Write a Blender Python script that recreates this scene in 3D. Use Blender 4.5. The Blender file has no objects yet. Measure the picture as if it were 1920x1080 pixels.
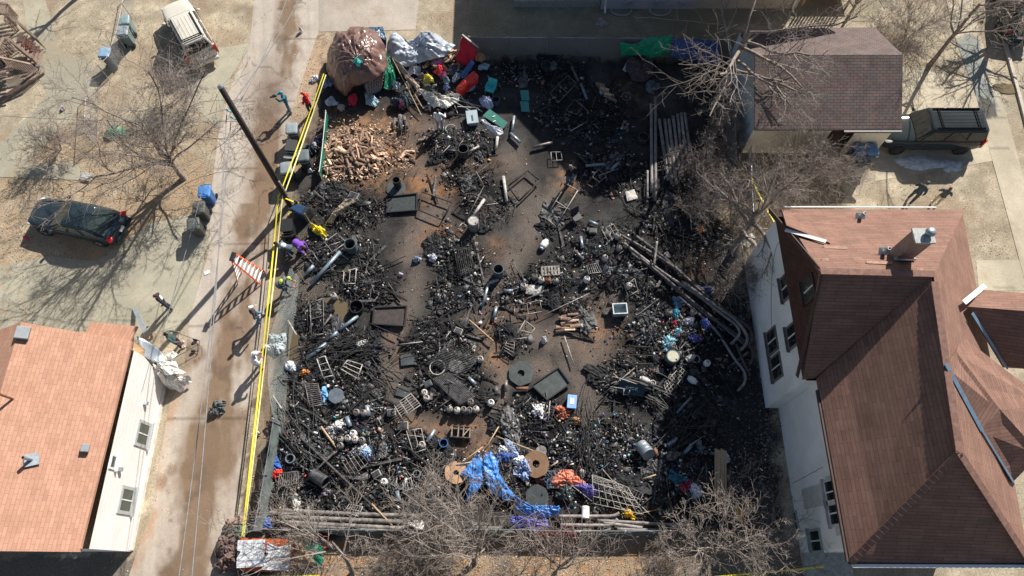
import bpy, bmesh, math, random
import numpy as np
from mathutils import Vector, Matrix, Euler
R = math.radians
rnd = random.Random(7)
nrs = np.random.RandomState(11)
scene = bpy.context.scene
col = scene.collection

# ------------------------------------------------------------------ camera, sky, sun, exposure
CAM_H, TILT = 32.0, R(23)
cam_d = bpy.data.cameras.new("camera"); cam = bpy.data.objects.new("camera", cam_d); col.objects.link(cam)
cam.location = (0, 0, CAM_H); cam.rotation_euler = (TILT, 0, 0)
cam_d.lens = 24; cam_d.sensor_width = 36; cam_d.clip_end = 3000; cam_d.clip_start = .5
scene.camera = cam
SUN_EL, SUN_AZ = R(36), R(57)          # azimuth measured from +X towards +Y: the sun stands to the upper right
w = bpy.data.worlds.new("World"); scene.world = w; w.use_nodes = True
wn = w.node_tree; sky = wn.nodes.new('ShaderNodeTexSky'); sky.sky_type = 'NISHITA'; sky.sun_disc = False
sky.sun_elevation = SUN_EL; sky.sun_rotation = R(90) - SUN_AZ
bgn = wn.nodes['Background']; wn.links.new(sky.outputs[0], bgn.inputs[0]); bgn.inputs[1].default_value = .056
sd = bpy.data.lights.new("sun", 'SUN'); sd.energy = 5.0; sd.angle = R(.5); sd.color = (1, .955, .89)
so = bpy.data.objects.new("sun", sd); col.objects.link(so); so.location = (20, 30, 60)
SV = Vector((math.cos(SUN_EL)*math.cos(SUN_AZ), math.cos(SUN_EL)*math.sin(SUN_AZ), math.sin(SUN_EL)))
so.rotation_euler = SV.to_track_quat('Z', 'Y').to_euler()
scene.view_settings.view_transform = 'Standard'; scene.view_settings.look = 'None'
scene.view_settings.exposure = 0.54; scene.view_settings.gamma = 1

# ------------------------------------------------------------------ photo pixel (1920 x 1080) -> point at height z
_s, _c, F = math.sin(TILT), math.cos(TILT), 1280.0
def G(px, py, z=0.0):
    u, v = (px-960)/F, (py-540)/F
    t = (CAM_H-z)/(_c+v*_s)
    return Vector((u*t, (_s-v*_c)*t, z))
def PX(X, Y, Z=0.0):                    # world -> photo pixel, also for numpy arrays
    dz = Z-CAM_H; d = Y*_s-dz*_c; up = Y*_c+dz*_s
    return 960+F*X/d, 540-F*up/d

# ------------------------------------------------------------------ noise
def _h(ix, iy, s):
    n = (ix*374761393+iy*668265263+s*1442695041) & 0x7fffffff
    n = ((n ^ (n >> 13))*1274126177) & 0x7fffffff
    return ((n ^ (n >> 16)) & 0xffff)/65535.0
def vnoise(x, y, s=0):
    x = np.asarray(x, float); y = np.asarray(y, float)
    ix = np.floor(x).astype(np.int64); iy = np.floor(y).astype(np.int64)
    fx = x-ix; fy = y-iy; fx = fx*fx*(3-2*fx); fy = fy*fy*(3-2*fy)
    return (_h(ix, iy, s)*(1-fx)+_h(ix+1, iy, s)*fx)*(1-fy)+(_h(ix, iy+1, s)*(1-fx)+_h(ix+1, iy+1, s)*fx)*fy
def fbm(x, y, s=0, o=4):
    a = 0; t = 0; k = 1.
    for i in range(o):
        a = a+vnoise(np.asarray(x)*2**i, np.asarray(y)*2**i, s+i)*k; t += k; k *= .55
    return a/t

# ------------------------------------------------------------------ materials
def nodes(name):
    m = bpy.data.materials.new(name); m.use_nodes = True
    return m, m.node_tree, m.node_tree.nodes['Principled BSDF']
def pm(name, c, rough=.7, var=.25, scale=6., metal=0., bump=.0, c2=None, spec=.5, detail=6, objvar=0., alpha=None, stretch=None):
    m, nt, b = nodes(name)
    tc = nt.nodes.new('ShaderNodeTexCoord'); no = nt.nodes.new('ShaderNodeTexNoise')
    no.inputs['Scale'].default_value = scale; no.inputs['Detail'].default_value = detail; no.inputs['Roughness'].default_value = .65
    src = tc.outputs['Object']
    if stretch:
        mp = nt.nodes.new('ShaderNodeMapping'); mp.inputs['Scale'].default_value = stretch
        nt.links.new(src, mp.inputs[0]); src = mp.outputs[0]
    nt.links.new(src, no.inputs['Vector'])
    rp = nt.nodes.new('ShaderNodeValToRGB'); e = rp.color_ramp.elements
    lo = tuple(x*(1-var) for x in c) if c2 is None else c2
    hi = tuple(min(1, x*(1+var)) for x in c) if c2 is None else c
    e[0].position = .36; e[1].position = .64; e[0].color = (*lo, 1); e[1].color = (*hi, 1)
    nt.links.new(no.outputs[0], rp.inputs[0]); out = rp.outputs[0]
    if objvar:
        oi = nt.nodes.new('ShaderNodeObjectInfo'); hs = nt.nodes.new('ShaderNodeHueSaturation')
        mr = nt.nodes.new('ShaderNodeMapRange'); mr.inputs[3].default_value = 1-objvar; mr.inputs[4].default_value = 1+objvar
        nt.links.new(oi.outputs['Random'], mr.inputs[0]); nt.links.new(mr.outputs[0], hs.inputs['Value'])
        nt.links.new(out, hs.inputs['Color']); out = hs.outputs[0]
    nt.links.new(out, b.inputs['Base Color'])
    b.inputs['Roughness'].default_value = rough; b.inputs['Metallic'].default_value = metal
    b.inputs['Specular IOR Level'].default_value = spec
    if bump:
        bp = nt.nodes.new('ShaderNodeBump'); bp.inputs['Strength'].default_value = bump; bp.inputs['Distance'].default_value = .05
        nt.links.new(no.outputs[0], bp.inputs['Height']); nt.links.new(bp.outputs[0], b.inputs['Normal'])
    if alpha is not None: b.inputs['Alpha'].default_value = alpha
    return m
def attr_mat(name, rough=.9, fine=30., amt=.5, bump=.4, spec=.25, fine2=None, amt2=0):
    m, nt, b = nodes(name)
    at = nt.nodes.new('ShaderNodeAttribute'); at.attribute_name = 'Col'
    tc = nt.nodes.new('ShaderNodeTexCoord'); last = at.outputs['Color']; hgt = None
    for sc, am in ((fine, amt), (fine2, amt2)):
        if not sc: continue
        no = nt.nodes.new('ShaderNodeTexNoise'); no.inputs['Scale'].default_value = sc; no.inputs['Detail'].default_value = 5
        no.inputs['Roughness'].default_value = .75
        nt.links.new(tc.outputs['Object'], no.inputs['Vector'])
        mr = nt.nodes.new('ShaderNodeMapRange'); mr.inputs[1].default_value = .3; mr.inputs[2].default_value = .7
        mr.inputs[3].default_value = 1-am; mr.inputs[4].default_value = 1+am
        nt.links.new(no.outputs[0], mr.inputs[0])
        mx = nt.nodes.new('ShaderNodeVectorMath'); mx.operation = 'MULTIPLY'
        nt.links.new(last, mx.inputs[0]); nt.links.new(mr.outputs[0], mx.inputs[1]); last = mx.outputs[0]
        hgt = hgt or no.outputs[0]
    nt.links.new(last, b.inputs['Base Color'])
    b.inputs['Specular IOR Level'].default_value = spec
    if at.outputs.get('Alpha'): nt.links.new(at.outputs['Alpha'], b.inputs['Roughness'])
    if bump and hgt:
        bp = nt.nodes.new('ShaderNodeBump'); bp.inputs['Strength'].default_value = bump; bp.inputs['Distance'].default_value = .05
        nt.links.new(hgt, bp.inputs['Height']); nt.links.new(bp.outputs[0], b.inputs['Normal'])
    return m
def rows_mat(name, c, c2, mortar, bw, rh, ms=.012, rough=.85, noise=.2, axes='XY', bias=0., nscale=1.2, moss=None):
    """shingle courses / siding boards from a brick texture laid out in UV metres"""
    m, nt, b = nodes(name)
    uv = nt.nodes.new('ShaderNodeUVMap'); br = nt.nodes.new('ShaderNodeTexBrick')
    br.inputs['Scale'].default_value = 1; br.inputs['Brick Width'].default_value = bw; br.inputs['Row Height'].default_value = rh
    br.inputs['Mortar Size'].default_value = ms; br.inputs['Bias'].default_value = bias
    br.inputs['Color1'].default_value = (*c, 1); br.inputs['Color2'].default_value = (*c2, 1); br.inputs['Mortar'].default_value = (*mortar, 1)
    nt.links.new(uv.outputs[0], br.inputs['Vector'])
    no = nt.nodes.new('ShaderNodeTexNoise'); no.inputs['Scale'].default_value = nscale; no.inputs['Detail'].default_value = 8; no.inputs['Roughness'].default_value = .7
    nt.links.new(uv.outputs[0], no.inputs['Vector'])
    mr = nt.nodes.new('ShaderNodeMapRange'); mr.inputs[1].default_value = .3; mr.inputs[2].default_value = .7
    mr.inputs[3].default_value = 1-noise; mr.inputs[4].default_value = 1+noise; nt.links.new(no.outputs[0], mr.inputs[0])
    mx = nt.nodes.new('ShaderNodeVectorMath'); mx.operation = 'MULTIPLY'
    nt.links.new(br.outputs['Color'], mx.inputs[0]); nt.links.new(mr.outputs[0], mx.inputs[1]); last = mx.outputs[0]
    if moss:
        n2 = nt.nodes.new('ShaderNodeTexNoise'); n2.inputs['Scale'].default_value = .9; n2.inputs['Detail'].default_value = 9; n2.inputs['Roughness'].default_value = .8
        nt.links.new(uv.outputs[0], n2.inputs['Vector'])
        m2 = nt.nodes.new('ShaderNodeMapRange'); m2.inputs[1].default_value = .58; m2.inputs[2].default_value = .72; m2.inputs[4].default_value = .7
        nt.links.new(n2.outputs[0], m2.inputs[0])
        mi = nt.nodes.new('ShaderNodeMix'); mi.data_type = 'RGBA'; mi.inputs['B'].default_value = (*moss, 1)
        nt.links.new(m2.outputs[0], mi.inputs['Factor']); nt.links.new(last, mi.inputs['A']); last = mi.outputs['Result']
    nt.links.new(last, b.inputs['Base Color']); b.inputs['Roughness'].default_value = rough; b.inputs['Specular IOR Level'].default_value = .2
    bp = nt.nodes.new('ShaderNodeBump'); bp.inputs['Strength'].default_value = .5; bp.inputs['Distance'].default_value = .02; bp.invert = True
    nt.links.new(br.outputs['Fac'], bp.inputs['Height']); nt.links.new(bp.outputs[0], b.inputs['Normal'])
    return m
def mesh_net(name, c, cell=.06, cover=.3, haze=0.):
    """woven / chain-link net: diamonds cut out with a transparent mix, laid out in UV metres"""
    m, nt, b = nodes(name); b.inputs['Base Color'].default_value = (*c, 1); b.inputs['Roughness'].default_value = .6
    uv = nt.nodes.new('ShaderNodeUVMap'); sp = nt.nodes.new('ShaderNodeSeparateXYZ'); nt.links.new(uv.outputs[0], sp.inputs[0])
    def mth(op, a, bb):
        n = nt.nodes.new('ShaderNodeMath'); n.operation = op
        for i, q in enumerate((a, bb)):
            if isinstance(q, (int, float)): n.inputs[i].default_value = q
            else: nt.links.new(q, n.inputs[i])
        return n.outputs[0]
    fa = None
    for op in ('ADD', 'SUBTRACT'):
        q = mth(op, sp.outputs[0], sp.outputs[1]); q = mth('DIVIDE', q, cell); q = mth('FRACT', q, 0); q = mth('LESS_THAN', q, cover)
        fa = q if fa is None else mth('MAXIMUM', fa, q)
    fa = mth('MAXIMUM', fa, haze)
    nt.links.new(fa, b.inputs['Alpha'])
    return m

CHAR = pm('charred_wood', (.035, .033, .033), .75, c2=(.006, .006, .007), scale=9, bump=.6, spec=.4, objvar=.5)
CHARG = pm('charred_grey', (.16, .15, .145), .8, c2=(.02, .02, .02), scale=7, bump=.5, objvar=.4)
STEEL = pm('burnt_steel', (.30, .29, .29), .5, c2=(.12, .09, .07), scale=5, metal=.3, objvar=.2)
DSTEEL = pm('sooty_steel', (.10, .10, .105), .55, c2=(.02, .02, .02), scale=4, metal=.3, bump=.2, objvar=.2)
DARK = pm('soot_black', (.022, .022, .024), .6, c2=(.008, .008, .009), scale=4)
GALV = pm('galvanised_metal', (.42, .47, .50), .42, c2=(.26, .30, .33), scale=3, metal=.55)
BGREY = pm('blue_grey_pipe', (.26, .33, .38), .45, c2=(.16, .21, .25), scale=3, metal=.3)
ASHW = pm('ash_white_paint', (.62, .60, .56), .6, c2=(.30, .26, .22), scale=6)
RUST = pm('rusty_metal', (.30, .14, .07), .8, c2=(.12, .06, .04), scale=8, bump=.3)
WHITE = pm('white_plastic', (.78, .78, .76), .45, .06)
WOODP = pm('pale_wood', (.55, .40, .25), .8, c2=(.36, .24, .14), scale=5, stretch=(1, 8, 8))
FIREW = pm('split_wood', (.76, .53, .36), .85, c2=(.56, .36, .23), scale=6, stretch=(1, 5, 5), objvar=.3)
BARK = pm('log_bark', (.34, .235, .165), .95, c2=(.17, .11, .08), scale=12, bump=.5, objvar=.3)
PLY = pm('plywood', (.62, .43, .24), .75, c2=(.50, .33, .17), scale=3, stretch=(1, 6, 1))
TREEB = pm('bare_bark', (.34, .285, .24), .95, c2=(.15, .12, .10), scale=7, bump=.5)
TWIG = pm('bare_twigs', (.36, .305, .265), .95, c2=(.19, .155, .13), scale=3)
GLASS = pm('dark_glass', (.016, .022, .026), .05, .1, spec=.5)
GLASSG = pm('greenish_glass', (.05, .075, .06), .08, .2, spec=.8)
TYRE = pm('tyre_rubber', (.018, .018, .019), .85, .2)
ALLOY = pm('wheel_alloy', (.5, .5, .5), .35, .1, metal=.6)
BLKP = pm('black_plastic', (.02, .02, .022), .5, .2)
REDL = pm('red_lens', (.55, .015, .012), .25, .1)
CLEARL = pm('clear_lens', (.7, .72, .74), .2, .1)
SKIN = pm('skin_light', (.55, .33, .24), .55, .08)
SKIND = pm('skin_brown', (.19, .095, .06), .55, .08)
RACK = pm('rack_black', (.012, .012, .013), .95, .2, spec=.05)
def paint(n, c): return pm(n, c, .07, .06, 2., spec=.35)
def cloth_m(n, c, var=.15): return pm(n, c, .85, var, 3., bump=.15)
_pl = {}
def plast(n, c, rough=.45):
    if n not in _pl: _pl[n] = pm(n, c, rough, .15, 4.)
    return _pl[n]

# ------------------------------------------------------------------ object helpers
def tag(o, label=None, cat=None, group=None, kind=None):
    if label: o['label'] = label
    if cat: o['category'] = cat
    if group: o['group'] = group
    if kind: o['kind'] = kind
    return o
def thing(name, label, cat, loc=(0, 0, 0), rz=0., group=None):
    o = bpy.data.objects.new(name, None); col.objects.link(o); o.empty_display_size = .2
    o.location = loc; o.rotation_euler = (0, 0, rz)
    return tag(o, label, cat, group)
def link(name, me, mat=None, parent=None, loc=None, rot=None):
    if mat is not None and not me.materials:
        for mm in (mat if isinstance(mat, (list, tuple)) else [mat]): me.materials.append(mm)
    o = bpy.data.objects.new(name, me); col.objects.link(o)
    if parent: o.parent = parent
    if loc is not None: o.location = loc
    if rot is not None: o.rotation_euler = rot
    return o
def copy_tree(o, parent=None):
    c = o.copy(); col.objects.link(c)
    if parent: c.parent = parent
    for ch in list(o.children): copy_tree(ch, c)
    return c
class MB:
    def __init__(s): s.v = []; s.f = []; s.mi = []; s.cur = 0; s.uv = {}
    def add(s, vs, fs):
        n = len(s.v); s.v += [tuple(v) for v in vs]
        for f in fs: s.f.append(tuple(i+n for i in f)); s.mi.append(s.cur)
        return s
    def box(s, c, d, rot=None):
        hx, hy, hz = d[0]/2, d[1]/2, d[2]/2
        vs = [Vector((x, y, z)) for z in (-hz, hz) for y in (-hy, hy) for x in (-hx, hx)]
        if rot is not None:
            M = rot if isinstance(rot, Matrix) else Euler(rot).to_matrix()
            vs = [M@v for v in vs]
        c = Vector(c); vs = [v+c for v in vs]
        return s.add(vs, [(0, 2, 3, 1), (4, 5, 7, 6), (0, 1, 5, 4), (1, 3, 7, 5), (3, 2, 6, 7), (2, 0, 4, 6)])
    def bar(s, a, b, wd, h, up=(0, 0, 1)):
        a = Vector(a); b = Vector(b); x = (b-a); L = x.length; x = x.normalized(); up = Vector(up)
        if abs(x.dot(up)) > .98: up = Vector((0, 1, 0))
        y = up.cross(x).normalized(); z = x.cross(y)
        M = Matrix((x, y, z)).transposed()
        return s.box((a+b)/2, (L, wd, h), M)
    def tube(s, pts, r, n=8, caps=True):
        pts = [Vector(p) for p in pts]; m = len(pts); rs = r if isinstance(r, (list, tuple)) else [r]*m
        vs = []; prev = None
        for i, p in enumerate(pts):
            t = (pts[min(i+1, m-1)]-pts[max(i-1, 0)]).normalized()
            u = Vector((0, 0, 1)) if abs(t.z) < .95 else Vector((1, 0, 0))
            if prev is not None: u = prev
            a = t.cross(u)
            if a.length < 1e-4: a = t.orthogonal()
            a.normalize(); b = a.cross(t); prev = b
            for k in range(n):
                q = 2*math.pi*k/n; vs.append(p+(a*math.cos(q)+b*math.sin(q))*rs[i])
        fs = [(i*n+k, i*n+(k+1) % n, (i+1)*n+(k+1) % n, (i+1)*n+k) for i in range(m-1) for k in range(n)]
        if caps: fs += [tuple(reversed(range(n))), tuple((m-1)*n+k for k in range(n))]
        return s.add(vs, fs)
    def lathe(s, prof, n=20, c=(0, 0, 0), caps=False):
        c = Vector(c); vs = []; m = len(prof)
        for (r, z) in prof:
            for k in range(n):
                q = 2*math.pi*k/n; vs.append(c+Vector((r*math.cos(q), r*math.sin(q), z)))
        fs = [(i*n+k, i*n+(k+1) % n, (i+1)*n+(k+1) % n, (i+1)*n+k) for i in range(m-1) for k in range(n)]
        if caps: fs += [tuple(reversed(range(n))), tuple((m-1)*n+k for k in range(n))]
        return s.add(vs, fs)
    def loft(s, rings, caps=True, closed=True):
        n = len(rings[0]); m = len(rings); vs = [v for r in rings for v in r]
        kk = n if closed else n-1
        fs = [(i*n+k, i*n+(k+1) % n, (i+1)*n+(k+1) % n, (i+1)*n+k) for i in range(m-1) for k in range(kk)]
        if caps and closed: fs += [tuple(reversed(range(n))), tuple((m-1)*n+k for k in range(n))]
        return s.add(vs, fs)
    def ell(s, c, r, n=10, m=7, rot=None):
        c = Vector(c); vs = []
        M = Euler(rot).to_matrix() if rot is not None and not isinstance(rot, Matrix) else rot
        for i in range(m+1):
            t = math.pi*i/m
            for k in range(n):
                q = 2*math.pi*k/n
                v = Vector((r[0]*math.sin(t)*math.cos(q), r[1]*math.sin(t)*math.sin(q), r[2]*math.cos(t)))
                vs.append(c+(M@v if M else v))
        return s.add(vs, [(i*n+k, (i+1)*n+k, (i+1)*n+(k+1) % n, i*n+(k+1) % n) for i in range(m) for k in range(n)])
    def prism(s, poly, h, down=0.):
        """flat polygon (list of 3-D points) given a thickness along -z"""
        n = len(poly); top = [Vector(p) for p in poly]; bot = [p-Vector((0, 0, h)) for p in top]
        return s.add(top+bot, [tuple(range(n)), tuple(reversed(range(n, 2*n)))]+[((k+1) % n, k, n+k, n+(k+1) % n) for k in range(n)])
    def mesh(s, name, smooth=False, origin=None):
        me = bpy.data.meshes.new(name)
        vs = s.v if origin is None else [(v[0]-origin[0], v[1]-origin[1], v[2]-origin[2]) for v in s.v]
        me.from_pydata(vs, [], s.f); me.update()
        bm = bmesh.new(); bm.from_mesh(me); bmesh.ops.recalc_face_normals(bm, faces=bm.faces); bm.to_mesh(me); bm.free()
        if any(s.mi): me.polygons.foreach_set('material_index', s.mi)
        if smooth: me.polygons.foreach_set('use_smooth', [True]*len(me.polygons))
        return me
    def build(s, name, mat, parent=None, smooth=False, origin=None, bevel=0., loc=None, rot=None):
        o = link(name, s.mesh(name, smooth, origin), mat, parent, loc, rot)
        if bevel:
            b = o.modifiers.new('bevel', 'BEVEL'); b.width = bevel; b.segments = 2; b.limit_method = 'ANGLE'
        if smooth:
            pass
        return o
def np_mesh(name, V, Fq, cols=None, mat=None, uvs=None, smooth=False, vcol=None):
    me = bpy.data.meshes.new(name); nv, nf = len(V), len(Fq); k = Fq.shape[1]
    me.vertices.add(nv); me.vertices.foreach_set('co', np.asarray(V, np.float32).ravel())
    me.loops.add(nf*k); me.loops.foreach_set('vertex_index', np.asarray(Fq, np.int32).ravel())
    me.polygons.add(nf); me.polygons.foreach_set('loop_start', np.arange(nf, dtype=np.int32)*k)
    me.polygons.foreach_set('loop_total', np.full(nf, k, np.int32))
    me.update(calc_edges=True)
    if cols is not None:
        a = me.attributes.new('Col', 'FLOAT_COLOR', 'CORNER')
        a.data.foreach_set('color', np.repeat(np.asarray(cols, np.float32), k, axis=0).ravel())
    if vcol is not None:
        a = me.attributes.new('Col', 'FLOAT_COLOR', 'POINT'); a.data.foreach_set('color', np.asarray(vcol, np.float32).ravel())
    if uvs is not None:
        l = me.uv_layers.new(name='UVMap'); l.data.foreach_set('uv', np.asarray(uvs, np.float32)[np.asarray(Fq).ravel()].ravel())
    if smooth: me.polygons.foreach_set('use_smooth', [True]*nf)
    if mat: me.materials.append(mat)
    return me
def bulk_boxes(name, C, S, rot, cols, mat, parent=None):
    """many little boxes in one mesh: centres, half sizes, rotation matrices, colours"""
    n = len(C); base = np.array([(x, y, z) for z in (-1, 1) for y in (-1, 1) for x in (-1, 1)], float)
    V = np.einsum('nij,nkj->nki', rot, base[None]*S[:, None, :])+C[:, None, :]
    q = np.array([(0, 2, 3, 1), (4, 5, 7, 6), (0, 1, 5, 4), (1, 3, 7, 5), (3, 2, 6, 7), (2, 0, 4, 6)])
    Fq = (q[None]+8*np.arange(n)[:, None, None]).reshape(-1, 4)
    return link(name, np_mesh(name, V.reshape(-1, 3), Fq, np.repeat(cols, 6, axis=0), mat), None, parent)
def eul_np(rx, ry, rz):
    cx, sx, cy, sy, cz, sz = np.cos(rx), np.sin(rx), np.cos(ry), np.sin(ry), np.cos(rz), np.sin(rz)
    return np.stack([np.stack([cz*cy, cz*sy*sx-sz*cx, cz*sy*cx+sz*sx], -1), np.stack([sz*cy, sz*sy*sx+cz*cx, sz*sy*cx-cz*sx], -1), np.stack([-sy, cy*sx, cy*cx], -1)], -2)
def quad_uv(me, o=None):
    """UV in metres in each face's own plane, rows running level: for roofs and walls"""
    l = me.uv_layers.new(name='UVMap')
    for p in me.polygons:
        n = p.normal; u = Vector((0, 0, 1)).cross(n)
        u = Vector((1, 0, 0)) if u.length < 1e-3 else u.normalized()
        v = n.cross(u)
        for li in p.loop_indices:
            c = me.vertices[me.loops[li].vertex_index].co; l.data[li].uv = (c.dot(u), c.dot(v))
    return me

# ------------------------------------------------------------------ ground colours (house shade painted in at lower left) and shape
def inpoly(px, py, poly):
    r = np.zeros(px.shape, bool); n = len(poly); j = n-1
    for i in range(n):
        xi, yi = poly[i]; xj, yj = poly[j]
        c = ((yi > py) != (yj > py)) & (px < (xj-xi)*(py-yi)/((yj-yi) or 1e-9)+xi)
        r ^= c; j = i
    return r
HEAPS = [ # photo x, y, rx, ry, density, words for the heap
 (650,385,75,45,1.0,'below the firewood pile'),(640,478,75,45,.9,'around the dark open drum'),(690,530,62,48,1.2,'left of the bare central path'),
 (600,585,45,50,.9,'around the grey bed frame by the puddle'),(655,655,85,40,1.0,'behind the two metal chair frames'),(575,735,48,70,1.1,'along the fallen wire mesh'),
 (680,745,80,45,.9,'below the metal chair frames'),(850,275,75,35,.9,'below the lone bicycle wheel'),(890,370,70,60,1.0,'around the pale closed drum'),
 (855,480,50,60,.9,'beside the orange wood chips'),(895,545,85,60,1.1,'left of the row of gas cylinders'),(845,645,85,50,1.1,'around the white hoop'),
 (850,725,75,45,1.1,'above the line of gas cylinders'),(1015,530,55,38,.9,'around the pale pallet'),(955,625,50,45,.9,'beside the bent bed frames'),
 (1110,465,65,45,.9,'in front of the pale paper sheet'),(1180,530,85,55,1.0,'beside the diagonal pole stack'),(1085,600,35,38,1.0,'around the half burnt log stack'),
 (1260,635,100,60,1.2,'at the foot of the white house bay'),(1205,715,95,45,1.1,'around the wheelbarrow'),(640,845,140,60,1.3,'at the lower left corner of the lot'),
 (770,870,90,60,1.1,'left of the blue tarp'),(620,935,110,50,1.0,'above the lower left poles'),(1000,790,80,40,1.1,'below the big black tray'),
 (1100,850,110,70,1.2,'right of the round wooden discs'),(1170,930,70,50,1.0,'around the wire racks'),(1280,900,75,80,.9,'in the shade of the white house'),
 (1010,140,95,40,.8,'along the shaded back fence'),(1095,215,100,60,.8,'in the shade of the back house'),(1150,320,90,45,.9,'left of the standing pole bundle'),
 (1270,420,90,60,.9,'under the leaning tree'),(1040,410,60,40,.5,'around the leaning white frame'),(960,900,70,60,.8,'around the blue tarp'),
 (735,625,60,30,.5,'on the bare central path'),(1330,700,60,90,.7,'by the curved pole ends'),(560,800,40,60,1.0,'inside the lower fence corner'),(820,330,50,40,.5,'on the bare ground below the firewood'),(1290,800,60,60,.8,'in the dark strip beside the house')]
PATHS = [ # bare brown ground: photo polylines with width
 ([(650,250),(760,262),(800,330),(835,390),(790,430),(770,480),(775,540),(745,600),(735,650),(740,700),(745,740)],34),
 ([(960,300),(985,345),(1000,420),(965,480),(935,520),(900,590),(905,650)],36),
 ([(1060,330),(1010,400),(975,470)],26),([(930,585),(1000,620),(1060,640),(1100,640)],34),([(1000,690),(1080,700),(1110,745),(1090,790)],30),
 ([(1140,560),(1120,640),(1090,700)],40),([(770,790),(850,800),(920,795),(905,840)],24),([(880,590),(930,660),(945,720),(930,780)],22),
 ([(560,640),(545,720),(535,800)],16),([(600,250),(640,235),(760,240),(850,240)],22),([(545,430),(560,520),(600,560),(640,580)],22)]
def pathmask(px, py):
    d = np.full(px.shape, 1e9)
    for pts, wd in PATHS:
        for (x0, y0), (x1, y1) in zip(pts[:-1], pts[1:]):
            dx, dy = x1-x0, y1-y0; t = np.clip(((px-x0)*dx+(py-y0)*dy)/(dx*dx+dy*dy), 0, 1)
            d = np.minimum(d, np.hypot(px-x0-t*dx, py-y0-t*dy)/wd)
    return np.clip(1.3-d, 0, 1)
def density(px, py):
    d = np.zeros(px.shape)
    for h in HEAPS: d = np.maximum(d, h[4]*np.exp(-(((px-h[0])/h[2])**2+((py-h[1])/h[3])**2)*.9))
    return d
LOT = [(607,118),(575,250),(548,380),(530,470),(528,560),(515,700),(500,850),(492,1003),(900,1002),(1250,1000),(1470,1003),(1452,780),(1425,700),(1408,560),(1395,470),(1340,400),(1350,250),(1375,110),(900,103)]
ALLEY = [(478,-30),(468,80),(420,160),(405,260),(395,370),(390,480),(350,600),(345,700),(318,760),(300,860),(285,960),(250,1050),(235,1120),(430,1120),(452,960),(468,830),(488,690),(505,560),(515,470),(520,380),(560,300),(600,180),(600,60),(785,58),(790,-40)]
def blend(C, m, c):
    return C*(1-m[..., None])+np.asarray(c)*m[..., None]
def palette(X, Y, kind='ground'):
    px, py = PX(X, Y); shp = px.shape
    n1 = fbm(X*.35, Y*.35, 3); n2 = fbm(X*1.3, Y*1.3, 9); n3 = fbm(X*4., Y*4., 21, 3)
    wx = px+(n2-.5)*34+(n3-.5)*14; wy = py+(fbm(X*1.3+40, Y*1.3, 5)-.5)*34
    C = np.zeros(shp+(3,))+np.array((.385, .325, .232)); C *= (.55+.85*n2*(.35+1.3*n3))[..., None]
    C = blend(C, np.clip((n1-.5)*5, 0, 1)*.55, (.27, .19, .12))
    rough = np.full(shp, .95)
    S = lambda poly: inpoly(wx, wy, poly).astype(float)
    conc = np.array((.455, .395, .33)); concg = np.array((.42, .385, .31))
    lf = np.clip((n3-.48)*6, 0, 1)
    # leaf litter, left yard and bottom strip; then darker ground areas
    C = blend(C, S([(-60,250),(330,250),(400,330),(400,420),(330,450),(200,500),(150,540),(0,560),(-60,500)])*.55*(.4+lf), (.37, .25, .15))
    C = blend(C, S([(470,1010),(1300,1005),(1260,1130),(420,1130)])*(.45+.5*lf), (.33, .185, .095))
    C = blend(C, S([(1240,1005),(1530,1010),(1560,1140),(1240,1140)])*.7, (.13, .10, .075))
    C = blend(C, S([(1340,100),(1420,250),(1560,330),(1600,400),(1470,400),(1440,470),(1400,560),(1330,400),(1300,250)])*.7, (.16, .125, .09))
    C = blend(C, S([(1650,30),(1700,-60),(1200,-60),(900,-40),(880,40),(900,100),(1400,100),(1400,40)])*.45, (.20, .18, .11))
    C = blend(C, S([(-60,1040),(290,1040),(230,1200),(-60,1200)])*.8, (.15, .13, .11))  # shade below the left house, painted into the ground colour
    # burnt lot
    lot = sum(inpoly(wx+a_, wy+b_, LOT).astype(float) for a_, b_ in ((0, 0), (9, 3), (-9, -4), (4, 9), (-5, -9)))/5
    if lot.any():
        den = density(wx, wy); pth = pathmask(wx, wy)
        B = np.zeros(shp+(3,))+np.array((.050, .046, .043)); B *= (.4+1.25*n3)[..., None]
        ash = np.clip((fbm(X*.8+7, Y*.8, 31)-.52)*6, 0, 1); B = blend(B, ash*.6, (.135, .128, .118))
        B = blend(B, pth*np.clip((n2*.6+fbm(X*.5+3, Y*.5, 71)*.7-.28)*2.2, .12, 1)*.85, (.19, .152, .125))
        chips = np.zeros(shp)
        for (x, y, rx, ry, k) in ((835,450,40,28,1.),(700,235,80,30,.9),(800,345,50,35,.8),(680,215,70,18,.6),(930,640,24,60,.8),(745,640,16,40,.5),(845,800,70,20,.7),(1080,335,30,26,.8),(985,580,40,20,.4),(870,310,60,24,.4),(860,830,50,26,.7),(1120,620,60,40,.4),(700,300,80,60,.9),(930,460,20,20,.5),(835,355,50,26,.7),(1200,960,70,30,.8),(900,860,30,40,.7),(1170,180,40,40,.3),(1310,560,40,80,.35)):
            chips = np.maximum(chips, k*np.exp(-((wx-x)/rx)**2-((wy-y)/ry)**2))
        B = blend(B, np.clip(chips*1.25*(.35+lf*.8), 0, 1), (.37, .195, .095))
        soot = np.clip(np.maximum(den*1.6-.25, .42), 0, 1)*(1-pth*.6)
        B = blend(B, np.clip(soot*(.6+.7*n2), 0, 1), (.013, .013, .0135))
        wet = S([(540,420),(570,430),(600,520),(640,560),(650,600),(620,640),(560,660),(525,640),(530,560)])*np.clip((fbm(X*.6, Y*.6, 77)-.42)*6, 0, 1)
        B = blend(B, wet*.7, (.075, .062, .045)); rr = np.where(wet > .4, .25, .9)
        C = blend(C, lot, (0, 0, 0))+B*lot[..., None]; rough = np.where(lot > .5, rr, rough)
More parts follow.
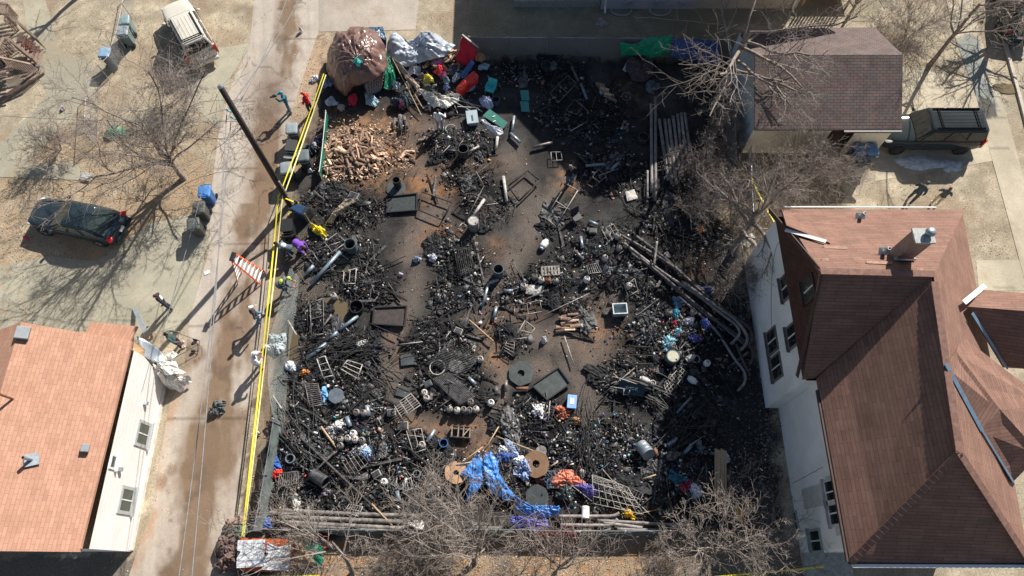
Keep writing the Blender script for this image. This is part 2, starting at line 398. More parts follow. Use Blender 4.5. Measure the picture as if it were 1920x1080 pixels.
    # muddy verge between alley and lot
    verge = S([(600,60),(600,180),(520,390),(505,560),(488,690),(468,830),(440,1130),(520,1130),(500,850),(530,470),(560,340),(607,118),(610,60)])*(1-lot)
    C = blend(C, verge*.9, (.24, .175, .12)); C = blend(C, verge*np.clip((n2-.5)*5, 0, 1)*.8, (.12, .088, .062))
    chipv = np.exp(-((wx-575)/50)**2-((wy-130)/80)**2)+np.exp(-((wx-540)/40)**2-((wy-300)/40)**2)*.5
    C = blend(C, np.clip(chipv, 0, 1)*(1-lot)*(.5+.5*lf)*(px > 500), (.50, .33, .21))
    # hard surfaces
    if kind != 'ground':
        base = conc if kind in ('alley', 'apron') else (np.array((.40, .37, .28)) if kind == 'parking' else np.array((.50, .435, .32)))
        K = np.zeros(shp+(3,))+base; K *= (.84+.32*n2)[..., None]*(.92+.16*n3)[..., None]
        st = np.clip((fbm(X*.5+90, Y*.22, 51)-.47)*7, 0, 1)
        if kind == 'alley':
            cx = np.interp(py, [-40, 100, 300, 500, 700, 900, 1120], [548, 530, 500, 462, 415, 375, 320])
            band = np.exp(-((wx-cx)/np.interp(py, [0, 200, 400, 700, 1080], [18, 34, 28, 48, 58]))**2)
            sk = fbm(X*2.6+.4*Y, Y*.22, 57, 3); mud = np.clip(band*1.25*(.35+st)*(.45+1.15*sk)-.08, 0, 1)
            K *= (.86+.28*fbm(X*4.5+.7*Y, Y*.15, 58, 2))[..., None]
            K = blend(K, mud*.95, (.215, .142, .088)); K = blend(K, np.clip(band*1.3-.55, 0, 1)*np.clip((n2-.45)*5, 0, 1)*.9, (.125, .085, .056))
            K = blend(K, np.clip((fbm(X*.9+5, Y*.5, 63)-.52)*7, 0, 1)*.8*(py > 380), (.205, .138, .088))
            K = blend(K, np.exp(-((wx-505)/34)**2-((wy-190)/70)**2)*.8, (.16, .112, .078))
            K = blend(K, np.clip(np.exp(-((wx-940+230)/26)**2-((wy-28)/9)**2), 0, 1)*.6, (.22, .16, .12))
            e = np.interp(py, [420, 600, 800, 1080], [6, 10, 16, 16]); xl = np.interp(py, [600, 760, 860, 960, 1050], [345, 318, 300, 285, 250])
            K = blend(K, np.clip(1-(wx-xl)/22, 0, 1)*(py > 690)*(.3+lf*.6), (.40, .25, .15))
            rough = np.where(mud > .6, .55, .85)
            wv = (fbm(X*.7, Y*.7, 41)-.5)
            jt = np.abs(((Y+.1*wv) % 4.6)-2.3); ck = np.abs(fbm(X*.28, Y*.2, 44, 3)-.5)
            K *= np.where(jt < .04, .62, 1)[..., None]*np.where(ck < .0035, .6, 1)[..., None]
        else:
            K = blend(K, st*.45, base*.62); crack = np.abs((Y+.15*(fbm(X*.7, Y*.7, 41)-.5)) % (2.1 if kind == 'walk' else 3.6)-1.)
            K *= np.where(crack < .03, .66, 1)[..., None]
            K = blend(K, np.clip((fbm(X*.7, Y*.7, 88)-.55)*7, 0, 1)*.5*lf, (.35, .25, .15))
            if kind == 'walk':
                K = blend(K, S([(1795,70),(1830,72),(1872,200),(1830,212),(1790,120)]), (.26, .27, .24)); K = blend(K, S([(1826,180),(1862,182),(1868,222),(1826,214)]), (.10, .095, .08))
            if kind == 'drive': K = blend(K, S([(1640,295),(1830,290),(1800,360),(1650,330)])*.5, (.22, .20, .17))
            rough[:] = .85
        C = K
    return np.concatenate([np.clip(C, .004, 1), rough[..., None]], -1)
def lot_h(X, Y):
    """height of the heaps of burnt debris above the lot"""
    X = np.asarray(X, float); Y = np.asarray(Y, float); px, py = PX(X, Y)
    return np.clip(density(px, py)*(1-.8*pathmask(px, py)), 0, 1.3)*(.06+.20*fbm(X*1.6, Y*1.6, 14))*inpoly(px, py, LOT)
def hz(p): return float(lot_h(np.array([p[0]]), np.array([p[1]]))[0])+.012
def GL(px, py, dz=0.):
    p = G(px, py, 0); h = hz(p)+dz; p = G(px, py, h); return p

GROUND = attr_mat('ground_soil', fine=11, amt=.42, bump=.4, fine2=45, amt2=.42)
CONC = attr_mat('weathered_concrete', fine=9, amt=.12, bump=.12, fine2=60, amt2=.14)
LOTM = attr_mat('burnt_ground', fine=26, amt=.6, bump=.9, fine2=90, amt2=.5)
def grid_sheet(name, xs, ys, zf, kind, mat):
    X, Y = np.meshgrid(xs, ys); Z = zf(X, Y) if callable(zf) else np.full(X.shape, zf)
    V = np.stack([X, Y, Z], -1).reshape(-1, 3); ny, nx = X.shape
    i = np.arange((ny-1)*(nx-1)); r, c = i//(nx-1), i % (nx-1); a = r*nx+c
    Fq = np.stack([a, a+1, a+nx+1, a+nx], -1)
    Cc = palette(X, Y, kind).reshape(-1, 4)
    return V, Fq, Cc
xs = np.concatenate([[-600, -300, -120, -60, -44], np.arange(-36, 36.01, .14), [44, 60, 120, 300, 600]])
ys = np.concatenate([[-500, -200, -80, -30, -12], np.arange(-4, 40.01, .14), [48, 60, 120, 300, 700]])
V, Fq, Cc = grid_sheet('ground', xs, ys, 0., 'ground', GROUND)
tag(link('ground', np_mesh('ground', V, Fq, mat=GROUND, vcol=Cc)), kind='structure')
xs = np.arange(-12.5, 14.0, .11); ys = np.arange(1.2, 29.2, .11)
V, Fq, Cc = grid_sheet('burnt_lot', xs, ys, lambda X, Y: lot_h(X, Y)+.008+.02*fbm(X*5, Y*5, 2), 'ground', LOTM)
pp = PX(V[:, 0], V[:, 1]); fx = pp[0][Fq].mean(1); fy = pp[1][Fq].mean(1)
Fq = Fq[inpoly(fx, fy, LOT)]; used = np.unique(Fq); remap = np.zeros(len(V), int); remap[used] = np.arange(len(used))
tag(link('burnt_lot', np_mesh('burnt_lot', V[used], remap[Fq], mat=LOTM, vcol=Cc[used])), kind='structure')
def strip(name, A, B, z, kind, nu=40, step=.16):
    """paved strip lofted between two photo polylines"""
    A = [G(*p) for p in A]; B = [G(*p) for p in B]
    def res(P, n):
        d = [0.]
        for a, b in zip(P[:-1], P[1:]): d.append(d[-1]+(b-a).length)
        t = np.linspace(0, d[-1], n)
        return np.stack([np.interp(t, d, [p[k] for p in P]) for k in (0, 1)], -1)
    L = max(sum((b-a).length for a, b in zip(P[:-1], P[1:])) for P in (A, B)); nv = int(L/step)+2
    a = res(A, nv); b = res(B, nv); t = np.linspace(0, 1, nu)[None, :, None]
    XY = a[:, None]*(1-t)+b[:, None]*t; X, Y = XY[..., 0], XY[..., 1]
    Vv = np.stack([X, Y, np.full(X.shape, z)], -1).reshape(-1, 3)
    i = np.arange((nv-1)*(nu-1)); r, c = i//(nu-1), i % (nu-1); q = r*nu+c
    Fq = np.stack([q, q+1, q+nu+1, q+nu], -1)
    # skirt so that the slab has an edge
    return tag(link(name, np_mesh(name, Vv, Fq, mat=CONC, vcol=palette(X, Y, kind).reshape(-1, 4))), kind='structure')
strip('alley', [(480,-40),(468,85),(430,170),(408,262),(395,370),(392,470),(355,600),(345,700),(318,760),(300,860),(285,960),(252,1050),(225,1130)],
      [(603,-40),(597,60),(560,170),(530,270),(508,380),(503,480),(494,590),(478,700),(462,800),(448,920),(430,1040),(415,1130)], .012, 'alley', 60, .12)
strip('parking_apron', [(597,-40),(598,60)], [(790,-40),(779,56)], .016, 'apron', 50, .14)
strip('driveway', [(330,100),(300,130),(330,170)], [(470,82),(430,150),(408,240)], .008, 'parking', 30)
strip('parking_pad', [(-40,505),(100,480),(180,490),(280,420),(400,390)], [(-40,640),(60,620),(160,620),(250,640),(360,600)], .008, 'parking', 50)
strip('yard_slab', [(-40,330),(60,335),(150,338)], [(-40,300),(60,305),(150,308)], .02, 'parking', 8)
strip('garden_path', [(80,-20),(110,90),(190,130),(130,230),(20,330)], [(40,-20),(60,120),(90,180),(40,230),(-30,300)], .008, 'parking', 20)
strip('sidewalk', [(1765,-40),(1790,70),(1830,180),(1860,300),(1893,420),(1930,560),(1990,760)], [(1815,-40),(1838,70),(1880,190),(1910,300),(1945,420),(1985,560),(2050,760)], .02, 'walk', 24)
strip('driveway_slab', [(1660,120),(1640,340)], [(1828,150),(1872,300)], .012, 'drive', 40)
strip('yard_walk', [(1830,488),(1835,545)], [(1915,488),(1925,545)], .010, 'walk', 12)
strip('road', [(1885,40),(1905,110),(1925,200),(1990,420)], [(2300,40),(2300,110),(2300,200),(2300,420)], .006, 'walk', 20)
# kerb between verge and road
kb = MB(); kp = [G(1872, 40), G(1893, 120), G(1912, 190), G(1962, 380)]
for a, b in zip(kp[:-1], kp[1:]): kb.bar(a+Vector((0, 0, .06)), b+Vector((0, 0, .06)), .18, .14)
tag(kb.build('kerb', pm('kerb_stone', (.5, .46, .38), .85, .15)), kind='structure')
# garden snow left in the shade of the car
# puddles of muddy water
def puddle(name, px, py, rx, ry, z, seed, c):
    b = MB(); ct = G(px, py, 0); ct.z = hz(ct)+z if z < .05 else z; vs = [ct]
    for k in range(36):
        q = 2*math.pi*k/36; r = .62+.75*float(fbm(math.cos(q)*1.6+seed, math.sin(q)*1.6, seed))
        vs.append(ct+Vector((rx*r*math.cos(q), ry*r*math.sin(q), 0)))
    b.add(vs, [(0, 1+k, 1+(k+1) % 36) for k in range(36)])
    m, nt, p = nodes(name+'_water'); p.inputs['Base Color'].default_value = (*c, 1); p.inputs['Roughness'].default_value = .06
    tag(b.build(name, m), kind='structure')
def snow(px, py, rx, ry, seed):
    b = MB(); ct = G(px, py, 0); n = 40; rings = []
    for rr, z in ((1., .008), (.8, .05), (.45, .08), (.02, .085)):
        ring = []
        for k in range(n):
            q = 2*math.pi*k/n; r = rr*(.45+1.1*float(fbm(math.cos(q)*2.2+seed, math.sin(q)*2.2, seed)))
            ring.append(ct+Vector((rx*r*math.cos(q), ry*r*math.sin(q), z)))
        rings.append(ring)
    b.loft(rings, False); return tag(b.build('snow_patch', SNOW, None, True), kind='structure')
SNOW = pm('old_snow', (.60, .64, .68), .8, c2=(.36, .37, .36), scale=5, bump=.5)
snow(1728, 306, 1.45, .42, 4); snow(1783, 310, .62, .42, 9)
puddle('puddle', 628, 582, .75, .9, .035, 3, (.14, .105, .06)); puddle('puddle', 655, 495, .7, .55, .035, 8, (.10, .085, .055))
puddle('puddle', 545, 640, .4, 1.1, .03, 5, (.12, .09, .05)); puddle('puddle', 1885, 166, .75, .35, .03, 4, (.16, .12, .06))

# ------------------------------------------------------------------ buildings
def slab_part(name, polys, mat, parent, thick=.12, origin=(0, 0, 0)):
    """roof planes: each polygon becomes a slab with real thickness"""
    b = MB()
    for p in polys:
        b.prism([Vector(q)-Vector(origin) for q in p], thick)
    me = b.mesh(name); quad_uv(me); return link(name, me, mat, parent)
def wall_part(name, faces, mat, parent, origin=(0, 0, 0)):
    b = MB()
    for p in faces: b.add([Vector(q)-Vector(origin) for q in p], [tuple(range(len(p)))])
    me = b.mesh(name); quad_uv(me); return link(name, me, mat, parent)
def window(parent, c, n, wd, ht, frame_m, glass_m=GLASS, depth=.06, fr=.09, name='window', bars=1, sill=True, origin=(0, 0, 0)):
    """window on a wall: c centre on the wall, n outward normal"""
    n = Vector(n).normalized(); u = Vector((0, 0, 1)).cross(n).normalized(); z = Vector((0, 0, 1)); c = Vector(c)-Vector(origin)
    M = Matrix((u, n, z)).transposed()
    b = MB()
    b.box(c+n*depth*.5+z*(ht/2-fr/2), (wd, depth, fr), M); b.box(c+n*depth*.5-z*(ht/2-fr/2), (wd, depth, fr), M)
    for s in (-1, 1): b.box(c+n*depth*.5+u*s*(wd/2-fr/2), (fr, depth, ht-2*fr), M)
    f = b.build(name, frame_m, parent)
    g = MB(); g.box(c+n*.02, (wd-2*fr, .03, ht-2*fr), M); g.build('pane', glass_m, f)
    if bars:
        s_ = MB()
        for k in range(bars): s_.box(c+n*.045+u*(-(wd-2*fr)/2+(wd-2*fr)*(k+1)/(bars+1)), (.05, .03, ht-2*fr), M)
        s_.build('sash', WHITE, f)
    if sill:
        s_ = MB(); s_.box(c+n*(depth*.5+.05)-z*(ht/2+.025), (wd+.1, depth+.1, .05), M); s_.build('sill', frame_m, f)
    return f
def on_plane(px, py, p0, n):
    o = Vector((0, 0, CAM_H)); d = G(px, py, 0)-o; n = Vector(n)
    return o+d*((Vector(p0)-o).dot(n)/d.dot(n))

# --- white stucco house on the right
STUC = pm('white_stucco', (.88, .89, .88), .9, c2=(.74, .75, .72), scale=.6, bump=.12, detail=9)
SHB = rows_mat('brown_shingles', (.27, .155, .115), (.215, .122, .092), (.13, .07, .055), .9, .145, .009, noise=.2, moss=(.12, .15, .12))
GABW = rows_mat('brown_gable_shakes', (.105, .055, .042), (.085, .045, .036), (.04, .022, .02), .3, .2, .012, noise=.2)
TRIMB = pm('brown_trim', (.075, .045, .035), .7, .2)
TRIMW = pm('white_trim', (.74, .74, .72), .6, .06)
FLASH = pm('metal_flashing', (.5, .55, .58), .35, .15, 3, metal=.5)
FLASHD = pm('blue_grey_flashing', (.20, .30, .40), .4, .15, 3, metal=.3)
h1 = thing('stucco_house', 'large white stucco house with brown hip roof and brick chimney, right of the burnt lot', 'house', (15.6, 7.5, 0)); O1 = (15.6, 7.5, 0)
zE = 5.0; zR = 8.0; zC = 8.35
NW, NE_ = (12.15, 15.35, zE), (20.45, 15.3, zE)
RN = (16.0, 10.6, zC); RA = (11.72, 10.72, zC); BS = (12.35, 7.5, zE)
MSW = (12.42, .52, zE); MNW = (12.42, 7.5, zE); RS = (15.48, 3.97, zR); MSE = (19.0, .5, zE); ENE = (19.9, 15.3, zE)
RNm = (15.55, 10.4, zR+.3)
E0 = (19.1, 10.4, zE)
slab_part('roof', [[NW, NE_, RN, RA], [RA, RN, BS, (11.86, 7.46, 4.97)], [(13.33, 1.55, 5.72), RS, (15.95, 10.66, 8.3), (13.3, 8.33, 5.72)], [MSW, (13.33, 1.55, 5.72), (13.3, 8.33, 5.72), (12.42, 7.5, zE)], [MSW, MSE, RS, (13.33, 1.55, 5.72)], [MSE, (20.4, 15.3, zE-.12), RN, RS]], SHB, h1, .14, O1)
# hip piece at the north-west corner and east wings with their own ridges
pE0, nE = Vector(RS), (Vector((16.0, 10.6, 8.3))-Vector(RS)).cross(Vector((19.0, .5, zE))-Vector(RS))
def PE(px, py, up=0.): p = on_plane(px, py, pE0, nE); p.z += up; return p
A = PE(1812, 577, .05); Az = A.z+.15
D1 = [PE(1812, 577, .12), G(1950, 585, Az), G(1950, 692, Az-1.7), PE(1880, 689, .1)]
D1n = [PE(1812, 577, .12), PE(1842, 545, .1), G(1950, 552, Az-.6), G(1950, 585, Az)]
V1, V2, V3 = PE(1771, 684, .05), PE(1838, 808, .05), PE(1897, 905, .05)
K0, K1, K2 = PE(1789, 661, .12), PE(1850, 775, .75), PE(1906, 862, 1.3)
D2 = [[K0, K1, V2, V1], [K1, K2, V3, V2], [K0, (K0+Vector((1.0, .9, -.9))), (K2+Vector((2.2, 1.6, -.9))), K2, K1]]
slab_part('wing_roof', [D1, D1n]+D2, SHB, h1, .1, O1)
fl = MB()
O1v = Vector(O1)
def flash(a, b, wd=.12): fl.bar(a-O1v+Vector((0, 0, .05)), b-O1v+Vector((0, 0, .05)), wd, .03)
flash(V1, V2, .16); flash(V2, V3, .08); fl.build('valley_flashing', FLASHD, h1)
fl = MB(); flash(PE(1818, 590, .12), PE(1862, 660, .12), .14); flash(PE(1862, 660, .12), PE(1884, 694, .12), .08); fl.build('valley_flashing', FLASHD, h1)
nN = (Vector(NE_)-Vector(NW)).cross(Vector(RA)-Vector(NW))
def PN(px, py, up=0.): p = on_plane(px, py, NW, nN); p.z += up; return p
for a_, b_, w_ in ((PN(1470, 434, .1), PN(1546, 456, .1), .16), (PE(1803, 570, .1), PE(1842, 538, .1), .2), (PE(1872, 793, .9), PE(1912, 788, .6), .12)): fl = MB(); flash(a_, b_, w_); fl.build('rake_flashing', TRIMW, h1)
# north slope dark corner: small hip
slab_part('corner_hip', [[Vector(NW)+Vector((.02, -.02, .03)), PN(1556, 457, .06), PN(1468, 431, .42)]], SHB, h1, .1, O1)
# ridge caps
rc = MB()
def caps(a, b, n):
    a, b = Vector(a)-O1v, Vector(b)-O1v
    for k in range(n):
        p = a.lerp(b, (k+.5)/n); d = (b-a)/n
        rc.bar(p-d*.52+Vector((0, 0, .035)), p+d*.52+Vector((0, 0, .055)), .26, .04)
RCM = pm('ridge_cap_shingle', (.22, .12, .09), .85, .25, 5)
for a_, b_, n_ in ((RS, (15.98, 10.3, 8.27), 26), (MSW, RS, 24), (RA, RN, 16), (MSE, RS, 24)): rc = MB(); caps(a_, b_, n_); rc.build('ridge_cap', RCM, h1)
# repaired pale shingles on the north slope
RPM = pm('pale_shingle', (.45, .28, .2), .85)
for (x0, y0, x1, y1) in ((1543, 463, 1588, 466), (1624, 492, 1672, 494), (1540, 487, 1553, 488), (1718, 506, 1730, 507)):
    rp = MB(); rp.bar(PN(x0, y0, .03)-O1v, PN(x1, y1, .03)-O1v, .12, .03); rp.build('patched_shingle', RPM, h1)
xb, xm, y0, ym, yN = 12.0, 12.62, 1.0, 7.4, 15.0
wall_part('wall', [[(xb, yN, 0), (xb, ym, 0), (xb, ym, 4.9), (xb, yN, 4.9)], [(xb, ym, 0), (xm, ym, 0), (xm, ym, 4.9), (xb, ym, 4.9)],
    [(xm, ym, 0), (xm, y0, 0), (xm, y0, 4.9), (xm, ym, 4.9)], [(xm, y0, 0), (18.8, y0, 0), (18.8, y0, 4.9), (xm, y0, 4.9)],
    [(18.8, y0, 0), (20.1, yN, 0), (20.1, yN, 4.9), (18.8, y0, 4.9)], [(20.1, yN, 0), (xb, yN, 0), (xb, yN, 4.9), (20.1, yN, 4.9)]], STUC, h1, O1)
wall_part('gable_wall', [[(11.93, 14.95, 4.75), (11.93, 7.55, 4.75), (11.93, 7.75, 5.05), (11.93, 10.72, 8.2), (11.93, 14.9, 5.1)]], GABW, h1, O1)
tb = MB()
for a, b in (((11.62, 7.55, 4.98), (11.80, 10.70, 8.26)), ((11.80, 10.74, 8.26), (11.62, 15.3, 4.98))):
    tb.bar(Vector(a)-O1v, Vector(b)-O1v, .05, .22)
tb.bar(Vector((12.36, .55, 4.9))-O1v, Vector((12.36, 7.0, 4.9))-O1v, .08, .12); tb.bar(Vector((12.4, .50, 4.9))-O1v, Vector((19, .48, 4.9))-O1v, .08, .12)
tb.build('fascia', TRIMB, h1)
gt = MB(); gt.bar(Vector((12.5, .40, 4.95))-O1v, Vector((19, .38, 4.95))-O1v, .12, .1); gt.bar(Vector((12.3, 15.46, 4.97))-O1v, Vector((19.2, 15.44, 4.97))-O1v, .05, .07)
gt.build('gutter', TRIMW, h1)
ch = MB(); cb = PN(1690, 486); cz = 9.2
ch.box(Vector((cb.x+.1, cb.y+.25, (cz+7.2)/2))-O1v, (.66, .52, cz-7.2))
chm = ch.mesh('chimney'); quad_uv(chm)
cho = link('chimney', chm, rows_mat('chimney_brick', (.30, .21, .17), (.24, .16, .13), (.33, .30, .27), .21, .075, .008, noise=.25), h1)
c2 = MB(); c2.box(Vector((cb.x+.1, cb.y+.25, cz+.05))-O1v, (.76, .62, .09)); c2.build('cap', pm('chimney_cap', (.42, .43, .40), .8, .2), cho)
c3 = MB(); c3.lathe([(.13, 0), (.13, .16), (.19, .17), (.17, .27), (.08, .31), (.01, .32)], 16, Vector((cb.x+.26, cb.y+.3, cz+.08))-O1v); c3.build('flue', GALV, cho, True)
c4 = MB(); c4.box(Vector((cb.x+.1, cb.y-.02, cb.z+.08))-O1v, (.8, .16, .08), (R(-38), 0, 0)); c4.build('flashing', FLASH, cho)
for (x, y) in ((1612, 410), (1656, 476)):
    p = PN(x, y)-O1v; b = MB(); b.lathe([(.075, -.1), (.075, .5), (.05, .5), (.05, .3)], 12, p); vp = b.build('vent_pipe', GALV, h1, True)
    b = MB(); b.box(p+Vector((0, 0, .03)), (.42, .5, .03), (R(38), 0, 0)); b.build('base_flashing', FLASH, vp)
wl = ((-1, 0, 0))
for (px, py, wd, ht, x) in ((1474, 538, 1.15, .95, xb), (1449, 639, 1.15, 1.2, xb), (1487, 629, 1.05, 1.1, xb), (1457, 688, 1.15, 1.2, xb)):
    o = Vector((0, 0, CAM_H)); d = G(px, py)-o; t = x/d.x; c = o+d*t
    window(h1, c, wl, wd, ht, pm('dark_window_frame', (.16, .14, .12), .7), GLASS, .05, .1, origin=O1)
for (px, py, wd, ht) in ((1560, 922, 1.0, 1.05), (1567, 962, 1.0, 1.05), (1531, 1014, .95, 1.1), (1489, 978, .9, 1.0)):
    o = Vector((0, 0, CAM_H)); d = G(px, py)-o; t = xm/d.x; c = o+d*t
    window(h1, c, wl, wd, ht, pm('window_white_brown', (.55, .50, .48), .7, .2) if py < 965 else pm('grey_window_frame', (.35, .38, .37), .7), GLASS, .06, .1, bars=1, origin=O1)
o = Vector((0, 0, CAM_H)); d = G(1518, 542)-o; window(h1, o+d*(11.93/d.x), wl, 1.0, 1.05, TRIMB, GLASSG, .06, .08, origin=O1)
pt = MB()   # replastered grey patches on the west wall
for (ya, yb, za, zb) in ((2.7, 3.55, 1.2, 3.6), (3.0, 3.75, 3.75, 4.75), (1.5, 2.1, 3.8, 4.7)):
    pt.box(Vector((xm-.008, (ya+yb)/2, (za+zb)/2))-O1v, (.012, yb-ya, zb-za))
pt.build('plaster_patch', pm('grey_plaster', (.50, .51, .47), .9, .12, 2), h1)
CRK = pm('crack_dark', (.2, .19, .17), .9)
ck = MB()   # cracks and cables on the wall
for k in range(1):
    yy = 3.9; pts = [Vector((xm-.006, yy+.05*math.sin(3.1*i+k)+.03*i, .3+.42*i))-O1v for i in range(9)]
    ck.tube(pts, .012, 4); ck.build('wall_crack', CRK, h1); ck = MB()
pts = [Vector((xb-.01, 13.9-.06*i*i, 4.6-.32*i))-O1v for i in range(9)]; ck.tube(pts, .012, 4); ck.build('wall_cable', CRK, h1)
st = MB(); st.box(Vector((13.6, .35, .18))-O1v, (2.0, 1.3, .36)); st.build('porch_step', pm('step_concrete', (.4, .38, .34), .9), h1)

# --- white house with the orange shingle roof, lower left
SHO = rows_mat('orange_shingles', (.53, .30, .205), (.45, .245, .165), (.36, .19, .135), .40, .145, .007, noise=.14)
SIDW = rows_mat('white_siding', (.84, .81, .77), (.81, .77, .73), (.62, .58, .54), 30, .28, .006, noise=.09, nscale=.7)
h2 = thing('white_house', 'small white sided house with orange brown shingle roof along the alley', 'house', (-19.5, 5.2, 0)); O2 = (-19.5, 5.2, 0); O2v = Vector(O2)
ze, zr = 3.4, 5.0
def LR(px, py, up=0.):
    p = on_plane(px, py, (-16.75, .93, ze), Vector((zr-ze, 0, 16.75*-1+20.7)).normalized() if 0 else Vector((1.6, 0, 3.9))); p.z += up; return p
ex = -16.75; rx_ = -20.65
slab_part('roof', [[(ex-.16, .93, ze), (ex, 9.6, ze), (rx_, 9.9, zr), (rx_, .93, zr)], [(rx_, 9.9, zr), (-25.2, 9.3, ze-.3), (-25.2, .93, ze-.3), (rx_, .93, zr)]], SHO, h2, .13, O2)
slab_part('lower_roof', [[G(258, 612, 2.6), G(172, 603, 3.0), G(150, 640, 3.0), G(236, 655, 2.6)]], SHO, h2, .1, O2)
xw = -16.62
wall_part('wall', [[(xw, 8.6, 0), (xw, 1.05, 0), (xw, 1.05, 3.3), (xw, 9.2, 3.3), (xw, 9.2, 2.4)], [(xw, 1.05, 0), (-25, 1.05, 0), (-25, 1.05, 3.0), (rx_, 1.05, 4.85), (xw, 1.05, 3.3)],
    [(-25, 9.2, 0), (xw, 9.2, 0), (xw, 9.2, 3.3), (rx_, 9.2, 4.85), (-25, 9.2, 3.0)]], SIDW, h2, O2)
fw = pm('grey_window_surround', (.42, .43, .42), .8, .1)
for (px, py, wd, ht) in ((267, 814, 1.15, 1.1), (236, 938, 1.15, 1.1)):
    o = Vector((0, 0, CAM_H)); d = G(px, py)-o; c = o+d*(xw/d.x); window(h2, c, (1, 0, 0), wd, ht, fw, GLASSG, .05, .14, origin=O2)
d = G(211, 866)-o; window(h2, o+d*(xw/d.x), (1, 0, 0), .6, .45, TRIMW, GLASSG, .05, .08, bars=0, origin=O2)
for (px, py) in ((270, 756), (222, 880)):
    d = G(px, py)-o; b = MB(); b.box(o+d*(xw/d.x)-O2v+Vector((.08, 0, 0)), (.18, .16, .16)); b.build('vent_hood', FLASH, h2)
for (px, py, sz) in ((46, 626, .5), (163, 841, .3)):
    b = MB(); p = LR(px, py)-O2v; b.box(p+Vector((0, 0, .12)), (sz, sz*1.05, .2), (0, R(22), 0)); b.build('roof_vent', pm('grey_vent', (.28, .30, .31), .5, .1), h2, bevel=.02)
b = MB(); p = LR(60, 862)-O2v; b.box(p+Vector((0, 0, .03)), (.5, .5, .03), (0, R(22), R(20))); b.lathe([(.07, 0), (.07, .55), (.05, .55)], 10, p); b.build('vent_pipe', GALV, h2)
b = MB(); p = LR(24, 748)-O2v; b.tube([p, p+Vector((.0, .0, .9))], .05, 8); b.lathe([(.14, .9), (.02, 1.0)], 10, p); b.build('flue_pipe', RUST, h2)
def text_mesh(txt, size, ext=.004):
    cu = bpy.data.curves.new('lettering', 'FONT'); cu.body = txt; cu.size = size; cu.align_x = 'CENTER'; cu.align_y = 'CENTER'; cu.extrude = ext
    ob = bpy.data.objects.new('tmp', cu); col.objects.link(ob); dg = bpy.context.evaluated_depsgraph_get()
    me = bpy.data.meshes.new_from_object(ob.evaluated_get(dg)); bpy.data.objects.remove(ob); return me
for ch_, px, py in (('8', 284, 877), ('5', 279, 897)):
    d = G(px, py)-o; lo = link('house_number', text_mesh(ch_, .26), DARK, h2); lo.location = o+d*(xw/d.x)-O2v+Vector((.012, 0, 0)); lo.rotation_euler = (R(90), 0, R(90))
lamp = MB(); d = G(192, 1028)-o; q = Vector((-18.0, .92, 2.2))-O2v
lamp.tube([q+Vector((0, .13, 0)), q, q+Vector((.25, -.12, .1))], .03, 6); lamp.ell(q+Vector((.3, -.14, .1)), (.09, .09, .07)); lamp.ell(q+Vector((-.2, -.1, .05)), (.1, .1, .08)); lamp.build('floodlight', pm('lamp_grey', (.3, .3, .3), .4), h2)
b = MB(); b.box(Vector((xw+.03, 4.8, .12))-O2v, (.06, 7.4, .24)); b.build('foundation', pm('foundation_render', (.72, .66, .58), .9, .2, 4), h2)
# torn-off corner of that house: rubble bay with plywood, metal and insulation
def lumpy(name, ctr, r, mat, seed, parent=None, flat=.5, n=16, m=10, amp=.35):
    V = []; ct = Vector(ctr)
    for i in range(m+1):
        t = math.pi*i/m
        for k in range(n):
            q = 2*math.pi*k/n; dx, dy, dz = math.sin(t)*math.cos(q), math.sin(t)*math.sin(q), math.cos(t)
            a = 1+amp*(float(fbm(dx*1.8+seed*3.1+dz, dy*1.8+dz*2.2, seed))-.5)*2
            z = dz*r[2]*a; z = z if z > -r[2]*flat else -r[2]*flat
            V.append(ct+Vector((dx*r[0]*a, dy*r[1]*a, z)))
    b = MB(); b.add(V, [(i*n+k, (i+1)*n+k, (i+1)*n+(k+1) % n, i*n+(k+1) % n) for i in range(m) for k in range(n)])
    return b.build(name, mat, parent, True)
pl = MB(); a, b_, c_, d_ = G(252, 640, 2.7), G(272, 655, 2.5), G(264, 690, 2.0), G(246, 668, 2.5)
pl.prism([a, b_, c_, d_], .02); tag(pl.build('plywood_sheet', PLY), 'torn orange plywood sheathing at the broken corner of the white house', 'plywood sheet')
sh = MB(); V = []
for i in range(15):
    t = i/14
    for j in range(8):
        q = j/7; p = G(256+58*t+12*math.sin(3*t), 630+40*t+20*t*t, 2.2-1.1*t).lerp(G(272+44*t, 668+26*t, 1.9-.9*t), q); p.z += .12*math.sin(8*t+3*q); V.append(p)
sh.add(V, [(i*8+j, i*8+j+1, (i+1)*8+j+1, (i+1)*8+j) for i in range(14) for j in range(7)])
so_ = sh.build('metal_sheet', FLASH, None, True); so_.modifiers.new('thick', 'SOLIDIFY').thickness = .02
tag(so_, 'bent grey sheet metal peeled off the broken corner of the white house', 'sheet metal')
bd = MB(); bd.bar(G(252, 577, 0.05), G(272, 622, 1.6), .22, .05); tag(bd.build('metal_post', FLASH), 'pale metal strip standing against the broken corner of the white house', 'metal strip')
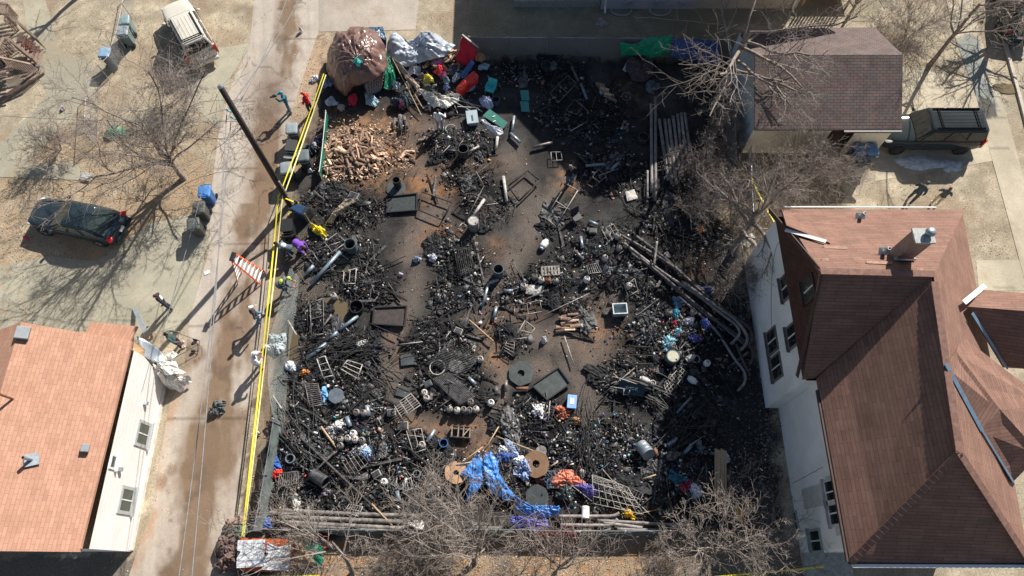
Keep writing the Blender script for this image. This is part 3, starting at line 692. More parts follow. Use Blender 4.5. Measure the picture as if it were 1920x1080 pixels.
# --- garage with red-grey shingles, upper right
SHR = rows_mat('red_grey_shingles', (.185, .125, .108), (.135, .118, .112), (.065, .045, .045), .34, .15, .012, noise=.35, moss=(.10, .125, .125))
CREAM = pm('cream_paint', (.72, .62, .47), .7, .06, 2)
h3 = thing('garage', 'detached garage with red and grey shingle gable roof and cream walls beside the black truck', 'garage', (16.4, 25, 0)); O3 = (16.4, 25, 0)
ge, gr = 2.5, 4.1; gx0, gx1 = 12.75, 20.3
slab_part('roof', [[(gx0-.12, 21.5, ge), (gx1, 21.5, ge), (gx1, 25.0, gr), (gx0-.12, 25.0, gr)], [(gx0-.12, 25.0, gr), (gx1, 25.0, gr), (gx1, 28.4, ge), (gx0+2.6, 28.3, ge), (gx0-.12, 27.6, ge+.3)]], SHR, h3, .12, O3)
wall_part('front_wall', [[(gx0, 21.75, 0), (16.9, 21.75, 0), (16.9, 21.75, 2.4), (gx0, 21.75, 2.4)]], CREAM, h3, O3)
wall_part('wall', [[(20.15, 21.75, 0), (20.15, 28.1, 0), (20.15, 28.1, 2.4), (20.15, 25, 3.95), (20.15, 21.75, 2.4)],
    [(20.15, 28.1, 0), (gx0, 28.1, 0), (gx0, 28.1, 2.4), (20.15, 28.1, 2.4)]], CREAM, h3, O3)
wall_part('gable_wall', [[(gx0, 28.1, 0), (gx0, 21.75, 0), (gx0, 21.75, 2.42), (gx0, 25, 3.98), (gx0, 28.1, 2.45)]], pm('pale_blue_siding', (.55, .60, .62), .7, .08), h3, O3)
wall_part('side_wall', [[(18.2, 21.74, 0), (20.15, 21.74, 0), (20.15, 21.74, 2.4), (18.2, 21.74, 2.4)]], CREAM, h3, O3)
wall_part('doorway', [[(16.9, 22.4, 0), (18.2, 22.4, 0), (18.2, 22.4, 2.4), (16.9, 22.4, 2.4)], [(16.9, 21.76, 0), (16.9, 22.4, 0), (16.9, 22.4, 2.4), (16.9, 21.76, 2.4)], [(18.2, 22.4, 0), (18.2, 21.76, 0), (18.2, 21.76, 2.4), (18.2, 22.4, 2.4)]], pm('doorway_shade_brown', (.10, .065, .05), .8), h3, O3)  # recess painted dark brown to stand for the shade inside the opening
b = MB(); b.bar(Vector((17.3, 21.42, 2.42))-Vector(O3), Vector((20.3, 21.42, 2.42))-Vector(O3), .12, .1); b.build('gutter', BLKP, h3)

# --- grey sided house along the top edge
SIDG = rows_mat('lavender_siding', (.52, .50, .54), (.50, .48, .52), (.33, .32, .36), 30, .2, .012, noise=.06)
h4 = thing('back_house', 'tall pale grey sided house with white downspout along the upper edge', 'house', (9, 37, 0)); O4 = (9, 37, 0); O4v = Vector(O4)
X0, X1, Yf, Yb = 5.45, 17.5, 32.25, 44.0; ev, pk, ax = 6.8, 11.4, 12.9
wall_part('wall', [[(X0, Yf, 0), (11.2, Yf, 0), (11.2, Yf, ev), (X0, Yf, ev)], [(X0, Yb, 0), (X0, Yf, 0), (X0, Yf, ev), (X0, Yb, ev)], [(X1, Yf+.6, 0), (X1, Yb, 0), (X1, Yb, ev), (X1, Yf+.6, ev)], [(X0, Yf, ev), (20, Yf, ev), (ax, Yf, pk)], [(X1, Yb, 0), (X0, Yb, 0), (X0, Yb, ev), (X1, Yb, ev)]], SIDG, h4, O4)
wall_part('rear_wall', [[(11.2, Yf+.05, 0), (X1, Yf+.05, 0), (X1, Yf+.05, ev), (11.2, Yf+.05, ev)]], pm('beige_wall', (.5, .43, .35), .8, .1), h4, O4)
slab_part('roof', [[(4.9, 31.9, ev-.25), (ax, 31.9, pk+.1), (ax, Yb, pk+.1), (4.9, Yb, ev-.25)], [(ax, 31.9, pk+.1), (20.6, 31.9, ev-.25), (20.6, Yb, ev-.25), (ax, Yb, pk+.1)]], SHR, h4, .15, O4)
wall_part('extension_wall', [[(1.9, 33.4, 0), (X0, 33.4, 0), (X0, 33.4, 7.3), (1.9, 33.4, 7.3)], [(1.9, Yb, 0), (1.9, 33.4, 0), (1.9, 33.4, 7.3), (1.9, Yb, 7.3)]], SIDG, h4, O4)
slab_part('extension_roof', [[(2.2, 32.8, 7.35), (X0+.3, 32.8, 7.35), (X0+.3, Yb, 7.4), (2.2, Yb, 7.4)]], SHR, h4, .15, O4)
b = MB(); b.box(Vector((2.75, 32.85, .25))-O4v, (5.3, .9, .5)); b.build('porch_base', pm('porch_grey', (.36, .36, .33), .85, .2), h4)
ds = MB(); q = Vector((X0+.25, Yf-.08, 0))-O4v; ds.tube([q+Vector((0, -.35, .1)), q+Vector((0, 0, .35)), q+Vector((0, 0, ev-.2))], .07, 8); ds.build('downspout', TRIMW, h4)
ds = MB(); q = Vector((17.2, Yf-.06, 0))-O4v; ds.tube([q+Vector((0, -.3, .1)), q+Vector((0, 0, .35)), q+Vector((0, 0, ev-.2))], .07, 8); ds.build('downspout', TRIMW, h4)
for x, zc in ((7.35, 1.6), (9.2, 1.6), (15.3, 1.7)): window(h4, (x, Yf, zc), (0, -1, 0), 1.0, 1.2, TRIMW, GLASS, .07, .1, origin=O4)
for x in (7.0, 8.9, 10.4):
    b = MB(); b.box(Vector((x, Yf-.06, .45))-O4v, (.5, .12, .35)); b.build('basement_vent', FLASH, h4)
for x in (6.7, 9.1):
    b = MB(); b.tube([Vector((x+.65*math.cos(math.pi*k/10), Yf-.05-.55*math.sin(math.pi*k/10), .08))-O4v for k in range(11)], .05, 6); b.build('window_well', pm('well_steel', (.4, .42, .42), .5, .1), h4)
# deck behind that house
dk = thing('wooden_deck', 'red brown wooden deck with pale railing behind the garage', 'deck', (19.3, 33.0, 0)); b = MB(); b.box((0, .6, .7), (3.2, 2.2, .1)); b.build('deck_floor', pm('deck_red', (.28, .12, .07), .8, .2), dk)
b = MB()
for k in range(14): b.box((-1.4+.2*k, -.5, 1.2), (.09, .05, .9))
b.box((0, -.5, 1.68), (3.1, .09, .06)); b.build('railing', WOODP, dk)
b = MB()
for sx in (-1.4, 1.4): b.box((sx, -.45, .34), (.1, .1, .66))
b.build('post', WOODP, dk)

# --- wooden deck and stairs at the left edge
DECKW = pm('weathered_deck_wood', (.33, .24, .19), .9, c2=(.20, .14, .11), scale=4)
DRED = pm('red_deck_paint', (.26, .10, .075), .9, .25, 5)
dk = thing('porch_deck', 'weathered wooden deck with railings and stairs at the left edge', 'deck', G(30, 110, 0)); Od = G(30, 110, 0)
def lift(px, py, z): return G(px, py, z)-Od
b = MB(); zf = 1.0
for k in range(15):
    a = lift(-60+0*k, 58+7.4*k, zf); c = lift(27-1.0*k if k < 6 else 24, 42+7.4*k, zf); b.bar(a, c, .13, .04)
b.build('deck_floor', DECKW, dk)
def rail(p, q, z0, z1, n, nm='railing', m=DECKW):
    r = MB(); a, c = lift(*p, z0), lift(*q, z0); dz = Vector((0, 0, z1-z0))
    r.bar(a+dz, c+dz, .14, .05); r.bar(a+Vector((0, 0, .08)), c+Vector((0, 0, .08)), .05, .07)
    for k in range(n+1):
        s_ = a.lerp(c, k/n); r.box(s_+dz*.5, (.045, .045, z1-z0))
    return r.build(nm, m, dk)
rail((-40, 26), (34, 30), 1., 1.95, 16); rail((34, 32), (30, 62), 1., 1.95, 8); rail((28, 92), (12, 124), 1., 1.95, 9); rail((-40, 124), (12, 124), 1., 1.95, 12)
def srail(p, q, za, zb, n):
    r = MB(); a, c = lift(*p, za), lift(*q, zb); h = Vector((0, 0, .9)); r.bar(a+h, c+h, .12, .05)
    for k in range(n+1): s_ = a.lerp(c, k/n); r.box(s_+h*.5, (.045, .045, .9))
    r.build('stair_railing', DECKW, dk)
srail((44, 55), (86, 92), 1., .1, 11); srail((33, 92), (78, 128), 1., .1, 11)
s_ = MB()
for k in range(6):
    t = (k+.5)/6; a, c = lift(36+46*t, 58+38*t, 1-.9*t), lift(28+46*t, 92+36*t, 1-.9*t); s_.bar(a, c, .27, .045)
s_.build('stair_treads', DECKW, dk)
s_ = MB()
for k in range(6):
    t = k/6; a, c = lift(50+30*t, 72+26*t, .8-.75*t), lift(46+30*t, 88+26*t, .8-.75*t); s_.bar(a, c, .04, .15)
s_.build('stair_risers', DRED, dk)
s_ = MB(); s_.bar(lift(80, 135, .1), lift(0, 190, .1), .3, .16); s_.bar(lift(70, 128, .3), lift(40, 150, .3), .3, .06); s_.build('lower_step', DECKW, dk)
srail((20, 128), (76, 140), 1., .2, 10)
b = MB()
for px, py in ((-30, 60), (25, 45), (24, 118), (-30, 120)): b.box(lift(px, py, .5), (.1, .1, 1.0))
b.build('post', DECKW, dk)
# dark blue tool box under the stairs
b = MB(); b.box(G(62, 130, .12), (.5, .35, .24), (0, 0, .5)); tag(b.build('storage_box', pm('dark_blue_plastic', (.03, .06, .11), .4), bevel=.03), 'dark blue plastic box under the lower deck stairs', 'box')

# ------------------------------------------------------------------ cloths, tarps, crumpled sheets
def sheet(name, poly, mat, z=.08, hump=.25, wr=.12, seed=1, label=None, cat=None, group=None, rings=12, nb=56, ctr=None, hfn=None, freq=5., parent=None, pw=1.6, flat=False, rag=.0, thick=.012):
    """cloth over a star-shaped photo outline: poly = [(px, py[, z])]; hump = middle height; radial folds"""
    P = []
    for p in poly:
        zz = p[2] if len(p) > 2 else z
        if flat: q = Vector((p[0], p[1], zz))
        else: q = G(p[0], p[1], zz)
        P.append(q)
    n = len(P); per = [0.]
    for i in range(n): per.append(per[-1]+(P[(i+1) % n]-P[i]).length)
    def resamp(m_):
        B = []
        for k in range(m_):
            d = per[-1]*k/m_; i = max(j for j in range(n) if per[j] <= d+1e-9); t = (d-per[i])/max(1e-6, per[i+1]-per[i])
            B.append(P[i].lerp(P[(i+1) % n], t))
        return B
    B = resamp(nb)
    C = sum(B, Vector())/nb
    if ctr is not None: C = Vector(ctr) if flat else G(*ctr)
    cz = C.z+hump if ctr is None else C.z
    V = []; NX = []; ZZ = []
    if rings > 9 and wr > .09: rings, nb = 34, 132; B = resamp(nb)
    for r in range(rings+1):
        t = r/rings
        for k in range(nb):
            b = B[k]; q = Vector((C.x, C.y, 0)).lerp(Vector((b.x, b.y, 0)), t)
            if rag and r == rings: q += Vector((rnd.uniform(-rag, rag), rnd.uniform(-rag, rag), 0))
            zz = cz+(b.z-cz)*t**pw
            if hfn: zz = hfn(q, t, k/nb, zz)
            NX.append((q.x*freq*.35+seed*7, q.y*freq*.35, k/nb*freq*4+seed, t*1.1+seed*.3, t)); ZZ.append(zz)
            V.append((q.x, q.y, 0))
    A_ = np.array(NX); rg = lambda n_: (1-np.abs(2*n_-1))**2
    f1 = fbm(A_[:, 0], A_[:, 1], seed, 3)-.5; f2 = rg(fbm(A_[:, 2], A_[:, 3], seed+5, 2))-.45; f3 = rg(fbm(A_[:, 0]*2.6+.8*A_[:, 1], A_[:, 1]*2.2, seed+9, 3))-.45
    Zf = np.array(ZZ)+wr*(f1*1.1+f2*.75*(.3+.9*A_[:, 4])+f3*.42)*(1-.25*A_[:, 4])
    V = [(v[0], v[1], max(float(z_), .015)) for v, z_ in zip(V, Zf)]
    V.append((C.x, C.y, cz)); nv = len(V)-1
    F4 = [(r*nb+k, r*nb+(k+1) % nb, (r+1)*nb+(k+1) % nb, (r+1)*nb+k) for r in range(rings) for k in range(nb)]
    b = MB(); b.add(V, F4); o = b.build(name, mat, parent, rings > 9)
    s_ = o.modifiers.new('thick', 'SOLIDIFY'); s_.thickness = thick; s_.offset = -1
    return tag(o, label, cat, group)
def tarp(n, c, rough=.4, var=.2): return pm(n, c, rough, var, 2.5, bump=.25, spec=.6)
ci = 0
def scrap(px, py, r, c, label, cat='cloth', name='cloth', z=.06, hump=.22, wr=.22, group=None, asp=1., rot=0., rough=.8):
    """a crumpled garment, bag or rag"""
    global ci; ci += 1
    ct = G(px, py, 0); ct.z = hz(ct)
    poly = []
    for k in range(11):
        q = 2*math.pi*k/11; rr = r*(.6+.6*rnd.random()); x, y = rr*math.cos(q)*asp, rr*math.sin(q)/asp
        poly.append((ct.x+x*math.cos(rot)-y*math.sin(rot), ct.y+x*math.sin(rot)+y*math.cos(rot), ct.z+z*rnd.uniform(.3, 1)))
    m = c if isinstance(c, bpy.types.Material) else pm('fabric_%d' % ci, c, rough, .25, 4., bump=.2)
    return sheet(name, poly, m, 0, hump*.8, wr*1.25, ci+3, label, cat, group, 9, 34, flat=True, freq=11)
IW = pm('insulation_white', (.84, .82, .76), .9, c2=(.66, .62, .54), scale=3)
for px, py, z, r, lab in ((303, 676, 1.3, .75, 'crumpled white house wrap hanging at the torn house corner, upper bundle'), (318, 700, .9, .7, 'largest crumpled white wrap bundle spilling from the torn house corner'),
    (333, 714, .6, .45, 'tip of white wrap nearest the alley at the torn house corner'), (290, 690, 1.5, .5, 'tan and white wrap scrap against the bent sheet metal')):
    c = G(px, py, z); pol = []
    for k in range(12):
        q = 2*math.pi*k/12; rr = r*(.5+.9*rnd.random()); pol.append((c.x+rr*math.cos(q), c.y+rr*math.sin(q)*.8, max(.05, z-.9*rnd.random())))
    sheet('house_wrap', pol, IW, 0, .45, .5, int(px), lab, 'house wrap', None, 9, 40, flat=True, freq=11)

# ------------------------------------------------------------------ bare trees and shrubs
def branch_tubes(name, P, Rr, n, mat, parent):
    N, K, _ = P.shape; T = np.gradient(P, axis=1); T /= np.linalg.norm(T, axis=-1, keepdims=True)+1e-9
    up = np.where(np.abs(T[..., 2:3]) < .9, np.array((0, 0, 1.)), np.array((1., 0, 0)))
    a = np.cross(T, up); a /= np.linalg.norm(a, axis=-1, keepdims=True)+1e-9; b = np.cross(a, T)
    q = 2*np.pi*np.arange(n)/n
    V = P[:, :, None]+(a[:, :, None]*np.cos(q)[:, None]+b[:, :, None]*np.sin(q)[:, None])*Rr[:, :, None, None]
    base = (np.arange(N)*K*n)[:, None, None]; i = np.arange(K-1)[None, :, None]; k = np.arange(n)[None, None]
    Fq = np.stack([base+i*n+k, base+i*n+(k+1) % n, base+(i+1)*n+(k+1) % n, base+(i+1)*n+k], -1).reshape(-1, 4)
    return link(name, np_mesh(name, V.reshape(-1, 3), Fq, mat=mat, smooth=True), None, parent)
def grow(rs, P, Rr, count, ratio, ang, tmin, up, wig, K, rr=.5, rmin=.010):
    N = len(P); M = N*count; pi = np.repeat(np.arange(N), count); t = tmin+(1-tmin)*rs.rand(M)
    kk = P.shape[1]-1; f = t*kk; i = np.minimum(f.astype(int), kk-1); fr = (f-i)[:, None]
    st = P[pi, i]*(1-fr)+P[pi, i+1]*fr; r0 = (Rr[pi, i]*(1-fr[:, 0])+Rr[pi, i+1]*fr[:, 0])
    d = P[pi, i+1]-P[pi, i]; d /= np.linalg.norm(d, axis=1, keepdims=True)+1e-9
    L = np.linalg.norm(P[:, 1:]-P[:, :-1], axis=2).sum(1)[pi]*ratio*(.6+.7*rs.rand(M))*(1.15-.5*t)
    rv = rs.randn(M, 3); rv -= d*(rv*d).sum(1, keepdims=True); rv /= np.linalg.norm(rv, axis=1, keepdims=True)
    an = np.radians(ang*(.7+.6*rs.rand(M)))[:, None]
    d = d*np.cos(an)+rv*np.sin(an); d[:, 2] += up; d /= np.linalg.norm(d, axis=1, keepdims=True)
    pts = [st]; cur = st
    for s_ in range(K-1):
        d = d+rs.randn(M, 3)*wig; d[:, 2] += up*.25; d /= np.linalg.norm(d, axis=1, keepdims=True)
        cur = cur+d*(L/(K-1))[:, None]; cur[:, 2] = np.maximum(cur[:, 2], .05); pts.append(cur)
    Pn = np.stack(pts, 1); ra = np.maximum(r0*rr*(.7+.5*rs.rand(M)), rmin)
    Rn = ra[:, None]*np.linspace(1, .45, K)[None]; return Pn, np.maximum(Rn, rmin*.7)
def tree(label, px, py, h, seed, r0=.16, lean=(0, 0), levels=((6, .75, 42, .35, .12), (6, .6, 42, .25, .1), (6, .55, 45, .2, .06), (4, .55, 45, .2, .03)), cat='tree', name='bare_tree', stems=1, group=None, trunk_h=.6, rmin=.0085, dropz=None):
    rs = np.random.RandomState(seed); base = G(px, py, 0); root = thing(name, label, cat, base, 0, group)
    K = 6; st = []
    for s_ in range(stems):
        q = rs.rand()*6.28; d = np.array((lean[0]+(.45*math.cos(q) if stems > 1 else 0), lean[1]+(.45*math.sin(q) if stems > 1 else 0), 1.)); d /= np.linalg.norm(d)
        cur = np.array((.12*math.cos(q)*(stems > 1), .12*math.sin(q)*(stems > 1), -.05)); pts = [cur]
        for k in range(K-1):
            d = d+rs.randn(3)*.07; d /= np.linalg.norm(d); cur = cur+d*h*(trunk_h*.72 if stems == 1 else trunk_h)/(K-1)*(.8+.4*rs.rand() if stems > 1 else 1); pts.append(cur)
        st.append(pts)
    P = np.array(st); Rr = np.tile(np.linspace(r0, r0*.55, K), (stems, 1)); Rr[:, 0] *= 1.35
    Pall, Rall = [P], [Rr]; lv = []
    for n_, (cnt, ratio, ang, tmin, up) in enumerate(levels):
        P, Rr = grow(rs, P, Rr, cnt, ratio*(1. if n_ else 1.85), ang, tmin if n_ else .35, up, .16, K, .6 if n_ == 0 else .55, rmin); lv.append((P, Rr))
    branch_tubes('trunk', np.concatenate([Pall[0], lv[0][0]]) if stems == 1 else Pall[0], np.concatenate([Rall[0], lv[0][1]]) if stems == 1 else Rall[0], 7, TREEB, root)
    rest = lv[1:] if stems == 1 else lv
    branch_tubes('crown', np.concatenate([p for p, r in rest]), np.concatenate([r for p, r in rest]), 3, TWIG, root)
    return root
tree('spreading bare tree between the dark sedan and the wheelie bins', 345, 335, 8.0, 5, .15, (-.16, .12), ((12, .95, 52, .45, .16), (8, .62, 45, .22, .06), (7, .58, 45, .2, .02), (5, .5, 45, .2, .0)), trunk_h=.5, rmin=.0095)
tree('tallest bare tree rising at the corner of the garage and the back fence', 1343, 196, 11.5, 12, .24, (.06, .0), ((10, .62, 58, .2, .02), (7, .6, 46, .25, .02), (6, .55, 46, .2, .02), (4, .5, 45, .2, 0)), trunk_h=.65)
tree('bare tree leaning beside the north corner of the stucco house', 1378, 470, 7.5, 23, .26, (.10, .15), ((8, .62, 58, .25, .02), (7, .6, 46, .25, .02), (6, .55, 46, .2, .02), (3, .5, 45, .2, 0)), trunk_h=.6)
tree('slender bare tree whose trunk leans over the garage driveway', 1742, 124, 9., 31, .13, (.15, .1), ((6, .55, 40, .45, .1), (6, .55, 42, .3, .06), (6, .5, 45, .2, .03)), trunk_h=.75)
tree('bare tree over the dark car at the upper right corner', 1882, 52, 8., 33, .19, (.05, .05), ((9, .55, 55, .4, .02), (7, .6, 46, .25, .02), (6, .55, 46, .2, .02), (3, .5, 45, .2, 0)), trunk_h=.6)
tree('bare tree at the top edge behind the garage roof', 1590, 34, 5.5, 37, .09, (.0, .0), ((8, .7, 50, .3, .05), (6, .6, 46, .25, .03), (6, .5, 45, .2, .02)))
tree('bare tree beyond the left top edge near the porch deck', 150, -8, 8., 39, .17, (.1, .2), ((6, .7, 35, .5, .2), (6, .55, 42, .3, .06), (5, .5, 45, .2, .03)))
tree('bare tree over the white roof panels at the lower left', 662, 1076, 6.8, 41, .10, (-.08, .42), ((9, .72, 58, .35, .02), (6, .65, 46, .25, .02), (6, .55, 46, .2, .02), (3, .5, 45, .2, 0)), trunk_h=.6)
tree('dense bare tree below the blue tarp at the bottom edge', 890, 1056, 6.6, 43, .11, (-.03, .38), ((12, .85, 58, .3, .02), (7, .62, 48, .25, .02), (6, .55, 46, .2, .02), (4, .5, 45, .2, 0)), trunk_h=.55)
tree('low bare tree right of the dense one at the bottom edge', 1040, 1075, 5.2, 47, .08, (-.02, .2), ((11, .9, 58, .3, .0), (7, .6, 46, .25, .0), (6, .55, 46, .2, .0)), trunk_h=.5)
tree('bare tree at the bottom edge beside the stucco house wall', 1325, 1058, 5.8, 51, .10, (.05, .24), ((12, .85, 58, .3, .03), (7, .62, 46, .25, .02), (6, .55, 46, .2, .02), (4, .5, 45, .2, 0)), trunk_h=.5)
tree('small bare tree in the lower right corner before the stucco house', 1430, 1066, 4.8, 53, .07, (.05, .2), ((11, .85, 52, .3, .03), (6, .6, 46, .25, .02), (6, .5, 46, .2, .02)), trunk_h=.5)
SHL = ((9, .8, 40, .1, .02), (6, .6, 46, .2, .0), (4, .5, 46, .2, .0))
for (px, py, h, sd, lab) in ((355, 172, 2.2, 61, 'twiggy shrub in the shade behind the beige car'), (1480, 335, 2.2, 62, 'leafless bramble thicket below the garage wall, left of the blue bins'), (1545, 345, 1.8, 63, 'leafless shrub in front of the two dark blue bins'),
    (1420, 375, 2.2, 64, 'tangled shrub against the mesh fence above the yellow tape'), (1300, 330, 1.7, 65, 'thorny brush right of the standing pole bundle'), (1320, 260, 1.6, 66, 'brush between the pole bundle and the picket fence'),
    (1370, 540, 1.6, 67, 'dry brush at the corner of the stucco house'), (1650, 110, 2., 68, 'bare shrub behind the garage beside the walk'), (1700, 70, 2.2, 69, 'twiggy shrub on the lawn behind the garage'), (1300, 400, 1.3, 70, 'low brush beside the lower end of the pole bundle'),
    (110, 280, 1.6, 71, 'dry shrub in the left yard below the stairs'), (560, 1040, 1.2, 72, 'low brush behind the white roof panels'), (760, 1055, 1.5, 73, 'brush between the two trees at the bottom edge'), (1215, 1075, 1.3, 74, 'brush at the bottom edge on orange leaf litter'), (960, 1078, 1.7, 75, 'brush below the lower fence under the tarp'),(820, 1020, 1.3, 77, 'brush against the lower fence beside the blue tarp')):
    tree(lab, px, py, h, sd, .028, (0, 0), SHL, 'shrub', 'bare_shrub', 6, None, .7, .008)

# ------------------------------------------------------------------ vehicles
def vehicle(name, label, L, W, sil, col_m, pos, heading, cab, roofz, hoodz, deckz, alloy=ALLOY, rack=None, glass=GLASS, tail='corner', arch=.36, cat='car', beltz=None, rails=None, sills=None):
    """x forward. cab = (windscreen base, roof front, roof rear, rear base) as x; hood/deck heights; rounded body shell"""
    t = thing(name, label, cat, pos, heading); hl = L/2; hw = W/2; bz = beltz
    st = [(-hl, .80, .55), (-hl+.10, .90, .85), (-hl+.35, .97, 1.), (-hl+.9, 1., 1.), (-.6, 1., 1.), (.5, 1., 1.), (hl-1.0, .99, 1.), (hl-.45, .93, 1.), (hl-.14, .82, .92), (hl, .70, .7)]
    rings = []
    for x, wf, zf in st:
        f = min(1, max(0, (x-cab[0])/(hl-cab[0]))) if x > cab[0] else 0.
        g = min(1, max(0, (cab[3]-x)/(cab[3]+hl))) if x < cab[3] else 0.
        top = bz+(hoodz-bz)*min(1, f*3)*1.0 if x > cab[0] else (bz+(deckz-bz)*min(1, g*4) if x < cab[3] else bz)
        if x > hl-.5: top -= .10*((x-hl+.5)/.5)**2*1.6
        y = hw*wf; zb = .24 if abs(x) < hl-.2 else .34
        top = max(top*(1 if zf > .9 else .92), .5)
        rings.append([Vector(p) for p in ((x, -y*.86, zb), (x, -y*.98, zb+.16), (x, -y, .55), (x, -y*.985, top-.14), (x, -y*.90, top-.01), (x, -y*.5, top+.035), (x, 0, top+.045),
                      (x, y*.5, top+.035), (x, y*.90, top-.01), (x, y*.985, top-.14), (x, y, .55), (x, y*.98, zb+.16), (x, y*.86, zb))])
    b = MB(); b.loft(rings); o = b.build('body', col_m, t, True); sb = o.modifiers.new('s', 'SUBSURF'); sb.levels = sb.render_levels = 2
    # cabin: belt ring up to roof ring, split into corner pillars and glass
    wb, rf, rr_, rb = cab; yb, yr = hw*.93, hw*.74
    def ring(z, x0, x1, y, r):
        n = 6; out = []
        for cx, cy, q0 in ((x1-r, y-r, 0), (x0+r, y-r, 90), (x0+r, -y+r, 180), (x1-r, -y+r, 270)):
            for k in range(n): q = R(q0+90*k/(n-1)); out.append(Vector((cx+r*math.cos(q), cy+r*math.sin(q), z)))
        return out
    b = MB(); zz = bz-.02
    b.loft([ring(zz, rb, wb, yb, .1), ring(roofz-.10, rr_+.02, rf+.03, yr+.03, .16), ring(roofz-.03, rr_+.06, rf-.03, yr-.03, .18), ring(roofz, rr_+.16, rf-.16, yr-.16, .16)]); cbn = b.build('cabin', col_m, t, True)
    e = cbn.modifiers.new('b', 'BEVEL'); e.width = .02; e.segments = 2
    def quad_glass(nm, A, B_, C, D, off, parent=t):
        A, B_, C, D = map(Vector, (A, B_, C, D)); n = (B_-A).cross(D-A).normalized()
        g = MB(); g.add([p+n*off for p in (A, B_, C, D)]+[p+n*(off-.03) for p in (A, B_, C, D)], [(0, 1, 2, 3), (7, 6, 5, 4), (0, 4, 5, 1), (1, 5, 6, 2), (2, 6, 7, 3), (3, 7, 4, 0)])
        return g.build(nm, glass, parent)
    zt = roofz-.12; k = .14
    quad_glass('windshield', (wb-.05, -yb+k, zz+.08), (wb-.05, yb-k, zz+.08), (rf+.06, yr-k*.6, zt), (rf+.06, -yr+k*.6, zt), .02)
    quad_glass('rear_window', (rb+.05, yb-k, zz+.08), (rb+.05, -yb+k, zz+.08), (rr_-.0, -yr+k*.7, zt), (rr_-.0, yr-k*.7, zt), .02)
    nw = sills or 3; xs0, xs1 = wb-.12, rb+.12; xt0, xt1 = rf-.04, rr_+.06
    for s in (1, -1):
        for i in range(nw):
            a0, a1 = i/nw+.012*(i > 0)+.02, (i+1)/nw-.03
            lo0, lo1 = xs0+(xs1-xs0)*a0, xs0+(xs1-xs0)*a1; hi0, hi1 = xt0+(xt1-xt0)*a0, xt0+(xt1-xt0)*a1
            pts = [(lo1, s*(yb-.005), zz+.09), (lo0, s*(yb-.005), zz+.09), (hi0, s*(yr+.05), zt), (hi1, s*(yr+.05), zt)]
            if s > 0: pts = [pts[1], pts[0], pts[3], pts[2]]
            quad_glass('side_window', *pts, .025)
        m = MB(); m.ell((wb-.22, s*(hw+.12), bz+.08), (.09, .13, .085), 10, 6); m.build('mirror', col_m, t, True)
    for x in (hl-.92, -hl+1.0):
        for s in (1, -1):
            a = MB(); a.tube([(x, s*(hw*.90), .34), (x, s*(hw+.004), .34)], [arch+.05, arch+.04], 20); wh = a.build('wheel', BLKP, t)
            ty = MB(); ty.lathe([(.2, -.11), (.33, -.11), (.345, -.08), (.345, .08), (.33, .11), (.2, .11)], 22); o = ty.build('tyre', TYRE, wh, True, loc=(x, s*(hw-.085), .345), rot=(R(90), 0, 0))
            rm = MB(); rm.lathe([(.21, -.09), (.21, .09), (.05, .07), (.001, .075)], 18)
            for q in range(5): rm.box((.12*math.cos(q*1.257), .12*math.sin(q*1.257), s*-.09), (.17, .05, .03), (0, 0, q*1.257))
            rm.build('rim', alloy, wh, loc=(x, s*(hw-.085), .345), rot=(R(90), 0, 0))
    for s in (1, -1):
        h = MB(); h.ell((hl-.24, s*hw*.70, hoodz-.19), (.22, .20, .075), 10, 6, (0, R(20), R(-22)*s)); h.build('headlight', CLEARL, t, True)
        tl = MB()
        if tail == 'tall': tl.box((-hl+.16, s*(hw*.90), bz-.16), (.12, .17, .52))
        else: tl.ell((-hl+.19, s*hw*.78, deckz-.13), (.16, .26, .09), 10, 6, (0, 0, R(28)*s))
        tl.build('tail_light', REDL, t, tail != 'tall', bevel=.02 if tail == 'tall' else 0)
    bp = MB(); bp.box((-hl-.02, 0, .48), (.2, W*.84, .2)); bp.build('rear_bumper', col_m, t, bevel=.05)
    pl = MB(); pl.box((-hl-.0, 0, deckz-.30), (.16, .32, .14)); pl.build('licence_plate', WHITE, t)
    if rack:
        for s in (1, -1):
            r = MB(); r.bar((rf-.25, s*(yr-.12), roofz+.05), (rr_+.3, s*(yr-.12), roofz+.05), .05, .04)
            for q in range(4): r.box((rf-.25+(rr_+.3-rf+.25)*q/3, s*(yr-.12), roofz+.015), (.07, .05, .06))
            r.build('roof_rail', RACK, t)
        for x in rack:
            r = MB(); r.bar((x, -(yr-.12), roofz+.075), (x, yr-.12, roofz+.075), .05, .035); r.build('roof_bar', RACK, t)
    if rails:
        for q in range(rails):
            y = (q-(rails-1)/2)*.21; r = MB(); r.bar((rf-.35, y, roofz+.006), (rr_+.3, y, roofz+.006), .05, .012); r.build('roof_rib', col_m, t)
    return t
def heading(a, b): d = b-a; return math.atan2(d.y, d.x)
p0, p1 = G(333, 15, .8), G(390, 118, .8)     # beige car: nose up
vehicle('beige_car', 'beige sport utility car with black roof rails parked on the yard by the alley', 4.85, 1.88, 0, paint('beige_paint', (.64, .60, .51)), (G(364, 75, 0)), heading(p1, p0), (.95, .35, -2.1, -2.3), 1.80, 1.08, 1.12, rack=(-1.75, -1.9), beltz=1.12, tail='tall', rails=7)
p0, p1 = G(80, 400, .6), G(240, 432, .6)
sd_ = vehicle('dark_sedan', 'dark blue grey sedan with red tail lights parked under the bare tree', 5.0, 1.86, 0, paint('slate_paint', (.030, .045, .055)), G(158, 424, 0), heading(p1, p0), (.95, .15, -1.2, -2.1), 1.44, .93, 1.0, glass=pm('sedan_glass', (.04, .055, .05), .1, .3, spec=.7), beltz=.94, sills=3)
p0, p1 = G(1660, 245, .8), G(1830, 245, .8)
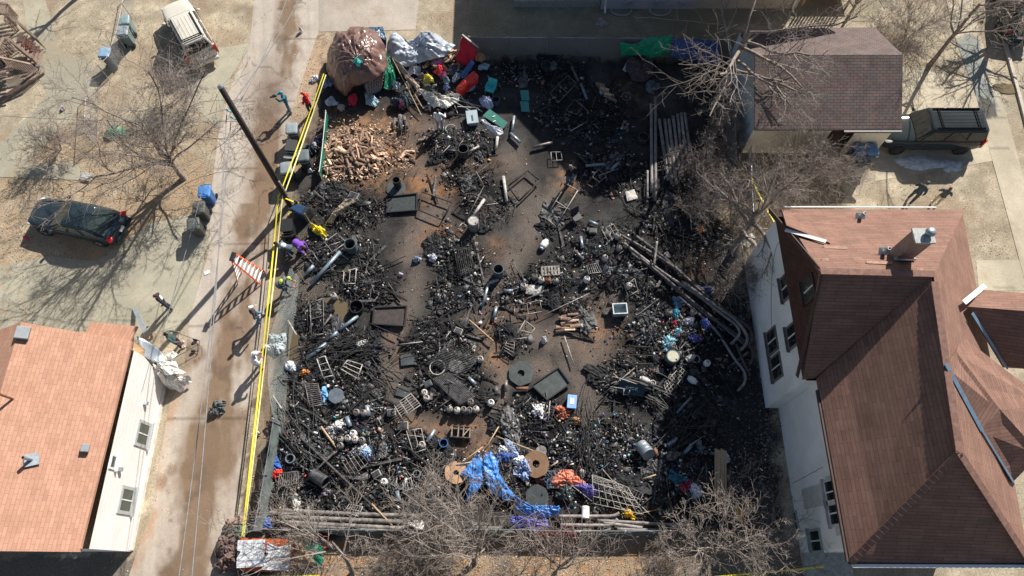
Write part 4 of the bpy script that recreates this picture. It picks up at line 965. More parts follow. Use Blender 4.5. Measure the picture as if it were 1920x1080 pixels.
vehicle('black_truck', 'black sport utility truck with roof bars parked against the garage', 5.45, 2.0, 0, paint('black_paint', (.028, .036, .037)), G(1729, 262, 0), heading(p1, p0), (1.15, .55, -2.45, -2.65), 1.90, 1.15, 1.15, rack=(.05, -1.9), beltz=1.18, tail='tall', rails=7, sills=3, alloy=DSTEEL)
vehicle('dark_teal_car', 'dark teal car parked on the street under the tree at the upper right', 4.6, 1.85, 0, paint('teal_paint', (.012, .045, .05)), G(1890, 32, 0), R(80), (.9, .3, -1.7, -2.1), 1.55, .98, 1.02, beltz=1.0)

# ------------------------------------------------------------------ wheelie bins
def bin_proto(c, lidc, lid=0.):
    t = thing('wheelie_bin', None, 'bin'); m = pm('bin_%d' % ci, c, .5, .1, 3); ml = pm('binlid_%d' % ci, lidc, .45, .1, 3)
    def rr(w, d, z, y=0, k=.06): return [Vector((sx*(w/2-(k if a else 0)), y+sy*(d/2-(0 if a else k)), z)) for sx, sy, a in ((1, -1, 0), (1, 1, 0), (1, 1, 1), (-1, 1, 1), (-1, 1, 0), (-1, -1, 0), (-1, -1, 1), (1, -1, 1))]
    b = MB(); b.loft([rr(.46, .50, .06), rr(.56, .64, .95), rr(.62, .70, .96), rr(.62, .70, 1.0)]); b.build('bin_body', m, t)
    b = MB(); b.loft([rr(.64, .74, 0), rr(.64, .74, .04), rr(.54, .62, .09), rr(.3, .36, .11)]); l = b.build('lid', ml, t, loc=(0, 0, 1.0)); b = MB(); b.box((0, -.36, .03), (.3, .06, .04)); b.build('lid_grip', ml, l)
    if lid: l.rotation_euler = (R(lid), 0, 0); l.location = (0, .37+.05, .75)
    b = MB(); b.tube([(-.26, .36, .93), (-.26, .46, .95), (.26, .46, .95), (.26, .36, .93)], .02, 6); b.build('handle', m, t)
    for s in (-1, 1):
        b = MB(); b.tube([(s*.27-.03, .28, .12), (s*.27+.03, .28, .12)], .12, 14); b.build('wheel', TYRE, t)
    return t
def place_bin(px, py, rz, c, lc, label, lid=0., tip=None, group=None, s=1.):
    global ci; ci += 1
    t = bin_proto(c, lc, lid); t.location = G(px, py, 0); t.location.z = .02; t.rotation_euler = (0, 0, R(rz)); t.scale = (s, s, s)
    if tip: t.rotation_euler = (R(tip[0]), R(tip[1]), R(rz)); t.location.z = .28
    tag(t, label, 'bin', group); return t
GB, BLU, TEA, DBL = (.06, .065, .06), (.035, .13, .36), (.17, .24, .25), (.025, .06, .13)
place_bin(398, 378, 5, BLU, (.07, .22, .55), 'bright blue wheelie bin, topmost of three at the alley edge')
place_bin(388, 408, 8, GB, (.11, .115, .10), 'dark grey wheelie bin in the middle of three at the alley edge')
place_bin(378, 438, 12, GB, (.10, .11, .10), 'dark grey wheelie bin, lowest of three at the alley edge')
place_bin(249, 62, 190, TEA, (.22, .31, .32), 'grey teal wheelie bin, upper of two beside the beige car')
place_bin(247, 82, 186, TEA, (.26, .31, .34), 'grey teal wheelie bin, lower of two with paler lid beside the beige car')
place_bin(214, 122, 180, (.08, .10, .12), (.24, .38, .52), 'pale blue lidded wheelie bin alone in the left yard')
place_bin(557, 262, 185, GB, (.27, .31, .32), 'grey wheelie bin with closed lid standing first beside the red-hooded person')
place_bin(556, 292, 175, GB, (.20, .22, .22), 'grey wheelie bin with its lid swung open under the yellow tape', 200)
place_bin(578, 312, 188, (.05, .06, .06), (.13, .155, .16), 'darkest grey wheelie bin against the green mesh fence')
place_bin(547, 335, 190, GB, (.24, .27, .28), 'grey wheelie bin next to the foot of the utility pole')
place_bin(1594, 300, 180, DBL, (.07, .17, .33), 'dark blue wheelie bin, left of two at the garage wall')
place_bin(1618, 300, 180, DBL, (.08, .19, .36), 'dark blue wheelie bin, right of two at the garage wall')
place_bin(553, 395, 60, DBL, (.03, .03, .03), 'burnt black bin tipped over below the utility pole', 0, (80, 0))
place_bin(548, 440, 188, (.02, .02, .02), (.02, .02, .02), 'melted open black bin beside the person in purple', 230, None, None, 1.05)

# ------------------------------------------------------------------ people
def fuse(b, voxel, name, mat, parent, smooth=6):
    """melt overlapping limbs into one continuous skin"""
    tmp = bpy.data.objects.new('tmp', b.mesh('tmp')); col.objects.link(tmp)
    r = tmp.modifiers.new('r', 'REMESH'); r.mode = 'VOXEL'; r.voxel_size = voxel
    if smooth: q = tmp.modifiers.new('s', 'SMOOTH'); q.iterations = smooth; q.factor = .4
    dg = bpy.context.evaluated_depsgraph_get(); me = bpy.data.meshes.new_from_object(tmp.evaluated_get(dg)); bpy.data.objects.remove(tmp)
    me.name = name; me.polygons.foreach_set('use_smooth', [True]*len(me.polygons)); return link(name, me, mat, parent)
def person(px, py, face, label, skin, top, legs, hair=(.05, .03, .02), pose='stand', arms=None, pitch=0., shoe=(.05, .05, .05), hat=None, hood=False, scale=1., stride=.0, vest=None, z=None, long_hair=False, panel=None, gloves=None):
    global ci; ci += 1
    g = G(px, py, 0); g.z = hz(g) if z is None else z
    t = thing('person', label, 'person', g, R(face)-math.pi/2); t.scale = (scale,)*3
    V = Vector; crouch = .0 if pose == 'stand' else .10
    ph = .93-crouch; pel = V((0, 0 if pose == 'stand' else -.12, ph)); Rx = Matrix.Rotation(-R(pitch), 3, 'X')
    U = lambda x, y, zz: pel+Rx@V((x, y, zz))
    waist, chest, neck, head = U(0, 0, .16), U(0, .01, .36), U(0, .01, .53), U(0, .035, .70)
    hx = .105; hipL, hipR = pel+V((-hx, 0, -.03)), pel+V((hx, 0, -.03))
    kl, kr = V((-.12, .03+stride*.25+(.12 if pose != 'stand' else 0), .49-crouch*.4)), V((.12, .03-stride*.1+(.12 if pose != 'stand' else 0), .49-crouch*.4))
    al, ar = V((-.13, -.02+stride*.35, .09)), V((.13, -.02-stride*.45, .09+.06*(stride > .2)))
    shL, shR = U(-.19, 0, .46), U(.19, 0, .46)
    dflt = dict(L=(U(-.27, -.03, .20), U(-.26, .07, -.04)), R=(U(.27, -.03, .20), U(.26, .07, -.04)))
    arms = arms or {}
    A = {}
    for s, sh in (('L', shL), ('R', shR)):
        if s in arms:
            hnd = V(arms[s]) if arms[s][2] >= 0 else sh+V((arms[s][0], arms[s][1], arms[s][2])); mid = (sh+hnd)/2; d = hnd-sh; L = d.length
            if L > .55: hnd = sh+d*(.55/L); mid = (sh+hnd)/2; d = hnd-sh; L = .55
            off = math.sqrt(max(.0004, .0784-(L/2)**2)); side = V((-1 if s == 'L' else 1, -.6, -.8)); side -= d.normalized()*side.dot(d.normalized()); A[s] = (mid+side.normalized()*off, hnd)
        else: A[s] = dflt[s]
    b = MB()
    def limb(p, q, r0, r1, bb=None):
        bb = bb or b; bb.tube([p, p.lerp(q, .35), q], [r0, r0*.98+.0, r1], 10); bb.ell(p, (r0,)*3, 10, 6); bb.ell(q, (r1,)*3, 10, 6)
    def torso(bb, e):
        bb.ell(pel+V((0, 0, .02)), (.165+e, .115+e, .13+e), 14, 8, Rx); bb.ell(waist, (.145+e, .10+e, .17+e), 14, 8, Rx); bb.ell(chest, (.18+e, .115+e, .20+e), 14, 8, Rx); bb.ell(U(0, 0, .45), (.20+e, .085+e, .075+e), 14, 8, Rx)
    torso(b, 0); limb(U(0, 0, .48), U(0, .02, .60), .06, .055)
    b.ell(head, (.075, .095, .115), 14, 9, Rx); b.ell(U(0, .065, .645), (.05, .05, .06), 10, 6, Rx); b.ell(U(0, .132, .69), (.014, .022, .022), 8, 5, Rx)
    b.ell(U(0, .108, .645), (.026, .014, .010), 8, 5, Rx)
    for s in (-1, 1): b.ell(U(s*.078, .02, .69), (.014, .025, .034), 8, 5, Rx)
    for s, sh, sg in (('L', shL, -1), ('R', shR, 1)):
        el, hd = A[s]; limb(sh, el, .05, .040); limb(el, hd, .040, .027)
        d = (hd-el).normalized(); u = V((0, 0, 1)).cross(d); u = (V((1, 0, 0)) if u.length < .1 else u).normalized(); w_ = d.cross(u)
        pm_ = hd+d*.05; M = Matrix((u, d, w_)).transposed(); b.ell(pm_, (.042, .052, .018), 10, 6, M)
        for k in range(4):
            f0 = hd+d*.085+u*(.029-.0195*k); ln = (.062, .072, .068, .052)[k]; f1 = f0+(d-w_*.25).normalized()*ln*.55; f2 = f1+(d-w_*.9).normalized()*ln*.5; b.tube([f0-d*.02, f0, f1, f2], [.0105, .0105, .0095, .008], 7)
        f0 = hd+d*.025+u*sg*-.036; f1 = f0+(d*.6-u*sg*.8).normalized()*.035; b.tube([f0-d*.01, f0, f1, f1+(d-u*sg*.2).normalized()*.028], [.013, .013, .012, .009], 7)
    for h_, k_, a_ in ((hipL, kl, al), (hipR, kr, ar)):
        limb(h_, k_, .085, .058); limb(k_, a_, .056, .038); b.ell(a_+V((0, .07, -.045)), (.042, .12, .035), 10, 6)
    fuse(b, .0105, 'body', skin, t, 4)
    for s in (-1, 1):
        e = MB(); e.ell(U(s*.031, .119, .705), (.013, .009, .010), 8, 5, Rx); e.build('eye', pm('eye_white', (.8, .8, .78), .3) if 'eye_white' not in bpy.data.materials else bpy.data.materials['eye_white'], t, True)
    j = MB(); torso(j, .022); limb(U(0, -.01, .46), U(0, -.005, .535), .085, .07, j)
    for s, sh in (('L', shL), ('R', shR)): el, hd = A[s]; limb(sh, el, .068, .056, j); limb(el, el.lerp(hd, .93), .056, .042, j)
    if hood: j.ell(U(0, -.055, .60), (.10, .07, .09), 12, 7, Rx)
    tm = cloth_m('jacket_%d' % ci, top); fuse(j, .018, 'jacket', tm, t)
    if panel:
        p_ = MB(); p_.ell(U(0, -.05, .33), (.15, .105, .17), 14, 8, Rx); p_.ell(U(0, .05, .33), (.13, .095, .17), 14, 8, Rx); fuse(p_, .018, 'vest_panel', cloth_m('panel_%d' % ci, panel), t)
    l = MB(); l.ell(pel+V((0, 0, -.01)), (.178, .128, .13), 14, 8)
    for h_, k_, a_ in ((hipL, kl, al), (hipR, kr, ar)): limb(h_, k_, .100, .074, l); limb(k_, a_+V((0, 0, .01)), .074, .060, l)
    fuse(l, .018, 'trousers', cloth_m('trousers_%d' % ci, legs), t)
    for a_ in (al, ar):
        sh_ = MB(); sh_.ell(a_+V((0, .065, -.04)), (.052, .145, .05), 12, 7); sh_.ell(a_+V((0, -.02, -.02)), (.05, .06, .065), 10, 6); fuse(sh_, .014, 'shoe', plast('shoe_%d' % ci, shoe, .7), t, 2)
    if gloves:
        for s in 'LR': el, hd = A[s]; gl = MB(); gl.ell(hd+(hd-el).normalized()*.06, (.055, .055, .06), 10, 6); gl.build('glove', plast('glove_orange', gloves, .8), t, True)
    if hat:
        hh = MB(); prof = [(.088, 0), (.092, .03), (.085, .07), (.055, .105), (.001, .115)]
        hh.lathe(prof, 16); hh.prism([V((.075*math.cos(R(a)), .075*math.sin(R(a))+.0+(.09 if 20 < a < 160 else 0), .012)) for a in range(0, 181, 12)], .012)
        o = hh.build('cap', plast('hat_%d' % ci, hat, .6), t, True); o.location = U(0, .03, .735); o.rotation_euler = (-R(pitch), 0, 0); o.scale = (1, 1.15, 1)
    else:
        hh = MB(); hh.ell(U(0, .015, .725), (.083, .10, .10), 14, 8, Rx); hh.ell(U(0, -.02, .68), (.082, .085, .09), 12, 7, Rx)
        if long_hair: hh.ell(U(0, -.06, .58), (.09, .06, .14), 12, 7, Rx)
        fuse(hh, .012, 'hair', plast('hair_%d' % ci, hair, .9), t, 3)
    return t
JEAN = (.06, .11, .20); KH = (.42, .37, .26)
p_cam = person(545, 210, 200, 'person in teal jacket holding a camera on the alley, black backpack straps', SKIN, (.02, .16, .22), (.16, .19, .24), hat=(.04, .30, .45), arms={'L': (-.10, .42, 1.50), 'R': (.10, .42, 1.50)}, z=.02, panel=(.02, .03, .035), shoe=(.25, .25, .25))
person(585, 212, 160, 'person in bright red hooded jacket and red cap beside the yellow tape', SKIN, (.62, .02, .03), (.05, .055, .06), hat=(.65, .05, .03), z=.02, hood=True, arms={'L': (-.16, .25, 1.02), 'R': (.12, .27, 1.05)})
person(826, 243, 80, 'person in white hooded sweatshirt standing at the edge of the rubbish heap', SKIND, (.72, .73, .76), (.28, .28, .36), hair=(.03, .015, .012), hood=True, shoe=(.6, .6, .62), arms={'R': (.30, .28, 1.1)})
person(1066, 345, 120, 'person with grey hair, black top and blue jeans standing in the burnt lot', SKIN, (.025, .022, .03), (.05, .15, .26), hair=(.20, .15, .14), long_hair=True, arms={'R': (.25, .30, 1.15)}, shoe=(.3, .16, .14))
person(566, 470, -35, 'person in purple jacket bending over burnt debris by the fence', SKIN, (.22, .07, .50), (.07, .12, .20), pose='bend', pitch=72, hair=(.12, .08, .05), arms={'L': (-.12, .55, .25), 'R': (.14, .62, .22)})
person(548, 478, 170, 'person in dark grey clothes with a white back panel crouching beside the one in purple', SKIN, (.09, .13, .15), (.06, .09, .11), pose='bend', pitch=62, hair=(.03, .025, .02), panel=(.62, .64, .65), arms={'L': (-.12, .5, .35), 'R': (.14, .5, .35)})
p_rake = person(536, 545, 15, 'person in yellow high visibility vest and orange gloves raking the debris', SKIN, (.10, .13, .14), (.06, .09, .14), pose='bend', pitch=55, hat=(.55, .75, .08), panel=(.62, .95, .08), gloves=(.85, .18, .04), arms={'L': (-.05, .62, .75), 'R': (.2, .55, .55)}, shoe=(.1, .1, .1))
person(490, 601, 40, 'person in dark jacket with red collar, blue jeans and white cap walking in the alley', SKIN, (.045, .045, .05), (.08, .20, .36), hat=(.72, .72, .70), stride=.6, z=.02, arms={'L': (-.28, .2, 1.15), 'R': (.3, .1, 1.1)}, panel=(.10, .035, .03))
person(489, 688, 30, 'person in white jacket and grey cap at the edge of the alley', SKIN, (.72, .73, .76), (.50, .52, .54), hat=(.48, .48, .52), pitch=18, z=.02, arms={'L': (-.15, .45, 1.2), 'R': (.2, .42, 1.25)}, shoe=(.35, .2, .15))
person(321, 578, 215, 'person in black jacket over a white shirt standing on the parking pad', SKIN, (.025, .028, .035), (.05, .06, .09), hair=(.10, .03, .03), panel=(.78, .79, .82), z=.02, arms={'L': (-.24, .12, .98), 'R': (.24, .12, .98)}, shoe=(.3, .32, .3))
p_cart = person(341, 648, 20, 'person in dark green jacket and maroon trousers holding a thin wire cart', SKIND, (.05, .10, .10), (.12, .035, .045), hair=(.015, .012, .012), z=.02, scale=1.05, arms={'R': (.30, .34, 1.0), 'L': (-.2, .3, 1.05)}, shoe=(.75, .75, .75))
person(1703, 378, 40, 'person in black cap and black jacket standing in the yard by the stucco house', SKIN, (.03, .05, .06), (.045, .05, .055), hat=(.03, .035, .04), arms={'L': (-.15, .25, 1.05)}, z=.01, scale=1.08, stride=.35, shoe=(.5, .5, .5))
person(1750, 383, 60, 'person in dark patterned top, khaki trousers and white shoes in the yard', SKIND, (.06, .075, .075), KH, hair=(.16, .05, .04), z=.01, arms={'L': (-.18, .30, 1.1), 'R': (.2, .28, 1.1)}, shoe=(.8, .8, .8), scale=.95)
# what they hold
def loose(name, b, mat, label, cat, group=None, smooth=False, bevel=0., rz=0., loc=None, kind=None):
    o = b.build(name, mat, None, smooth, bevel=bevel)
    if loc is not None: o.location = loc; o.rotation_euler = (0, 0, rz)
    return tag(o, label, cat, group, kind)
c = G(545, 210, 0); cm = thing('video_camera', 'black video camera held up by the person in the teal jacket', 'camera', c+Vector((-.42, -.14, 1.56)), R(200))
b = MB(); b.box((0, 0, 0), (.22, .10, .12)); b.build('camera_body', BLKP, cm, bevel=.01)
b = MB(); b.tube([(.11, 0, 0), (.24, 0, 0)], [.042, .05], 14); b.build('lens', GLASS, cm)
b = MB(); b.tube([(-.08, 0, .06), (-.06, 0, .12), (.08, 0, .12), (.09, 0, .06)], .012, 6); b.build('grip', BLKP, cm)
b = MB(); b.tube([G(548, 520, .8), G(573, 531, .03)], .018, 6); rk = b.build('rake_handle', ASHW)
tr = thing('rake', 'long pale rake held by the person in the high visibility vest', 'rake', G(571, 531, 0)); bpy.data.objects.remove(rk)
b = MB(); b.tube([G(558, 506, 1.05)-tr.location, G(572, 530, .05)-tr.location], .018, 6); b.build('handle', ASHW, tr)
b = MB(); b.bar(Vector((-.2, .05, .05)), Vector((.2, -.05, .05)), .04, .03); b.build('rake_head', DSTEEL, tr)
ct = thing('wire_cart', 'thin dark wire cart beside the person in maroon trousers', 'cart', G(362, 648, 0))
b = MB(); q = [Vector((-.35, .3, .95)), Vector((.35, .2, .15)), Vector((.4, -.35, .15)), Vector((-.3, -.25, .95))]
for k in range(4): b.tube([q[k], q[(k+1) % 4]], .014, 6)
b.tube([q[1], Vector((.05, .25, .03))], .012, 6); b.tube([q[2], Vector((.1, -.3, .03))], .012, 6); b.build('frame', DSTEEL, ct)
for y in (.26, -.32): b = MB(); b.tube([(.1, y-.02, .11), (.1, y+.02, .11)], .11, 14); b.build('wheel', TYRE, ct)

# ------------------------------------------------------------------ utility pole, wires, tapes, ladder
up_ = thing('utility_pole', 'tall dark wooden utility pole standing at the alley edge', 'utility pole', G(544, 383, 0)); UB = G(544, 383, 0)
PH = 9.55
b = MB(); b.tube([(0, 0, 0), (0, 0, PH)], [.17, .12], 14); b.build('pole', pm('pole_wood', (.055, .04, .033), .85, c2=(.022, .018, .016), scale=8, bump=.4, stretch=(6, 6, .5)), up_, True)
b = MB(); b.tube([(.15, -.05, 0), (.15, -.05, 2.4)], .05, 8); b.build('conduit', ASHW, up_)
b = MB(); b.tube([(0, 0, PH-.02), (0, 0, PH+.1)], [.13, .05], 12); b.build('pole_cap', GALV, up_)
for z in (7.4, 7.9):
    b = MB(); b.bar((-.05, 0, z), (-.34, .05, z), .06, .06); b.lathe([(.05, 0), (.07, .05), (.03, .12), (.001, .13)], 10, (-.33, .05, z+.03)); b.build('insulator', pm('insulator_green', (.25, .45, .40), .3, .1) if 'insulator_green' not in bpy.data.materials else bpy.data.materials['insulator_green'], up_)
CAB = pm('cable_grey', (.24, .24, .24), .6, .2)
def cable(pts, r, label, sag=.0, mat=CAB, name='overhead_cable', cat='cable', group=None):
    b = MB(); P = []
    for a, c in zip(pts[:-1], pts[1:]):
        for k in range(13): t = k/12; q = Vector(a).lerp(Vector(c), t); q.z -= sag*4*t*(1-t); P.append(q)
    b.tube(P, r, 5); return loose(name, b, mat, label, cat, group)
at = UB+Vector((-.33, .05, 7.5)); at2 = UB+Vector((-.33, .05, 8.0))
cable([G(577, -30, 7.8), at2, G(356, 1120, 7.2)], .022, 'overhead cable along the alley fixed at the upper insulator of the pole', .25)
cable([G(548, -30, 7.2), at, G(330, 1120, 6.6)], .020, 'overhead cable along the alley fixed at the lower insulator of the pole', .3)
cable([UB+Vector((-.1, .1, 7.1)), G(-40, 214, 6.)], .014, 'thin service wire running left from the pole across the yard', .25)
cable([UB+Vector((-.1, -.1, 6.9)), G(398, 282, 4.8), G(300, 640, 3.6)], .014, 'thin service wire slanting from the pole to the white house', .1)
TAPE = pm('caution_tape_yellow', (.95, .78, .03), .4, .05)
TAPE2 = pm('caution_tape_pale', (.95, .90, .32), .4, .05)
def tape(pts, wd, label, mat=TAPE, group=None, sag=.06):
    P = []
    for a, c in zip(pts[:-1], pts[1:]):
        for k in range(20): t = k/20; q = a.lerp(c, t); q.z -= sag*4*t*(1-t); P.append(q)
    P.append(pts[-1]); V = []; n = len(P)
    for i, q in enumerate(P):
        d = (P[min(i+1, n-1)]-P[max(i-1, 0)]); d.z = 0; d.normalize(); s = Vector((-d.y, d.x, 0)); tw = .35*math.sin(i*.35)
        e = (s*math.cos(tw)+Vector((0, 0, 1))*math.sin(tw))*wd/2; V += [q-e, q+e, q+e-Vector((0, 0, .004)), q-e-Vector((0, 0, .004))]
    b = MB(); b.add(V, [(4*i+k, 4*i+(k+1) % 4, 4*i+4+(k+1) % 4, 4*i+4+k) for i in range(n-1) for k in range(4)])
    return loose('caution_tape', b, mat, label, 'caution tape', group)
tape([G(607, 138, 1.5), G(523, 368, 1.15)], .06, 'yellow caution tape from the tent to the utility pole, strand on the alley side')
tape([G(611, 140, 1.5), G(533, 364, 1.2)], .06, 'yellow caution tape from the tent to the utility pole, strand on the lot side', TAPE2)
tape([G(522, 366, 1.15), G(499, 600, .95), G(454, 1006, 1.1)], .075, 'deep yellow caution tape running from the pole down to the white panels')
tape([G(530, 366, 1.2), G(505, 600, 1.0), G(457, 1006, 1.1)], .05, 'paler yellow caution tape strand right of the deep yellow one below the pole', TAPE2)
tape([G(1410, 335, 1.3), G(1432, 380, 1.2), G(1458, 424, 1.5)], .09, 'short yellow caution tape tied to the corner of the stucco house')
tape([G(1340, 1082, 1.0), G(1545, 1063, 1.2)], .07, 'caution tape at the bottom edge near the stucco house', TAPE)
tape([G(440, 1083, 1.), G(600, 1079, 1.)], .06, 'caution tape below the white roof panels at the bottom edge', TAPE)
tape([G(520, 374, 1.1), G(536, 372, 1.0), G(560, 380, .4), G(540, 402, .1)], .07, 'loose knotted end of yellow tape at the pole foot')
# orange step ladder
lad = thing('step_ladder', 'tall orange step ladder with white treads standing in the alley', 'step ladder', G(470, 520, 0)); LB = G(470, 520, 0); top = G(437, 482, 2.35)-LB
ORG = pm('orange_fibreglass', (.80, .13, .04), .5, .1)
fA, fB = G(497, 512, .02)-LB, G(490, 533, .02)-LB; ra, rb_ = G(447, 533, .02)-LB, G(452, 512, .02)-LB
dxy = (fB-fA).normalized(); tA, tB = top-dxy*.2, top+dxy*.2
fA, fB = (fA+fB)/2-dxy*.36, (fA+fB)/2+dxy*.36; ra, rb_ = (ra+rb_)/2-dxy*.30, (ra+rb_)/2+dxy*.30
for a, c in ((tA, fA), (tB, fB)): b = MB(); b.bar(a, c, .075, .045); b.build('front_rail', ORG, lad)
for a, c in ((tA, ra), (tB, rb_)): b = MB(); b.bar(a, c, .055, .04); b.build('rear_rail', ORG, lad)
for k in range(1, 8):
    t = k/8; b = MB(); b.bar(tA.lerp(fA, t), tB.lerp(fB, t), .11, .03); b.build('tread', WHITE, lad)
for k in range(1, 6):
    t = k/6; b = MB(); b.bar(tA.lerp(ra, t), tB.lerp(rb_, t), .05, .04); b.build('rear_rung', WHITE, lad)
b = MB(); b.box(top+Vector((0, 0, .04)), (.22, .46, .09), (0, 0, math.atan2(dxy.y, dxy.x)+math.pi/2)); b.build('top_cap', BLKP, lad, bevel=.02)
b = MB(); b.bar(G(467, 490, .02), G(501, 468, .04), .12, .05); loose('dark_beam', b, CHAR, 'dark beam lying on the alley behind the step ladder', 'beam')
b = MB(); b.box(G(388, 511, .03), (.28, .2, .03), (0, 0, .5)); loose('paper_sheet', b, WHITE, 'white paper lying on the alley left of the step ladder', 'paper')
# dark crumpled bag on the alley
scrap(409, 764, .42, (.10, .11, .11), 'dark grey crumpled bag lying alone on the alley', 'bag', 'bag', .1, .3, .35)

# ------------------------------------------------------------------ burnt debris: countless fragments (stuff) and charred boards (things)
DEB = attr_mat('burnt_fragments', fine=14, amt=.45, bump=.3, spec=.3)
def scatter(n, accept, box=(480, 1480, 95, 1010), rs=nrs):
    out = []; tot = 0
    while tot < n:
        px = rs.uniform(box[0], box[1], n*2); py = rs.uniform(box[2], box[3], n*2)
        u, v = (px-960)/F, (py-540)/F; t = CAM_H/(_c+v*_s); X, Y = u*t, (_s-v*_c)*t
        k = rs.rand(n*2) < accept(px, py); out.append(np.stack([X[k], Y[k]], -1)); tot += k.sum()
    return np.concatenate(out)[:n]
def acc(px, py): return np.clip(density(px, py)*1.25-.30, 0, 1)*np.clip((fbm((px)/26., (py)/26., 64, 3)-.30)*3.2, .06, 1)*(1-.85*pathmask(px, py))*inpoly(px, py, LOT)
def acc_all(px, py): return (.08+acc(px, py))*inpoly(px, py, LOT)
def cols_from(pal, n, rs=nrs):
    p = np.array([x[0] for x in pal]); i = rs.choice(len(pal), n, p=p/p.sum()); c = np.array([x[1] for x in pal])[i]
    c = c*(.55+.9*rs.rand(n))[:, None]; rg = np.array([x[2] if len(x) > 2 else .8 for x in pal])[i]
    return np.concatenate([np.clip(c, 0, 1), rg[:, None]], 1)
BURN = [(46, (.012, .012, .013), .6), (22, (.03, .029, .03), .6), (12, (.07, .066, .064), .6), (7, (.15, .14, .135), .5), (4.5, (.10, .062, .04)), (2.6, (.32, .30, .28), .6), (1.3, (.62, .60, .58), .6), (1.0, (.42, .25, .13)), (.5, (.10, .16, .24)), (.4, (.30, .10, .05))]
def fragments(name, n, accept, lo, hi, asp, th, pal, lift=.02, tilt=.35, box=(480, 1480, 95, 1010), angle_field=True, label=None, mat=DEB, kind='stuff'):
    P = scatter(n, accept, box); L = np.exp(nrs.uniform(np.log(lo), np.log(hi), n)); W = L*np.exp(nrs.uniform(np.log(asp[0]), np.log(asp[1]), n))
    T = np.minimum(W, th)*nrs.uniform(.3, 1, n)
    a = (fbm(P[:, 0]*.8, P[:, 1]*.8, 99)*9 if angle_field else 0)+nrs.randn(n)*.7+(nrs.rand(n) > .75)*1.57
    rot = eul_np(nrs.randn(n)*tilt, nrs.randn(n)*tilt, a)
    C = np.concatenate([P, (lot_h(P[:, 0], P[:, 1])+lift*nrs.rand(n)*2+T*.5)[:, None]], 1)
    return tag(bulk_boxes(name, C, np.stack([L, W, T], -1)/2, rot, cols_from(pal, n), mat), label, None, None, kind)
fragments('burnt_debris', 42000, acc, .025, .17, (.2, .9), .03, BURN, .05, .4)
fragments('ash_flakes', 2600, acc, .12, .42, (.4, 1.), .012, [(40, (.05, .05, .05), .5), (25, (.11, .108, .105), .5), (14, (.19, .185, .18), .45), (10, (.02, .02, .022), .4), (6, (.14, .09, .065), .7)], .05, .22)
fragments('burnt_sticks', 4200, acc, .25, 1.15, (.022, .06), .035, [(60, (.014, .014, .015), .7), (22, (.05, .048, .048), .6), (12, (.12, .115, .11), .6), (4, (.34, .32, .30), .5)], .10, .16)
fragments('scattered_chips', 9000, acc_all, .03, .11, (.3, .9), .03, [(40, (.015, .015, .015)), (26, (.07, .06, .05)), (14, (.20, .13, .08)), (9, (.40, .26, .15)), (5, (.55, .53, .5))], .01, .3)
def zone(*zs):
    def f(px, py):
        d = np.zeros(px.shape)
        for x, y, rx, ry, k in zs: d = np.maximum(d, k*np.exp(-((px-x)/rx)**2-((py-y)/ry)**2))
        return d
    return f
TRASH = [(11, (.6, .6, .62), .5), (16, (.28, .31, .35), .5), (5, (.10, .20, .42), .5), (2.4, (.36, .06, .06), .5), (3, (.17, .11, .28), .5), (3.4, (.12, .38, .44), .5), (5, (.45, .31, .20)), (20, (.04, .04, .05), .5), (1, (.07, .22, .13), .5), (.7, (.60, .45, .14))]
fragments('trash_litter', 1900, zone((1265, 620, 75, 50, 1), (1250, 690, 60, 50, .4), (640, 835, 110, 45, .6), (570, 850, 60, 70, .5), (1090, 850, 110, 60, .7), (1190, 830, 50, 40, .8), (1275, 910, 60, 60, .6), (960, 845, 70, 40, .6), (815, 150, 75, 45, 1.), (905, 560, 60, 50, .25), (1100, 480, 80, 50, .25), (1010, 530, 60, 30, .4), (760, 880, 60, 50, .3), (1070, 900, 60, 40, .5), (520, 900, 18, 60, .7), (880, 245, 60, 20, .4), (1175, 250, 30, 30, .4)),
          .04, .15, (.4, 1.), .07, TRASH, .10, .5)
fragments('cinder_lumps', 12000, lambda px, py: acc(px, py)*.9, .02, .06, (.5, 1.), .05, [(60, (.010, .010, .011), .5), (30, (.022, .022, .023), .45), (8, (.09, .088, .085), .4)], .10, .8)
fragments('gravel_specks', 2600, zone((1400, 620, 14, 90, 1), (1440, 820, 22, 150, 1), (1400, 920, 60, 120, .5), (1350, 480, 60, 70, .5), (1390, 440, 30, 50, .6)), .03, .09, (.5, 1), .05, [(30, (.20, .19, .18)), (20, (.12, .10, .08)), (3, (.5, .49, .47)), (4, (.3, .18, .1))], .01, .4, (1250, 1490, 380, 1040))
LEAF = [(30, (.30, .21, .13)), (24, (.42, .32, .21)), (12, (.50, .42, .30)), (5, (.58, .52, .41)), (6, (.25, .18, .11))]
def not_hard(px, py):
    m = np.zeros(px.shape)
    for z in ((200, 330, 150, 60, 1), (330, 400, 60, 60, .5), (60, 470, 110, 60, .7), (180, 60, 100, 60, .35), (430, 60, 40, 60, .3), (570, 150, 34, 90, .9), (550, 40, 40, 40, 0), (900, 1050, 330, 40, 1), (560, 1050, 130, 40, .6), (1800, 130, 26, 50, .5), (1860, 120, 26, 60, .4), (1740, 125, 60, 22, .6), (1740, 360, 90, 24, .35), (1860, 460, 26, 40, .4), (1420, 360, 120, 60, .4), (850, 40, 60, 30, .3), (1440, 430, 40, 30, .5), (320, 820, 10, 70, .5), (310, 900, 10, 60, .4), (150, 150, 120, 100, .3), (470, 850, 14, 200, .15), (690, 250, 90, 40, .5)):
        m = np.maximum(m, z[4]*np.exp(-((px-z[0])/z[2])**2-((py-z[1])/z[3])**2))
    return np.clip(m, 0, 1)
